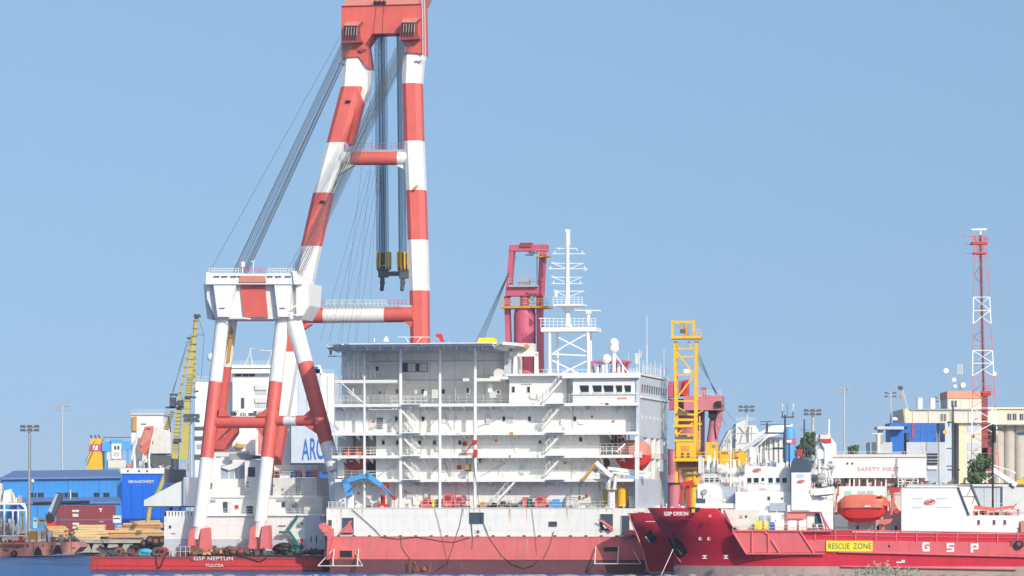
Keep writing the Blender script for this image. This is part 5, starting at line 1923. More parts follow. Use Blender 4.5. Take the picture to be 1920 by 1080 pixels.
# orange lifeboat on its davit
lb, A, Z, Ln, H = lifeboat('big orange enclosed lifeboat hanging beside the white emblem casing', FS, 1569, 1664, 927, 980, .6, 'orange', 'signal_red', 2.8)
MB(FS).Pl([(1646, 946), (1646, 932), (1651, 928), (1662, 933), (1667, 942), (1667, 950)], .9, 2.9).build('cockpit', 'orange', lb)
M = MB(FS)
for y in (936, 939):
    M.B(1645, y, 1655, y + 1.4, .82, .9)
M.build('reflector', 'lemon', lb)
box(lb, 'window', 'black', 1644, 931, 1653, 934.5, .8, .9)
for x in (1580, 1612):
    drum(lb, 'porthole', 'maroon', x, 955.5, 1.2, .55, .62)
box(lb, 'label_plate', 'offwhite', 1621, 947.5, 1632, 950.5, .58, .65)
rail(lb, 'orange', (1582, 935, 1.2), (1640, 934, 1.2), 4, 0, 8, .8, 1)
dv = thing('lifeboat_davit', 'red davit frame holding the aft end of the orange lifeboat', 'davit', FS)
M = MB(FS)
M.B(1667, 915, 1687, 922, 1.2, 2.6)
M.build('head', 'signal_red', dv)
bar(dv, 'arm', 'orange', (1671, 965, 1.4), (1676, 920, 1.4), 5)
bar(dv, 'arm', 'orange', (1671, 930, 1.8), (1684, 960, 1.8), 3)
M = MB(FS)
M.Pl([(1640, 980), (1655, 974), (1674, 972), (1670, 980), (1658, 984)], 1, 2.4)
M.build('cradle', 'orange', dv)
bar(dv, 'post', 'orange', (1655, 996, 1.6), (1655, 980, 1.6), 6)
drum(dv, 'winch', 'signal_red', 1681, 958, 5, 1.4, 2.4)
bar(dv, 'post', 'signal_red', (1668, 968, 1.2), (1668, 940, 1.2), 3)
M = MB(FS)
M.T((1572, 930, 1), (1572, 912, 1), 4)
M.build('fore_post', 'orange', dv)

# far red ship: only its bow shows
FS2 = Frame(1180, 476, 6)
BS = thing('supply_ship', 'second dark red bow peeping out behind the nearest red ship', 'ship', FS2)
BH = ship_hull(BS, FS2, 12, [(1179, 962), (1190, 990), (1202, 1020), (1211, 1050), (1217, 1071), (1218, 1085), (1218, 1095)],
          [(1180, 962), (1320, 960), (1345, 1000), (1930, 1004), (2100, 1004)], 16, [0, 0, 0, 0, 1, 2], 60)
pk = decal(BS, BH, 'anchor_pocket', 'black', [(1209, 1004), (1219, 992), (1233, 1010), (1227, 1019), (1222, 1018)])
bar(pk, 'anchor', 'grey', (1210, 1006, skin_depth(BH, 1211, 1006) - .1), (1218, 1017, skin_depth(BH, 1218, 1017) - .1), 3)
M = MB(FS2)
M.Pa([(1178, 962, 5.8), (1189, 989, 5.8), (1206, 1034, 5.7), (1216, 1072, 5.7)], 3.2, 5.8)
M.build('stem_bar', 'salmon', BS)
bar(BS, 'bow_rail', 'white', (1211, 978, 2.6), (1228, 978, 2.2), 1.6)
clutter(BS, 1186, 1225, 964, 4, 8, ['salmon', 'offwhite', 'maroon', 'dark_grey'], 7, 2)
# its house and the white banner block behind the near ship
box(BS, 'house', 'white', 1330, 925, 1420, 962, 3, 10)
box(BS, 'house', 'offwhite', 1316, 888, 1352, 925, 5, 10)
box(BS, 'house', 'white', 1348, 878, 1398, 930, 5.5, 10)
for x in (1322, 1332, 1342):
    box(BS, 'window', 'slate', x, 896, x + 6, 902, 4.9, 5)
for x in (1354, 1366, 1378):
    box(BS, 'window', 'grey', x, 889, x + 7, 895, 5.4, 5.5)
    box(BS, 'window', 'grey_blue', x, 906, x + 7, 912, 5.4, 5.5)
for y in (887, 903, 918):
    rail(BS, 'white', (1312, y, 4.6), (1402, y, 4.6), 8, 0, 9, 1.0, 2)
clutter(BS, 1310, 1400, 888, 5, 16, ['white', 'offwhite', 'light_grey', 'grey', 'white'], 34, 3)
clutter(BS, 1310, 1400, 925, 3.4, 14, ['white', 'offwhite', 'light_grey', 'dark_grey', 'salmon'], 22, 1.4)
clutter(BS, 1400, 1480, 880, 6, 8, ['white', 'offwhite', 'light_grey'], 20, 3)
for x, y0 in ((1318, 858), (1340, 846), (1386, 862), (1332, 868)):
    bar(BS, 'vent_pipe', 'white', (x, 900, 5.5), (x, y0, 5.5), 3, n=8)
box(BS, 'house', 'offwhite', 1525, 905, 1575, 960, 4, 10)
box(BS, 'house', 'white', 1520, 880, 1562, 905, 6, 11)
for x in (1526, 1536, 1548):
    box(BS, 'window', 'slate', x, 890, x + 5, 897, 5.9, 6)
for y in (878, 904, 918):
    rail(BS, 'white', (1518, y, 5.2), (1575, y, 5.2), 8, 0, 8, 1.0, 2)
clutter(BS, 1518, 1566, 880, 5.6, 12, ['white', 'offwhite', 'grey', 'slate'], 26, 2)
clutter(BS, 1520, 1575, 912, 3.2, 12, ['white', 'offwhite', 'signal_red', 'slate', 'light_grey'], 18, 1)
bn = thing('banner_house', 'long white deckhouse block lettered in red, behind the orange lifeboat', 'deckhouse', FS2)
box(bn, 'wall', 'white', 1561, 857, 1737, 893, 7, 12)
box(bn, 'top_rail', 'offwhite', 1561, 852, 1737, 857, 6.8, 12)
M = MB(FS2)
M.Rl((1561, 852, 7), (1737, 852, 7), 5, 0, 10, .9, 1)
M.build('railing', 'offwhite', bn)
for x in (1589, 1598):
    box(bn, 'window', 'slate', x - 1.8, 867, x + 1.8, 871, 6.95, 7)
text(bn, 'SAFETY FIRST', 1647, 880, 7.6, 6.97, 'faded_red', sx=1.08, font_gap=1.15, bold=.015)
M = MB(FS2)
for x in (1592, 1600, 1610, 1625, 1640, 1660, 1690, 1720, 1735):
    M.B(x, 893, x + 2.6, 960, 7.2, 7.6)
M.B(1561, 893, 1737, 896, 6.9, 12)
M.build('support_posts', 'white', bn)
box(bn, 'lower_wall', 'offwhite', 1565, 896, 1740, 965, 9, 12)
M = MB(FS2)
for y in (898, 903, 908):
    M.T((1683, y, 7), (1722, y, 7), 1.5)
for x in (1684, 1697, 1712):
    M.T((x, 896, 7), (x, 914, 7), 2)
M.build('cage', 'white', bn)
clutter(bn, 1575, 1740, 912, 7.5, 26, ['slate', 'offwhite', 'grey', 'white', 'dark_grey', 'offwhite'], 16, 1.4)
# ---------------------------------------------------------------- left side: quay, timber, sheds, ships behind
def frame_at(Y, px=960, deg=0):
    return Frame(px, Y, deg)
# rusty pontoon with tyre and white deck frames
FP = frame_at(655, 40)
RP = thing('rusty_pontoon', 'rust-red flat pontoon moored at the timber quay', 'pontoon', FP)
M = MB(FP)
M.Pl([(-60, 1018), (146, 1016), (150, 1026), (140, 1036), (100, 1038), (88, 1041), (-60, 1046)], 0, 12)
M.build('hull', 'rust_pink', RP)
M = MB(FP)
M.Pl([(-60, 1021), (45, 1020), (45, 1024), (-60, 1026)], -.3, -.002)
M.build('hull_plate', 'rust', RP)
for i in range(5):
    x = -10 + i * 36
    box(RP, 'hull_rib', 'rust', x, 1017, x + 1.0, 1036, -.10, 0)
rp = random.Random(31)
for i in range(16):
    x, y = rp.uniform(0, 140), rp.uniform(1019, 1034)
    w, h = rp.uniform(3, 14), rp.uniform(2, 6)
    MB(FP).Pl([(x, y), (x + w * .4, y - h * .4), (x + w, y + h * .1), (x + w * .8, y + h), (x + w * .2, y + h * .8)], -.02 - i * .002, .0).build('rust_patch', rp.choice(('rust', 'brown', 'rust', 'salmon')), RP)
drum(RP, 'fender_tyre', 'rubber', 26, 1038, 6, -.8, -.02)
drum(RP, 'tyre_rim', 'rust', 26, 1038, 2.6, -.85, -.8)
for x, y in ((71, 1036), (108, 1033)):
    M = MB(FP)
    M.Pl([(x - 5, y - 6), (x, y - 12), (x + 6, y - 4), (x + 9, y + 6), (x - 7, y + 5)], -.35, 0)
    M.build('dark_fender', 'rubber', RP)
ladder = MB(FP)
ladder.B(105, 1018, 113, 1022, -.1, 0)
ladder.build('hull_mark', 'offwhite', RP)
clutter(RP, 60, 146, 1017, .6, 18, ['brown', 'dark_grey', 'offwhite', 'rust', 'grey', 'slate'], 16, 3)
clutter(RP, -10, 50, 1019, .4, 12, ['signal_red', 'maroon', 'signal_red', 'dark_grey', 'slate'], 12, 2)
box(RP, 'ochre_caisson', 'ochre', 53, 996, 68, 1018, 1, 3.2)
for i, x in enumerate((70, 80, 90)):
    box(RP, 'pale_cabinet', ['offwhite', 'concrete', 'offwhite'][i], x, 995, x + 7, 1016, 1.5, 3)
FW = frame_at(668, 20)
WF = thing('white_frame_unit', 'white tubular deck unit with frames and machinery standing on the rusty pontoon', 'deck unit', FW)
M = MB(FW)
for (a, b) in (((-20, 945), (46, 945)), ((-20, 957), (50, 957)), ((40, 945), (50, 957)), ((34, 957), (34, 1005)), ((49, 957), (49, 1005)), ((-20, 1005), (50, 1005)), ((24, 957), (24, 1005)), ((8, 945), (8, 1005)), ((46, 945), (49, 957))):
    M.T((*a, 0), (*b, 0), 3.4)
    M.T((*a, 3), (*b, 3), 3.0)
M.build('frame', 'white', WF)
M = MB(FW)
M.Pl([(34, 947), (42, 947), (46, 955), (38, 955)], .4, .6)
M.build('window', 'blue', WF)
poly(WF, 'yellow_brace', 'yellow', [(39, 962), (43, 962), (45, 990), (40, 1000)], 1.4, 1.8)
poly(WF, 'tower', 'white', [(4, 945), (8, 920), (20, 917), (22, 945)], 1, 3)
poly(WF, 'tower_leg', 'offwhite', [(20, 920), (25, 924), (31, 943), (26, 945)], 1, 2)
box(WF, 'tower', 'offwhite', -12, 906, 3, 945, 2, 4)
clutter(WF, -12, 32, 1003, .8, 16, ['white', 'offwhite', 'grey', 'rose', 'white', 'light_grey'], 38, 2)
clutter(WF, -10, 40, 945, .8, 10, ['white', 'offwhite', 'grey', 'light_grey'], 18, 2)
# concrete pier on legs
FQ = frame_at(672, 220)
PR = thing('concrete_pier', 'low concrete pier with splayed beige legs behind the red stern', 'pier', FQ)
M = MB(FQ)
M.B(150, 1013, 330, 1018, 0, 14)
M.build('deck', 'concrete', PR)
for x in (150, 176, 204, 232, 262, 290):
    poly(PR, 'pier_leg', 'concrete', [(x, 1018), (x + 16, 1018), (x + 22, 1036), (x - 6, 1036)], .4, 5)
box(PR, 'shadow_wall', 'concrete', 140, 1018, 330, 1040, 6, 7)
M = MB(FQ)
for i in range(24):
    a = math.pi * (i / 23)
    x = 206 - math.cos(a) * 20
    if i:
        M.T((x0, y0, -.3), (x, 1023 + math.sin(a) * 6, -.3), 5)
    x0, y0 = x, 1023 + math.sin(a) * 6
M.build('hanging_fender', 'rubber', PR)
M = MB(FQ)
M.Bm((244, 1025), (300, 1022), 6, 1, -.3)
M.build('hanging_fender', 'rubber', PR)
for i, (x, y, r) in enumerate(((281, 1012, 7.5), (292, 1014, 8.5), (270, 1018, 6.5), (303, 1013, 8))):
    g = 'heap of black tyres on the pier'
    solo(MB(FQ).tube(FQ.at(x, y, -2 + i * .3), FQ.at(x, y, -2 + i * .3) + Vector((0, 1.0, 0)), r * FQ.k, n=14).tube(FQ.at(x, y, -2.1 + i * .3), FQ.at(x, y, -2.1 + i * .3) + Vector((0, .2, 0)), r * .5 * FQ.k, n=10, mi=1),
         'fender_tyre', ['rubber', 'rust'], 'large black tyre ' + ['at the top of the dark heap', 'largest in the middle of the dark heap', 'lowest at the left of the dark heap', 'at the right end of the dark heap'][i] + ' on the pier', 'tyre', g)

# timber on the quay
FT = frame_at(700, 200)
def logs(label, x0, x1, yt, yb, v, mat, r=2.6, ends='timber_pale', seed=0, lean=0, planks=False):
    rr = random.Random(seed)
    t = thing('timber_stack', label, 'timber stack', FT, 'timber stacked on the quay')
    slope = (.10 if not planks else .03)
    y = yb - r * .5
    row = 0
    n = 0
    while y > yt:
        for k in range(3 if row % 2 else 4):
            vv = v + k * r * 2.1 * FT.k + rr.uniform(-.05, .05)
            a0, a1 = x0 + rr.uniform(0, 7) + row * lean, x1 - rr.uniform(0, 9) - row * .6
            M = MB(FT)
            if planks:
                A, Bq = M.P((a0, y + rr.uniform(-.6, .6)), vv), M.P((a1, y + rr.uniform(-.6, .6)), vv - (a1 - a0) * .012)
                M.beam(A, Bq, r * .85 * FT.k, r * 2.0 * FT.k)
            else:
                M.T((a0 + rr.uniform(0, 22), y + rr.uniform(-1, 2.2), vv + 1.2), (a1 - rr.uniform(0, 22), y + rr.uniform(-1.4, 1.4), vv - 1.2), r * rr.uniform(1.1, 1.9), n=7)
            M.build('plank' if planks else 'log', rr.choice(mat), t)
            n += 1
        y -= r * (1.0 if planks else 1.45)
        row += 1
    return t
logs('orange brown sawn planks stacked below the left end of the maroon containers', 86, 130, 987, 1007, -6, ['timber_orange', 'timber'], 4.2, seed=1, planks=True)
logs('pale yellow sawn planks stacked in front of the maroon containers', 132, 205, 983, 1006, -7, ['timber_pale', 'timber_pale', 'timber'], 4.4, seed=2, planks=True, lean=3)
logs('low pile of pale planks at the quay edge below the yellow stack', 140, 190, 1004, 1012, -9, ['timber_pale', 'timber'], 3.6, seed=3, planks=True)
logs('brown round logs piled in front of the bright blue transom', 214, 312, 979, 1000, -2, ['timber_brown', 'timber', 'timber_orange'], 3.4, seed=4)
logs('weathered logs at the quay edge below the brown log pile', 180, 312, 995, 1010, -6, ['timber_brown', 'timber', 'timber_orange', 'concrete'], 3.4, seed=5)
logs('orange log ends piled highest behind the other logs', 240, 318, 974, 985, 2, ['timber_orange', 'timber'], 3.4, seed=6)
logs('grey weathered poles lying in front at the pier edge', 170, 290, 1006, 1013, -8, ['concrete', 'timber_brown', 'grey'], 2.6, seed=8)
# containers
FK = frame_at(718, 160, 6)
def container(label, x0, y0, x1, y1, v, marks):
    t = thing('shipping_container', label, 'container', FK, 'maroon containers behind the timber')
    a, b = FK.at(x0, y0, v), FK.at(x1, y1, v)
    M = MB(FK)
    M.box((a.x + .1, v + .06, b.z + .1), (b.x - .1, v + 2.4, a.z - .05))
    n = 38
    for i in range(n):
        u = a.x + .2 + (b.x - a.x - .4) * i / n
        M.box((u, v + .01, b.z + .15), (u + (b.x - a.x) / n * .5, v + .06, a.z - .15))
    M.build('body', 'maroon', t)
    M = MB(FK)
    for (p, q) in (((a.x, v, b.z), (a.x + .16, v + 2.44, a.z)), ((b.x - .16, v, b.z), (b.x, v + 2.44, a.z)), ((a.x, v, b.z), (b.x, v + .1, b.z + .16)), ((a.x, v, a.z - .14), (b.x, v + .1, a.z + .01))):
        M.box(p, q)
    M.build('frame', 'maroon', t)
    for (mx0, my0, mx1, my1) in marks:
        box(t, 'marking', 'offwhite', mx0, my0, mx1, my1, v - .02, v)
    for i in range(3):
        MB(FK).box((b.x, v + .3 + i * .6, b.z + .2), (b.x + .05, v + .4 + i * .6, a.z - .2)).build('door_bar', 'maroon', t)
    return t
container('upper maroon container with white lettering marks on its long side', 105, 947.5, 212, 974.5, 0, ((135, 956, 148, 960), (136, 963.5, 147, 969), (185, 953, 192, 955), (187.5, 955, 190, 960)))
container('lower maroon container half hidden by pale planks', 105, 975.5, 210, 1001, .2, ((136, 980, 148, 984.5), (136, 987, 148, 991), (186, 977.5, 194, 978.7)))
cv = thing('conveyor', 'dark grey inclined conveyor leaning at the left end of the maroon containers', 'conveyor', FT)
poly(cv, 'trough', 'slate', [(88, 965), (106, 923), (117, 924), (117, 932), (100, 970)], -4, -2)
poly(cv, 'side_plate', 'grey_blue', [(90, 958), (105, 926), (109, 926), (96, 962)], -4.2, -4.01)
box(cv, 'drive_housing', 'black', 86, 964, 99, 978, -4.4, -1.6)
box(cv, 'foot', 'signal_red', 88, 978, 104, 986, -4, -2)
bar(cv, 'strut', 'slate', (108, 962, -4), (113, 982, -4), 3)
pp = thing('pipeline', 'long black pipe running level across the warehouse front', 'pipe', FT)
bar(pp, 'pipe', 'black', (62, 944, 6), (168, 941, 6), 6, n=8)
for x in (70, 120, 160):
    bar(pp, 'support', 'dark_grey', (x, 943, 6), (x, 990, 6), 1.6)
# parked things on the quay between
def quay_box(label, name, cat, mat, x0, y0, x1, y1, v):
    t = thing(name, label, cat, FT)
    box(t, 'body', mat, x0, y0, x1, y1, v, v + 2)
    box(t, 'roof', mat, x0 - .6, y0 - 1.4, x1 + .6, y0, v - .1, v + 2.1)
    M = MB(FT)
    M.B(x0 + 1, y0 + 3, x1 - 1, y0 + 5.5, v - .04, v)
    M.build('window', 'slate', t)
quay_box('pale green cabin at the foot of the floodlight mast', 'site_cabin', 'cabin', 'glass_green', 62, 972, 70, 990, -2)
quay_box('small white van beside the blue transom', 'white_van', 'van', 'white', 212, 968, 226, 980, 8)
quay_box('white van parked left of the conveyor foot', 'white_van', 'van', 'offwhite', 73, 972, 85, 985, 4)
# blue warehouse
FH = frame_at(800, 110, -8)
BW = thing('blue_warehouse', 'long bright blue warehouse with grey-blue roof and lower lean-to', 'warehouse', FH)
box(BW, 'wall', 'clad_blue', 5, 895, 229, 992, 0, 30)
poly(BW, 'gable', 'clad_blue', [(5, 895), (5, 896), (229, 896), (229, 895)], 0.02, 30)
M = MB(FH)
a, b = FH.at(3, 895, -.8), FH.at(229, 895, -.8)
zt_ = FH.at(10, 880, 16).z
M.add([(a.x, -.8, a.z - .1), (b.x, -.8, b.z + .2), (b.x, 14, zt_), (a.x + 2.6, 14, zt_ - .3), (a.x, 30, a.z), (b.x, 30, a.z), (a.x, -.8, a.z - .45), (b.x, -.8, b.z - .15)],
      [(0, 1, 2, 3), (3, 2, 5, 4), (0, 3, 4), (1, 5, 2), (6, 7, 1, 0)])
M.build('roof', 'roof_blue', BW)
M = MB(FH)
a, b = FH.at(30, 942, -7), FH.at(228, 938, -7)
M.add([(a.x, -7, a.z), (b.x, -7, a.z + .1), (b.x, -.05, a.z + 1.1), (a.x, -.05, a.z + 1.0), (a.x, -7, a.z - .3), (b.x, -7, a.z - .2)], [(0, 1, 2, 3), (4, 5, 1, 0)])
M.build('lean_to_roof', 'roof_blue', BW)
box(BW, 'lean_to_wall', 'clad_blue', 32, 944, 228, 992, -6.5, -.1)
for x in (57, 71, 121, 135, 176, 194):
    p = box(BW, 'window', 'glass', x, 924.5, x + 11, 932.5, -.06, .0)
    M = MB(FH)
    M.B(x - .8, 932.5, x + 11.8, 933.6, -.14, -.0)
    M.B(x - .8, 923.6, x + 11.8, 924.5, -.14, -.0)
    M.B(x + 5, 924.5, x + 6, 932.5, -.10, -.06)
    M.build('frame', 'slate', p)
for x in (64, 129, 187):
    bar(BW, 'downpipe', 'sky_blue', (x, 896, -.15), (x, 938, -.15), 1.2)
bar(BW, 'vent_pipe', 'offwhite', (132, 938, -3), (132, 918, -3), 2)
# floodlight masts
def floodmast(label, px, ytop, ybot, Y, w, nl=6, hw=14, mat='grey', dark='dark_grey'):
    F = frame_at(Y, px)
    t = thing('floodlight_mast', label, 'light mast', F, 'floodlight masts of the harbour')
    bar(t, 'pole', mat, (px, ybot, 0), (px, ytop, 0), w, w2=w * .7, n=8)
    M = MB(F)
    M.T((px - hw, ytop + 2, 0), (px + hw, ytop + 2, 0), max(1.2, w * .25))
    M.T((px - hw, ytop + 8, 0), (px + hw, ytop + 8, 0), max(1.0, w * .2))
    M.build('head_frame', dark, t)
    for i in range(nl):
        x = px - hw + 2 * hw * (i % (nl // 2)) / max(1, nl // 2 - 1)
        y = ytop + (0 if i < nl // 2 else 7)
        M = MB(F)
        M.Pl([(x - hw * .36, y + hw * .20), (x - hw * .30, y - hw * .16), (x + hw * .30, y - hw * .16), (x + hw * .36, y + hw * .20)], -.6, .4)
        M.Pl([(x - hw * .30, y + hw * .20), (x + hw * .30, y + hw * .20), (x + hw * .26, y + hw * .30), (x - hw * .26, y + hw * .30)], -.5, .3, 1)
        M.build('floodlight', [dark, 'offwhite'], t)
    return t
FM = floodmast('thick grey floodlight mast in front of the blue warehouse', 55, 799, 1000, 690, 6.2, 6, 13, 'grey')
M = MB(FR[FM.name])
for i in range(40):
    y = 815 + i * 4.4
    M.B(56.6, y, 58.8, y + .9, -.5, -.3)
M.build('climbing_rungs', 'brown', FM)
ball(FM, 'wall_lamp', 'white', (61, 902), 3.4)
floodmast('pale thin floodlight mast behind the left end of the blue warehouse', 117, 760, 900, 900, 3.0, 4, 9, 'light_grey', 'grey')
floodmast('grey floodlight mast beside the olive crane jib', 359, 782, 960, 640, 4.6, 6, 11, 'light_grey')
# yellow funnel and blue gantry of the ship lying behind the warehouse
FF = frame_at(905, 200)
YF = thing('ship_funnel', 'yellow ship funnel with red band rising behind the warehouse roof', 'funnel', FF)
M = MB(FF)
M.Pl([(162, 884), (170, 822), (190, 822), (193, 884)], 0, 6)
M.build('casing', 'yellow', YF)
M = MB(FF)
M.Pl([(166.5, 846), (168, 833), (192, 833), (192.6, 846)], -.08, 6.1)
M.build('red_band', 'rose', YF)
box(YF, 'emblem', 'white', 174, 835, 183, 844, -.14, -.09)
for x in (172, 180, 187):
    bar(YF, 'exhaust', 'dark_grey', (x, 822, 2), (x - 2, 816, 2), 3.5)
M = MB(FF)
M.T((163, 872, -.3), (181, 832, -.3), 1.6)
M.T((160, 866, -.3), (178, 826, -.3), 1.0)
M.build('funnel_stair', 'brown', YF)
BG = thing('blue_gantry', 'blue steel gantry with white cab behind the warehouse roof', 'gantry', FF)
for (a, b, w) in (((199, 884), (199, 838), 7), ((239, 884), (239, 838), 6), ((197, 835), (197, 820), 2), ((216, 835), (216, 820), 2)):
    bar(BG, 'post', 'sky_blue', (*a, 0), (*b, 0), w, n=4)
bar(BG, 'top_rail', 'slate', (193, 820, 0), (246, 820, 0), 2, n=4)
for (x0, y0, x1, y1) in ((191, 828, 208, 846), (226, 827, 245, 843), (206, 824, 226, 832)):
    box(BG, 'trolley', 'sky_blue', x0, y0, x1, y1, -.5, 2)
cb = box(BG, 'cab', 'white', 209, 832, 227, 860, -.8, 2)
for x in (214, 220):
    box(cb, 'window', 'slate', x, 836, x + 4, 843, -.85, -.8)
    box(cb, 'window', 'light_grey', x - 1, 847, x + 4, 856, -.85, -.8)
box(BG, 'crate', 'cream', 203, 863, 236, 877, -1, 2)
box(BG, 'hopper', 'offwhite', 200, 848, 210, 862, -.4, 2)
box(BG, 'red_case', 'salmon', 238, 870, 248, 880, -1, 1)
# blue hulled cargo ship, stern on, with free-fall lifeboat
FN = frame_at(838, 268)
NB = thing('blue_cargo_ship', 'bright blue ship stern with white house and orange free-fall boat frame', 'ship', FN)
M = MB(FN)
M.Pl([(228, 888), (307, 888), (303, 990), (229, 1008)], 0, 60)
M.build('hull', 'bright_blue', NB)
M = MB(FN)
for x in (247, 268, 285, 300):
    M.Bm((x, 890), (x + (2 if x > 270 else 1), 978), .9, .16, -.02)
M.build('plate_seam', 'blue', NB)
M = MB(FN)
M.B(226, 878, 308, 888, -.3, 60)
M.build('poop_bulwark', 'white', NB)
for x in (238, 259, 274):
    box(NB, 'mooring_port', 'slate', x, 881.5, x + 3.5, 885, -.36, -.3)
text(NB, 'BRANDNEST', 265, 903.3, 5.2, -.1, 'offwhite', sx=1.15, bold=.02)
box(NB, 'house', 'white', 246, 776, 306, 880, 6, 22)
M = MB(FN)
M.B(246, 774, 308, 778, 5.6, 22)
M.build('house_top', 'light_grey', NB)
box(NB, 'tan_pipe', 'ochre', 248, 781, 256, 808, 5.4, 6)
box(NB, 'house_wing', 'white_worn', 283, 800, 320, 850, 4, 14)
M = MB(FN)
for (a, b, w) in (((253, 884), (252, 858), 5), ((252, 858), (258, 806), 5), ((281, 884), (279, 858), 4), ((279, 858), (289, 796), 4), ((247, 862), (252, 830), 4), ((258, 806), (263, 800), 4)):
    M.T((*a, 1.5), (*b, 1.5), w)
M.build('launch_frame', 'white', NB)
for (x0, y0, x1, y1) in ((264, 794, 274, 796), (283, 826, 287, 832)):
    box(NB, 'house_opening', 'slate', x0, y0, x1, y1, 3.9 if x0 > 280 else 5.9, 4.0 if x0 > 280 else 6.0)
box(NB, 'aft_machinery', 'dark_grey', 284, 854, 330, 880, 3, 10)
box(NB, 'aft_machinery', 'grey', 308, 812, 326, 852, 5, 10)
clutter(NB, 258, 330, 880, 1, 12, ['slate', 'grey', 'dark_grey', 'light_grey'], 24, 4)
rail(NB, 'offwhite', (246, 774, 5.8), (308, 774, 5.8), 6, 0, 6, .8, 2)
fb = thing('freefall_lifeboat', 'orange free-fall lifeboat tilted nose down above the blue stern', 'lifeboat', FN)
M = MB(FN)
M.Pl([(271, 800), (286, 798), (287, 806), (279, 838), (271, 854), (261, 843), (261, 832)], -.5, 2.2)
M.build('hull', 'orange', fb)
M = MB(FN)
M.Pl([(274, 800), (284, 799), (283, 822), (266, 838), (262, 834)], -.8, -.501)
M.build('canopy', 'salmon', fb)
box(fb, 'window', 'maroon', 275, 802, 282, 806, -.9, -.8)
# olive yellow harbour cranes
FO = frame_at(730, 345)
def olive(label, pts, boxes, wires_):
    t = thing('harbour_crane', label, 'crane', FO)
    for (a, b, w, w2) in pts:
        bar(t, 'boom', 'olive_yellow', (*a, 0), (*b, 0), w * 1.3, w2=w2 * 1.3, n=4)
        M = MB(FO)
        for i in range(8):
            q = (i + .5) / 8
            x, y = a[0] + (b[0] - a[0]) * q, a[1] + (b[1] - a[1]) * q
            M.T((x - w * .55, y, -.5), (x + w * .55, y, -.5), 1.2, n=4)
        M.build('boom_rung', 'dark_grey', t)
    for (x0, y0, x1, y1, m) in boxes:
        box(t, 'platform', m, x0, y0, x1, y1, -1, 2)
    M = MB(FO)
    for (a, b, w) in wires_:
        M.T((*a, -.3), (*b, -.3), w)
    M.build('rigging', 'dark_grey', t)
    return t
olive('tall olive-yellow harbour crane jib standing nearest the white ship', [((356, 710), (368, 594), 12, 6), ((353, 745), (356, 705), 11, 10), ((345, 862), (352, 745), 17, 11), ((364, 735), (366, 640), 5, 4)],
      [(346, 743, 366, 746, 'slate'), (344, 776, 372, 780, 'slate'), (346, 784, 370, 788, 'slate'), (363, 589, 374, 594, 'slate'), (340, 868, 352, 884, 'grey')],
      [((370, 592), (383, 628), 1), ((383, 628), (377, 710), .9), ((361, 655), (364, 600), 1.4), ((366, 628), (383, 628), 1.2), ((364, 735), (372, 733), 4), ((350, 800), (346, 850), 1)])
olive('shorter olive-yellow crane jib leaning beside the tall jib', [((333, 760), (359, 632), 5.5, 4), ((331, 822), (336, 764), 11, 9), ((311, 806), (324, 770), 9, 7), ((328, 860), (330, 826), 13, 11)],
      [(318, 738, 332, 741, 'slate'), (310, 762, 345, 765, 'slate'), (325, 822, 340, 829, 'slate'), (318, 745, 328, 765, 'slate'), (334, 750, 342, 764, 'slate')],
      [((322, 740), (357, 628), 1.2), ((318, 762), (350, 640), .8), ((320, 740), (320, 764), 1.4), ((330, 740), (330, 764), 1.4), ((342, 745), (344, 765), 1.4), ((316, 780), (320, 810), 3), ((350, 634), (358, 634), 4)])
# yellow bent pipe and pale wedge shaped roof
FY2 = frame_at(690, 300)
solo(MB(FY2).Pa([(277, 978, 0), (280, 955, 0), (290, 935, 0), (300, 915, 0), (307, 895, 0), (313, 889, 0), (330, 888, 0)], 9, 0, 8), 'bent_pipe', 'olive_yellow', 'thick yellow bent pipe in front of the bright blue hull', 'pipe')
WD = thing('loading_canopy', 'pale wedge-shaped canopy pointing left beside the crane leg', 'canopy', frame_at(600, 320))
poly(WD, 'hood', 'canopy_white', [(270, 938), (330, 906), (346, 900), (346, 949), (270, 949)], 0, 5)
box(WD, 'side_panel', 'white', 345, 895, 374, 949, -.6, 5)
box(WD, 'end_panel', 'grey_blue', 344, 896, 350, 948, -.7, -.61)
MB(FR[WD.name]).B(272, 949, 374, 951, .2, 5).build('underside_beam', 'dark_grey', WD)
for x in (338, 368):
    bar(WD, 'post', 'grey', (x, 950, 2), (x, 1040, 2), 4)
clutter(WD, 312, 372, 968, 3, 14, ['slate', 'dark_grey', 'offwhite', 'grey', 'blue'], 18, 3)
box(WD, 'machine_house', 'dark_grey', 308, 880, 345, 905, 6, 10)
box(WD, 'machine_house', 'slate', 312, 910, 340, 925, 5.5, 9)
# car carrier behind the crane
FA = frame_at(762, 500)
CC = thing('car_carrier', 'tall white ship behind the crane legs with big blue letters on its side', 'ship', FA)
box(CC, 'house', 'white', 366, 716, 470, 905, 6, 26)
box(CC, 'house', 'white_plate', 436, 698, 546, 900, 3, 26)
box(CC, 'bridge_deck', 'white', 432, 692, 508, 700, 1.8, 26)
box(CC, 'roof', 'white', 424, 684, 510, 690, 2.5, 26)
for (a, b) in ((441, 453), (455, 466), (467, 478)):
    p = box(CC, 'window', 'glass', a, 701, b, 706, 2.94, 3.0)
    box(p, 'sill', 'offwhite', a, 706, b, 707, 2.9, 3.0)
box(CC, 'funnel_grille', 'slate', 452, 746, 458, 766, 2.9, 3)
for i in range(2):
    box(CC, 'balcony', 'offwhite', 478, 722 + i * 24, 500, 731 + i * 24, 2.6, 2.98)
    box(CC, 'balcony_opening', 'light_grey', 479, 731 + i * 24, 500, 740 + i * 24, 2.9, 2.98)
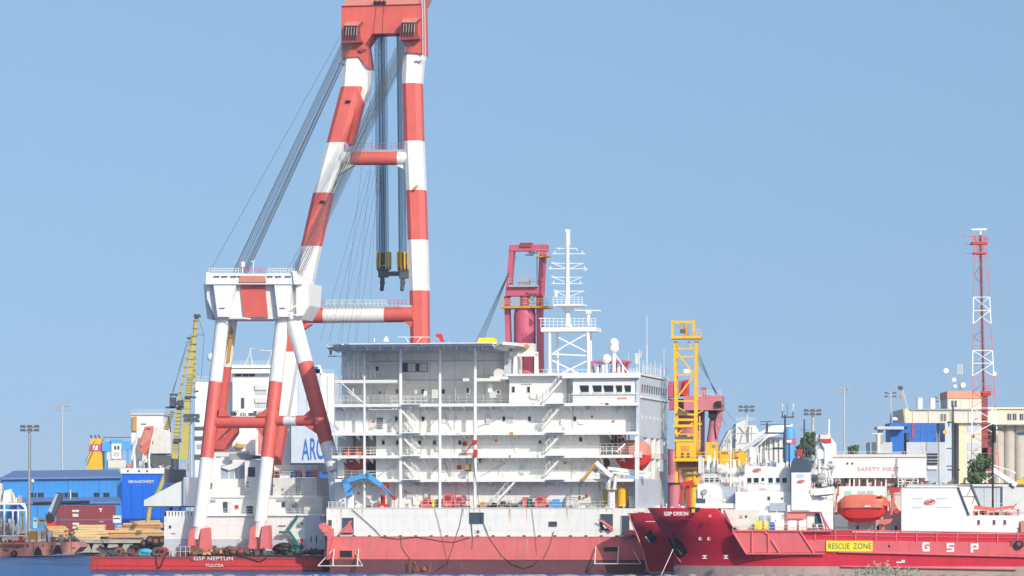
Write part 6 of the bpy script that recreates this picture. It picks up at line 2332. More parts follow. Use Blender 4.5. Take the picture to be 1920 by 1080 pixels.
for (y0, y1) in ((800, 807), (818, 826), (852, 862)):
    box(CC, 'deck_opening', 'dark_grey', 364, y0, 386, y1, 5.9, 5.98)
box(CC, 'window', 'grey', 369, 833, 378, 842, 5.9, 5.98)
poly(CC, 'ramp_house', 'white', [(520, 780), (545, 690), (553, 685), (553, 792), (520, 792)], 1, 2.9)
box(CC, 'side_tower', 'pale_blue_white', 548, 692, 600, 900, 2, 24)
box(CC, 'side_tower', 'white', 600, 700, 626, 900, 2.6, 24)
M = MB(FA)
for x in (546, 560, 575, 592, 603, 616):
    M.B(x, 700, x + 1, 800, 1.9, 1.98)
M.build('plate_seam', 'light_grey', CC)
poly(CC, 'ramp', 'pale_blue_white', [(546, 798), (600, 770), (628, 800), (628, 868), (546, 868)], -1.0, 1.5)
text(CC, 'A', 573, 845, 40, -1.08, 'blue', sx=.36, bold=.05)
text(CC, 'R', 586.5, 844, 40, -1.08, 'blue', sx=.36, bold=.05)
text(CC, 'C', 600, 843, 40, -1.08, 'blue', sx=.36, bold=.05)
poly(CC, 'wing_house', 'white', [(586, 700), (590, 686), (600, 684), (604, 696), (604, 700)], 2, 5)
box(CC, 'blue_window', 'blue', 590, 687, 597, 692, 1.95, 2)
M = MB(FA)
for (a, b, w) in (((459, 688), (469, 660), 2), ((475, 688), (469, 660), 2), ((469, 664), (469, 655), 3), ((468, 654), (478, 653), 1.4), ((500, 690), (510, 658), 2), ((512, 690), (512, 655), 2.2), ((488, 657), (512, 658), 1.8)):
    M.T((*a, 5), (*b, 5), w)
M.build('radar_mast', 'offwhite', CC)
dm = MB(FA)
dm.ball(dm.P((396, 670), 8), 8 * FA.k)
dm.T((396, 716, 8), (396, 674, 8), 5)
dm.build('satellite_dome', 'white', CC)
M = MB(FA)
M.Rl((366, 716, 6.2), (392, 716, 6.2), 10, 0, 6, .8, 2)
M.Rl((430, 684, 3), (508, 684, 3), 7, 0, 7, .8, 2)
M.Rl((600, 700, 3), (626, 700, 3), 7, 0, 7, .8, 2)
M.build('railing', 'offwhite', CC)
box(CC, 'deck_ledge', 'offwhite', 430, 780, 520, 784, .5, 3)
clutter(CC, 432, 520, 780, .8, 14, ['grey', 'dark_grey', 'offwhite', 'slate'], 16, 2)
for (x, y, m) in ((448, 838, 'ochre'), (452, 832, 'cream')):
    ball(CC, 'deck_gear', m, (x, y), 7, 1.5, sq=(1.5, 1, .7))
box(CC, 'red_boom', 'salmon', 484, 806, 492, 852, -2, 0)
box(CC, 'stern_house', 'white', 366, 860, 626, 990, 8, 26)
box(CC, 'blue_locker', 'blue', 600, 884, 626, 902, -1, 1)
box(CC, 'ochre_block', 'ochre', 594, 912, 630, 955, -4, 0)
box(CC, 'dark_block', 'slate', 606, 872, 630, 886, -1.4, 1.8)
M = MB(FA)
M.box((FA.at(366, 900, 0).x, 8, -1), (FA.at(626, 900, 0).x, 34, 6))
M.build('hull', 'white', CC)
# ---------------------------------------------------------------- yellow crane, rose crane, right hand harbour
FG = Frame(1290, 500, 6)
WB = thing('work_barge', 'grey work barge lying behind the red ships, mostly hidden', 'barge', FG)
M = MB(FG)
a, b = FG.at(1262, 1000, 0).x, FG.at(1960, 1000, 0).x
M.box((a, 0, -1), (b, 9, 5.6))
M.build('hull', 'offwhite', WB)
rail(WB, 'offwhite', (1330, 960, .3), (1900, 960, .3), 16, 0, 14, 1.1, 3)
YC = thing('lattice_crane', 'bright yellow lattice crane standing upright right of the white barge', 'crane', FG)
vv = 2.0
hw = 1.1
for (x0, x1) in ((1263, 1261.5), (1296.5, 1301.5)):
    for dv in (0, 2.2):
        dx = 8 if dv else 0
        bar(YC, 'chord', 'yellow', (x0 + 6 + dx * .4, 905, vv + dv), (x1 + 4 + dx * .3, 640, vv + dv), 7 if not dv else 5, n=4)
for (y, xa, xb, w) in ((654, 1264, 1305, 3.5), (669, 1264, 1305, 3), (703, 1264, 1305, 3.5), (752, 1265, 1305, 4), (777, 1265, 1308, 5), (787, 1265, 1308, 6), (815, 1266, 1300, 4), (824, 1266, 1304, 4)):
    bar(YC, 'cross_brace', 'yellow', (xa, y, vv), (xb, y, vv), w, n=4)
for (a, b, w) in (((1265, 655), (1300, 700), 4), ((1300, 706), (1266, 750), 4), ((1265, 760), (1300, 780), 3), ((1268, 662), (1296, 694), 3), ((1266, 640), (1274, 655), 3), ((1300, 655), (1290, 640), 4), ((1300, 792), (1268, 815), 3)):
    bar(YC, 'diagonal_brace', 'yellow', (*a, vv), (*b, vv), w, n=4)
M = MB(FG)
M.T((1261, 604, vv), (1304, 604, vv), 7, n=4)
M.T((1261, 600, vv), (1261, 636, vv), 5.5, n=4)
M.T((1301, 600, vv), (1301, 636, vv), 6, n=4)
M.build('head_frame', 'yellow', YC)
M = MB(FG)
M.B(1258, 630, 1314, 634.5, vv - 1, vv + 2.6)
M.Rl((1300, 631, vv - .8), (1314, 631, vv - .8), 14, 0, 5, 1.4, 2)
M.build('head_platform', 'yellow', YC)
M = MB(FG)
for x in (1276, 1280, 1284):
    M.T((x, 606, vv), (x, 618, vv), 1.6)
M.build('head_sheave', 'ochre', YC)
box(YC, 'head_block', 'dark_grey', 1275, 617, 1285, 624, vv, vv + 1)
box(YC, 'head_block', 'ochre', 1282, 612, 1290, 628, vv + .2, vv + 1)
M = MB(FG)
for i in range(6):
    M.T((1306 + i * .5, 650 + i * 6, vv + 2), (1341 + i * 1.2, 740, vv + 6), .7, n=4)
M.build('luffing_wires', 'wire', YC)
# machinery storey
box(YC, 'machine_frame', 'yellow', 1262, 796, 1300, 801, vv - .6, vv + 3)
box(YC, 'machine_frame', 'yellow', 1264, 824, 1302, 828, vv - .8, vv + 3)
box(YC, 'winch', 'yellow', 1268, 813, 1294, 822, vv - .5, vv + 2)
for (x0, y0, x1, y1) in ((1270, 771, 1292, 776), (1272, 815, 1289, 818), (1266, 819, 1300, 824)):
    box(YC, 'gap', 'dark_grey', x0, y0, x1, y1, vv - .62, vv - .52)
hs = box(YC, 'machine_house', 'yellow', 1268, 829, 1305, 862, vv - .7, vv + 3)
box(hs, 'louvre', 'ochre', 1277, 836, 1293, 846, vv - .76, vv - .7)
for (x, y) in ((1277, 849), (1288, 849), (1277, 854), (1288, 854)):
    box(hs, 'window', 'dark_grey', x, y, x + 5, y + 4, vv - .76, vv - .7)
cb = box(YC, 'cab', 'yellow', 1324, 829, 1345, 862, vv - 1, vv + 2)
box(cb, 'window', 'glass_pale', 1335, 833.5, 1342, 839.5, vv - 1.06, vv - 1)
M = MB(FG)
M.B(1262, 860, 1346, 865, vv - 1.8, vv + 4)
M.build('slewing_platform', 'yellow', YC)
rail(YC, 'yellow', (1262, 860, vv - 1.7), (1346, 860, vv - 1.7), 12, 0, 10, 1.4, 2)
M = MB(FG)
for (a, b, w) in (((1304, 770), (1304, 860), 4), ((1312, 780), (1312, 862), 3.4), ((1300, 795), (1316, 795), 4), ((1302, 820), (1314, 828), 3), ((1300, 742), (1318, 742), 3), ((1302, 778), (1318, 770), 3), ((1305, 742), (1309, 860), 3)):
    M.T((*a, vv + 1), (*b, vv + 1), w, n=4)
M.build('rear_mast', 'yellow', YC)
M = MB(FG)
for i in range(12):
    M.B(1313, 790 + i * 6, 1317, 793 + i * 6, vv + 1.2, vv + 1.5)
M.build('ladder', 'dark_grey', YC)
box(YC, 'slewing_ring', 'brown', 1270, 865, 1308, 880, vv - .6, vv + 2.8)
cyl(YC, 'ring_gear', 'olive_yellow', 1278, 1310, 880, 889, vv + 1)
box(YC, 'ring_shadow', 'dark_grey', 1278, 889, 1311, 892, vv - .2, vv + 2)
cyl(YC, 'pedestal_collar', 'yellow', 1281, 1312, 892, 909, vv + 1)
cyl(YC, 'pedestal', 'yellow', 1294, 1307, 909, 1010, vv + 1.2)
poly(YC, 'under_platform', 'yellow', [(1322, 865), (1346, 865), (1338, 875), (1322, 872)], vv - 1, vv + 2)
# red A frame in front of the pedestal
RA = thing('red_gallows', 'bright red gallows frame standing before the yellow crane pedestal', 'gallows', FG)
M = MB(FG)
M.Bm((1278, 909), (1300, 904), 9, .8, vv - 2.4)
M.build('head', 'signal_red', RA)
bar(RA, 'leg', 'signal_red', (1290, 908, vv - 2), (1291, 1000, vv - 2), 9, n=4)
bar(RA, 'leg', 'signal_red', (1279, 908, vv - 2), (1266, 1000, vv - 2), 5, n=4)
cyl(RA, 'side_tube', 'olive_yellow', 1282, 1287, 912, 955, vv - 1)
# yellow cable drum carousel behind the wheelhouse
CDm = thing('cable_carousel', 'yellow cable reel frame behind the white fore mast', 'cable reel', FG)
for i, (x0, x1) in enumerate(((1350, 1364), (1366, 1380), (1380, 1400))):
    drum(CDm, 'reel', ['yellow', 'ochre', 'yellow'][i], (x0 + x1) / 2, 860, 13 if i != 1 else 11, 3 + i, 5.5 + i)
M = MB(FG)
for (a, b) in (((1350, 846), (1400, 846)), ((1352, 876), (1398, 876)), ((1351, 846), (1351, 878)), ((1399, 848), (1398, 878)), ((1375, 846), (1375, 876))):
    M.T((*a, 2.6), (*b, 2.6), 3)
M.build('frame', 'yellow', CDm)
for x in (1356, 1394):
    bar(CDm, 'support', 'ochre', (x, 876, 4), (x, 962, 4), 4)
clutter(WB, 1310, 1400, 962, 1, 24, ['white', 'offwhite', 'light_grey', 'grey', 'offwhite'], 70, 6, names=('locker', 'vent', 'locker'))
clutter(WB, 1520, 1700, 960, 1, 20, ['white', 'offwhite', 'light_grey', 'grey', 'slate'], 50, 6)
# rose crane on a pedestal
FRc = Frame(1290, 545, 6)
RC = thing('rose_crane', 'faded rose-red offshore crane behind the yellow lattice crane', 'crane', FRc)
box(RC, 'machinery_house', 'pink_red', 1282, 742, 1354, 769, 0, 6)
box(RC, 'gantry_foot', 'rose', 1205, 722, 1252, 748, 2, 5)
box(RC, 'gantry_foot', 'rose', 1254, 748, 1284, 768, 2, 5)
for (x0, y0, x1, y1) in ((1272, 714, 1290, 742), (1314, 726, 1322, 742), (1205, 765, 1250, 790), (1253, 715, 1262, 745)):
    box(RC, 'gantry_post', 'rose', x0, y0, x1, y1, 1, 4)
M = MB(FRc)
M.Pl([(1278, 740), (1284, 712), (1292, 712), (1288, 742)], .4, .9)
M.build('gantry_arm', 'signal_red', RC)
bar(RC, 'boom_cylinder', 'pink_red', (1334, 840, 2), (1340, 780, 2), 22, w2=17, n=14)
poly(RC, 'side_arm', 'pink_red', [(1344, 769), (1354, 760), (1353, 790), (1344, 822), (1341, 800)], 1, 2)
box(RC, 'gap', 'black', 1328, 770, 1344, 784, .8, 1.6)
box(RC, 'sheave', 'black', 1342, 752, 1352, 762, -.6, 0)
bar(RC, 'sheave_arm', 'brown', (1346, 757, -.4), (1358, 761, -.4), 2.6)
cyl(RC, 'pedestal', 'pink_red', 1266, 1322, 770, 1000, 5)
cyl(RC, 'lower_tube', 'pink_red', 1252, 1276, 842, 1000, -1.0, n=14)
M = MB(FRc)
M.T((1264, 905, -1), (1264, 890, -1), 40, w2=24, n=14)
M.build('tube_collar', 'pink_red', RC)
M = MB(FRc)
M.Rl((1316, 742, .1), (1352, 742, .1), 9, 0, 5, 1.2, 2)
M.build('railing', 'offwhite', RC)
M = MB(FRc)
for (a, b) in (((1352, 760), (1378, 790)), ((1352, 780), (1362, 798))):
    M.T((*a, -.4), (*b, -.4), .8, n=4)
M.build('stay_wire', 'wire', RC)
box(RC, 'white_motor', 'white', 1282, 692, 1294, 700, 1, 2)
M = MB(FRc)
for x in (1205, 1213):
    M.T((x, 900, 0), (x, 960, 0), 3)
M.build('support_tube', 'white', RC)
# white ship loader with sloping chute
FL = Frame(1400, 640, 0)
SL = thing('ship_loader', 'bulky white ship loader with sloping chute beneath the floodlights', 'ship loader', FL)
poly(SL, 'housing', 'white_worn', [(1378, 880), (1380, 794), (1398, 787), (1400, 798), (1416, 797), (1422, 806), (1422, 880)], 2, 10)
poly(SL, 'housing', 'offwhite', [(1346, 880), (1350, 838), (1366, 808), (1382, 796), (1382, 880)], 3, 9)
for (a, b) in (((1352, 838), (1380, 800)), ((1346, 850), (1378, 812)), ((1382, 812), (1420, 812)), ((1382, 832), (1420, 828)), ((1360, 826), (1360, 880)), ((1372, 812), (1372, 880)), ((1410, 800), (1410, 878))):
    bar(SL, 'housing_rib', 'light_grey', (*a, 1.9), (*b, 1.9), 1.6, n=4)
rail(SL, 'offwhite', (1381, 790, 2.5), (1416, 790, 2.5), 7, 0, 6, .9, 2)
poly(SL, 'chute_housing', 'white', [(1422, 812), (1448, 798), (1486, 795), (1486, 806), (1470, 812), (1440, 820), (1422, 836)], 3, 8)
MB(FL).Bm((1390, 846), (1438, 812), 8, 2.2, 1).build('chute', 'light_grey', SL)
MB(FL).Bm((1388, 842), (1436, 808), 2, 2.4, 1).build('chute_cover', 'white', SL)
box(SL, 'silo_wall', 'offwhite', 1422, 820, 1472, 885, 6, 14)
for i in range(6):
    cyl(SL, 'silo_rib', 'white', 1424 + i * 9, 1429 + i * 9, 824, 885, 5.8, n=8)
M = MB(FL)
for (a, b) in (((1386, 800), (1396, 812)), ((1400, 806), (1404, 840)), ((1376, 820), (1382, 826)), ((1392, 815), (1388, 830))):
    M.T((*a, 1.8), (*b, 1.8), 1.6)
M.build('pipework', 'grey', SL)
for (x0, y0, x1, y1) in ((1360, 826, 1362, 830), (1366, 825, 1368, 830), (1402, 800, 1404, 830)):
    box(SL, 'slot', 'dark_grey', x0, y0, x1, y1, 1.9, 2)
clutter(SL, 1350, 1470, 880, 1, 22, ['offwhite', 'light_grey', 'white', 'grey'], 40, 3)
floodmast('floodlight mast standing behind the white ship loader', 1400, 762, 880, 660, 5.5, 6, 11, 'light_grey')
floodmast('floodlight mast with yellow flag above the dark tree', 1524, 769, 880, 665, 6.5, 6, 12, 'silo_concrete')
floodmast('tall thin floodlight mast standing alone against the sky', 1583, 728, 880, 900, 3.4, 4, 8, 'light_grey', 'grey')
floodmast('thin floodlight mast just left of the grey jib', 1670, 736, 845, 880, 3, 4, 8, 'light_grey', 'dark_grey')
floodmast('short floodlight mast over the cream terminal roof', 1761, 745, 780, 890, 2.4, 4, 6, 'light_grey', 'dark_grey')
# blue funnel
FU = Frame(1481, 600, 0)
BF = thing('blue_funnel', 'sky blue rounded funnel with a red band behind the dark mast', 'funnel', FU)
M = MB(FU)
M.lathe(FU.at(1480, 868, 0), [(.9, 0), (.9, 4.4), (.8, 4.9), (.5, 5.3)], 18)
M.build('casing', 'sky_blue', BF)
M = MB(FU)
M.T((1480, 833.5, 0), (1480, 822, 0), 24.2, n=18)
M.build('red_band', 'rose', BF)
box(BF, 'emblem', 'white', 1475, 825, 1484, 830, -1.05, -.85)
box(BF, 'base', 'white', 1466, 866, 1496, 900, -1, 2)
# trees
def tree(label, px, ytop, ybot, Y, wpx, seed, mats=('leaf_dark', 'leaf_mid'), nleaf=1500):
    F = Frame(px, Y, 0)
    t = thing('leafy_tree', label, 'tree', F, 'trees between the harbour buildings')
    rr = random.Random(seed)
    base, top = F.at(px, ybot, 0), F.at(px, ytop, 0)
    base.z = min(base.z, 2.6)
    H = top.z - F.at(px, ybot, 0).z
    w = wpx * F.k / 2
    M = MB(F)
    zc = top.z - H * .5
    M.tube(base, Vector((0, 0, zc)), .28, .14, 8)
    clumps = []
    for i in range(15):
        a = rr.uniform(0, 6.28)
        rad = rr.uniform(.15, .85) * w
        c = Vector((math.cos(a) * rad, math.sin(a) * rad, zc + rr.uniform(-.34, .36) * H))
        clumps.append((c, rr.uniform(.2, .38) * w))
        M.tube(Vector((0, 0, zc - H * .25)), c, .1, .03, 5)
    M.build('trunk', 'bark', t)
    for mi, mt in enumerate(mats):
        M = MB(F)
        for i in range(nleaf // len(mats)):
            c, rad = rr.choice(clumps)
            d = Vector((rr.gauss(0, 1), rr.gauss(0, 1), rr.gauss(0, 1))).normalized() * rad * rr.uniform(.55, 1.08)
            p = c + d
            s = rr.uniform(.14, .36)
            u = Vector((rr.gauss(0, 1), rr.gauss(0, 1), rr.gauss(0, 1))).normalized()
            v = u.orthogonal().normalized()
            M.add([p - u * s, p + v * s * .7, p + u * s, p - v * s * .7], [(0, 1, 2, 3)])
        o = M.build('crown', mt, t)
        o['kind'] = 'stuff'
    return t
tree('dark green tree behind the black antenna mast and floodlight', 1515, 805, 862, 650, 34, 1, nleaf=2200)
tree('small rounded tree on the skyline beside the tall thin mast', 1601, 829, 860, 850, 20, 2)
tree('tree in front of the cream terminal beside the red lattice tower', 1840, 850, 905, 700, 54, 3, nleaf=1300)
tree('low bush-like tree at the foot of the cream columns', 1824, 884, 918, 690, 30, 4)
tree('tree half hidden behind the white satellite dome', 1503, 828, 870, 670, 22, 5)
# small white ship with a red-rimmed mast house
FV = Frame(1555, 620, 0)
VS = thing('coaster', 'small white ship with red rim below its mast, left of the banner house', 'ship', FV)
poly(VS, 'house', 'white', [(1546, 900), (1546, 842), (1538, 826), (1560, 822), (1568, 832), (1570, 900)], 0, 6)
poly(VS, 'red_rim', 'signal_red', [(1535, 824), (1558, 822), (1559, 829), (1548, 830)], -.3, 3)
box(VS, 'top_house', 'offwhite', 1538, 815, 1558, 823, 0, 3)
bar(VS, 'mast', 'white', (1554, 822, 1), (1554, 786, 1), 4)
bar(VS, 'stern_mast', 'cream', (1531, 860, 1), (1531, 815, 1), 4.5)
M = MB(FV)
M.box((-8, 0, -1), (8, 8, 5))
M.build('hull', 'offwhite', VS)
# grain terminal
FZ = Frame(1780, 850, 0)
GT = thing('grain_terminal', 'cream grain terminal with orange-topped tower and grey silo bays', 'building', FZ)
box(GT, 'gallery', 'cream_pale', 1704, 769, 1860, 793, 4, 30)
box(GT, 'gallery_end', 'ivory_yellow', 1696, 766, 1706, 793, 3.6, 30)
box(GT, 'gallery_roof', 'grey', 1704, 766.4, 1860, 769, 3.6, 30)
for x in (1711, 1741, 1782, 1816):
    box(GT, 'pilaster', 'cream', x, 769, x + 1.4, 793, 3.8, 4)
for x in (1764, 1770):
    p = box(GT, 'window', 'slate', x, 776, x + 4, 789, 3.9, 4)
    box(p, 'frame', 'cream', x + 1.6, 776, x + 2.2, 789, 3.8, 3.9)
tw = box(GT, 'tower', 'cream_pale', 1777, 747, 1848, 769, 8, 22)
box(GT, 'tower_band', 'terracotta', 1776, 733.5, 1848, 747, 7.8, 22.2)
for x in (1784, 1790):
    box(tw, 'window', 'slate', x, 751, x + 4, 763, 7.9, 8)
for x in (1802, 1818, 1834):
    box(tw, 'pilaster', 'cream', x, 747, x + 1, 769, 7.9, 8)
for x in (1718, 1742):
    cyl(GT, 'roof_tank', 'white', x, x + 12, 746, 768, 10, n=14)
for i in range(4):
    cyl(GT, 'silo', 'grey', 1742 + i * 16, 1758 + i * 16, 793, 960, 8, n=18)
box(GT, 'silo_back_wall', 'grey', 1740, 793, 1800, 960, 12, 30)
for (x0, x1, m) in ((1798, 1810, 'ivory_yellow'), (1845, 1852, 'ivory_yellow'), (1810, 1845, 'cream_pale')):
    box(GT, 'stair_tower', m, x0, 793, x1, 930, 5.0, 14)
for y in (795, 830, 850):
    box(GT, 'wall_panel', 'pale_blue_white', 1814, y, 1836, y + 15, 4.9, 5)
for y in (812, 816, 868):
    box(GT, 'window', 'slate', 1824, y, 1827, y + 5, 4.9, 5)
gr = box(GT, 'wing_gallery', 'cream', 1852, 765, 1990, 795, 6, 30)
box(GT, 'wing_roof', 'ivory_yellow', 1850, 763.5, 1990, 767, 5.6, 30)
for x in (1889, 1899, 1912, 1925):
    p = box(gr, 'window', 'slate', x, 775.5, x + 7, 787.5, 5.9, 6)
    box(p, 'frame', 'cream', x + 3.2, 775.5, x + 3.8, 787.5, 5.8, 5.9)
for i in range(7):
    cyl(GT, 'silo', 'silo_concrete', 1862 + i * 20, 1883 + i * 20, 796, 960, 9, n=20)
box(GT, 'silo_back_wall', 'silo_concrete', 1852, 796, 1990, 960, 14, 30)
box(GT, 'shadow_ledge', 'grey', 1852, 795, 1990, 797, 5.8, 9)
# roof antennas on the tower
M = MB(FZ)
for (x, y0, y1, w) in ((1778, 740, 692, 1.6), (1790, 736, 706, 2), (1800, 734, 684, 2), (1808, 734, 715, 2.4), (1866, 770, 700, 1.4)):
    M.T((x, y0, 9), (x, y1, 9), w)
M.build('antenna_pole', 'grey', GT)
M = MB(FZ)
for x in (1796, 1800, 1804):
    M.B(x - 1.4, 683, x + 1.4, 702, 8.6, 9.2)
M.build('panel_antenna', 'light_grey', GT)
for (x, y, r) in ((1774, 695, 5), (1789, 712, 4), (1791, 724, 3.4), (1806, 722, 5), (1865, 701, 4)):
    drum(GT, 'dish_antenna', 'white', x, y, r, 8.2, 8.8)
# blue plant building in front
FX = Frame(1700, 780, 0)
BP = thing('blue_plant', 'bright blue clad plant building with grey annexes below the cream gallery', 'building', FX)
box(BP, 'block', 'blue', 1703, 793, 1756, 832, 4, 14)
box(BP, 'block', 'blue', 1669, 793, 1704, 800, 3.0, 14)
box(BP, 'block', 'blue', 1670, 803, 1695, 846, 3.4, 14)
box(BP, 'block', 'blue', 1695, 797, 1706, 812, 3.8, 14)
M = MB(FX)
for y in (806, 819):
    M.B(1716, y, 1752, y + .8, 3.9, 4)
for x in (1716, 1727, 1739, 1750):
    M.B(x, 793, x + .8, 832, 3.88, 4)
M.build('cladding_joint', 'roof_blue', BP)
box(BP, 'canopy', 'light_grey', 1645, 799.5, 1695, 805, 1, 8)
box(BP, 'canopy_leg', 'grey', 1648, 805, 1656, 830, 2, 5)
M = MB(FX)
for i in range(7):
    M.B(1710, 795 + i * 4, 1715, 797.4 + i * 4, 3.8, 4)
M.build('ladder_cage', 'rose', BP)
box(BP, 'dark_recess', 'slate', 1699, 812, 1706, 826, 3.9, 4.4)
for (x0, y0, x1, y1, m) in ((1632, 829, 1673, 850, 'light_grey'), (1700, 829, 1737, 852, 'light_grey'), (1736, 829, 1762, 920, 'grey_blue'), (1761, 829, 1772, 920, 'light_grey'), (1772, 793, 1784, 920, 'pale_blue_white')):
    box(BP, 'annexe', m, x0, y0, x1, y1, 2.4 + (x0 % 3) * .1, 12)
for y in (850, 862):
    p = box(BP, 'window', 'glass', 1738, y, 1758, y + 9, 2.36, 2.4)
    box(p, 'frame', 'light_grey', 1738, y + 4, 1758, y + 5, 2.3, 2.36)
box(BP, 'wall_box', 'white', 1739, 874, 1757, 880, 2.2, 2.4)
M = MB(FX)
M.T((1647, 850, 1), (1647, 814, 1), 9, n=12)
M.T((1634, 813, 1), (1656, 814, 1), 3)
M.build('vent_stack', 'offwhite', BP)
drum(BP, 'yellow_lamp', 'yellow', 1772, 810, 4, 1.6, 2.2)
MB(FX).lathe(FX.at(1677, 788, 6), [(.6, 0), (.6, .4), (.2, .6)], 12).build('roof_cowl', 'white', BP)
# thin grey jib
JB = thing('mobile_jib', 'thin grey crane jib with yellow patch leaning above the blue plant', 'crane', Frame(1695, 830, 0))
bar(JB, 'jib', 'grey', (1697, 795, 0), (1689, 727, 0), 3.4, w2=3, n=4)
bar(JB, 'mast', 'light_grey', (1703, 770, 0), (1692, 730, 0), 2.6, n=4)
box(JB, 'head', 'dark_grey', 1685, 724, 1693, 730, -.5, 1)
box(JB, 'patch', 'yellow', 1688, 740, 1692, 748, -.5, -.2)
# red and white lattice tower with radar
FTW = Frame(1846, 800, 0)
TW = thing('lattice_tower', 'tall red and white lattice tower with a radar bar on top', 'tower', FTW)
def hwid(y):
    return 11.5 + (y - 445) * (27.0 - 11.5) / (920 - 445)
def cx(y):
    return 1838 + (y - 445) * .021
levels = [445, 480, 515, 557, 582, 607, 632, 657, 681, 705, 735, 765, 790, 815, 850, 885, 920]
cols = {(445, 557): 'crane_red', (557, 607): 'white', (607, 657): 'crane_red', (657, 705): 'white', (705, 765): 'crane_red', (765, 815): 'white', (815, 885): 'crane_red', (885, 930): 'white'}
for (ya, yb), mt in cols.items():
    M = MB(FTW)
    lv = [y for y in levels if ya <= y <= yb]
    for y0, y1 in zip(lv[:-1], lv[1:]):
        th = 2.6 if mt == 'white' else 1.8
        for sx in (-1, 1):
            for sv in (-1, 1):
                d0, d1 = hwid(y0) * FTW.k * sv, hwid(y1) * FTW.k * sv
                M.T((cx(y0) + sx * hwid(y0), y0, d0), (cx(y1) + sx * hwid(y1), y1, d1), th, n=4)
        for sv in (-1, 1):
            d0, d1 = hwid(y0) * FTW.k * sv, hwid(y1) * FTW.k * sv
            M.T((cx(y0) - hwid(y0), y0, d0), (cx(y0) + hwid(y0), y0, d0), th * .7, n=4)
            if (levels.index(y0) % 2 == 0) == (sv > 0):
                M.T((cx(y0) - hwid(y0), y0, d0), (cx(y1) + hwid(y1), y1, d1), th * .7, n=4)
            else:
                M.T((cx(y0) + hwid(y0), y0, d0), (cx(y1) - hwid(y1), y1, d1), th * .7, n=4)
    M.build('lattice_section', mt, TW)
M = MB(FTW)
M.T((1838, 440, 0), (1848, 930, 0), 5, w2=4, n=4)
for i in range(120):
    y = 445 + i * 4
    M.B(cx(y) - 3.6, y, cx(y) + 3.6, y + 1.2, -.5, -.2)
M.build('ladder_shaft', 'maroon', TW)
for (x0, y0, x1, y1, m) in ((1823, 453, 1852, 458, 'signal_red'), (1826, 473, 1850, 476, 'signal_red'), (1842, 733, 1858, 742, 'signal_red')):
    M = MB(FTW)
    M.B(x0, y0, x1, y1, -1.5, 1.5)
    M.Rl((x0, y0, -1.4), (x1, y0, -1.4), 10, 0, 5, 1, 2)
    M.build('platform', m, TW)
M = MB(FTW)
M.Pl([(1819, 429), (1852, 428), (1848, 432), (1824, 432)], -.4, .3)
M.T((1838, 440, 0), (1838, 432, 0), 5, w2=3, n=8)
M.build('radar', 'white', TW)
M = MB(FTW)
M.T((1806, 443, 0), (1828, 444, 0), 1)
M.T((1806, 443, 0), (1806, 428, 0), .8)
M.T((1808, 458, 0), (1826, 458, 0), 1.2)
M.T((1808, 475, 0), (1828, 475, 0), 1.2)
M.build('side_antenna', 'rose', TW)
M = MB(FTW)
for y0, y1 in ((737, 815), (815, 860), (840, 886)):
    M.B(1841, y0, 1852 if y0 < 840 else 1858, y1, -1.2, -.6)
M.build('cable_duct', 'maroon', TW)
M = MB(FTW)
M.Bm((1862, 806), (1880, 802), 3, .3, -1)
M.build('side_lamp', 'slate', TW)
# yellow machine, small white mast and lamp at the far right
FE = Frame(1900, 600, 0)
EX = thing('yellow_loader', 'yellow machine arm at the right edge below the grey silos', 'machine', FE)
poly(EX, 'arm', 'yellow', [(1904, 903), (1922, 894), (1960, 900), (1960, 910), (1905, 909)], 0, 1.5)
box(EX, 'track', 'dark_grey', 1895, 908, 1960, 912, -.4, 2)
box(EX, 'base_block', 'offwhite', 1880, 912, 1960, 960, -.2, 3)
LMP = thing('hanging_lamp', 'dark streamlined lamp sticking in from the right edge before the silos', 'lamp', FE)
M = MB(FE)
M.Pl([(1906, 813), (1912, 809), (1935, 808), (1935, 816), (1912, 816)], 0, 1)
M.build('head', 'slate', LMP)
bar(LMP, 'pole', 'slate', (1934, 812, .5), (1936, 960, .5), 2.4)
solo(MB(FE).Bm((1860, 880, 0), (1905, 910, 0), 9, 1.5, 0).Bm((1862, 872, 0), (1900, 884, 0), 1.6, .4, 0).T((1893, 884, 0), (1904, 887, 0), 4), 'white_gangway', 'white', 'white sloping gangway at the foot of the lattice tower', 'gangway')
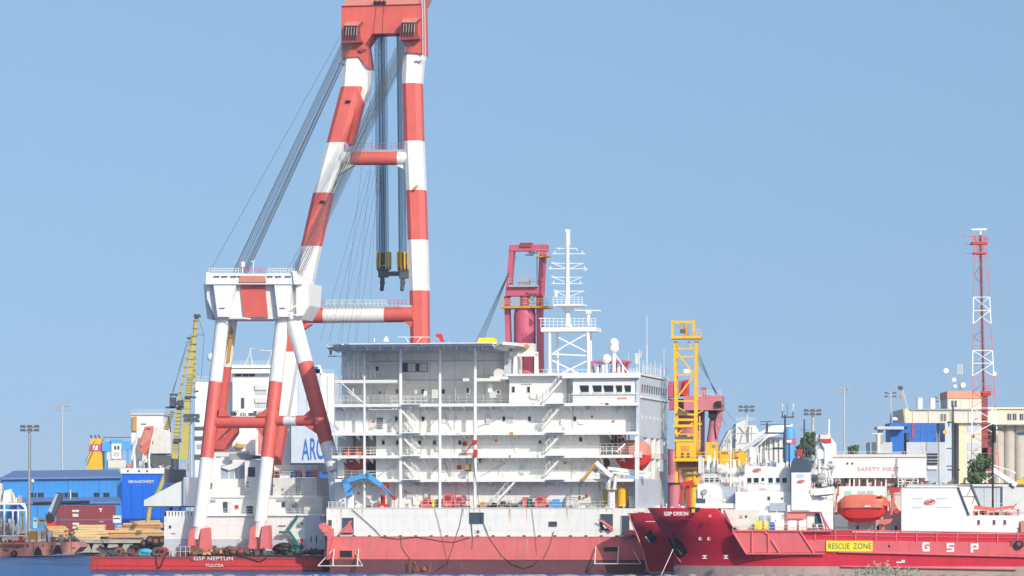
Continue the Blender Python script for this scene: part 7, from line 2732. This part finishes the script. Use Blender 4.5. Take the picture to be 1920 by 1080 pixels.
# low grey shed roofs that fill the shore behind the ships
FSh = Frame(1850, 640, 0)
SH = thing('shore_shed', 'long pale grey shed behind the white emblem casing', 'shed', FSh)
box(SH, 'wall', 'light_grey', 1735, 912, 1990, 980, 0, 10)
box(SH, 'roof_edge', 'offwhite', 1733, 908, 1990, 912, -.4, 10)
M = MB(FSh)
for x in (1845, 1868, 1890):
    M.B(x, 914, x + 1, 960, -.05, 0)
M.build('wall_joint', 'grey', SH)
# near bank plants and stones
FB0 = Frame(1660, 90, 0)
rr = random.Random(9)
SB = thing('sage_bush', 'pale grey-green leafy bush poking up at the bottom edge before the red hull', 'bush', FB0)
M1, M2 = MB(FB0), MB(FB0)
for i in range(80):
    x = 1606 + (i * 37 % 116) + rr.uniform(-4, 4)
    lean = rr.uniform(-14, 14)
    hgt = 1054 + abs(x - 1655) * .22 + rr.uniform(-3, 13)
    v = rr.uniform(-.5, .5)
    p, q = M1.P((1655 + (x - 1655) * .8, 1110, v)), M1.P((x + lean, hgt, v))
    M1.tube(p, q, .004, .0015, 5)
    n = 26
    for k in range(n):
        t = .25 + .75 * k / n
        c = p.lerp(q, t)
        a = rr.uniform(0, 6.28)
        d = Vector((math.cos(a), math.sin(a) * .7, rr.uniform(.1, .9))).normalized() * rr.uniform(.03, .075)
        w = d.cross(Vector((rr.gauss(0, 1), rr.gauss(0, 1), rr.gauss(0, 1)))).normalized() * .015
        M2.add([c, c + d * .5 + w, c + d, c + d * .5 - w], [(0, 1, 2, 3)])
M1.build('stem', 'stem_sage', SB)
M2.build('foliage', 'leaf_sage', SB, kind='stuff')
for i in range(0):
    pass
M = MB(Frame(960, 90))
for i in range(420):
    px = rr.uniform(160, 1960)
    y = rr.uniform(72, 94)
    Fq = Frame(px, y)
    top = Fq.at(px, rr.uniform(1076.2, 1084), 0)
    X = (px - 960) * y / FPX
    r = rr.uniform(.06, .22)
    M.ball((X - M.F.ox, y - 90, top.z - r * .5), r, 7, 5, 0, (rr.uniform(.8, 1.8), 1.2, .5))
st = M.build('bank_gravel', 'stone')
st.location = (M.F.ox, 90, 0)
st['kind'] = 'stuff'
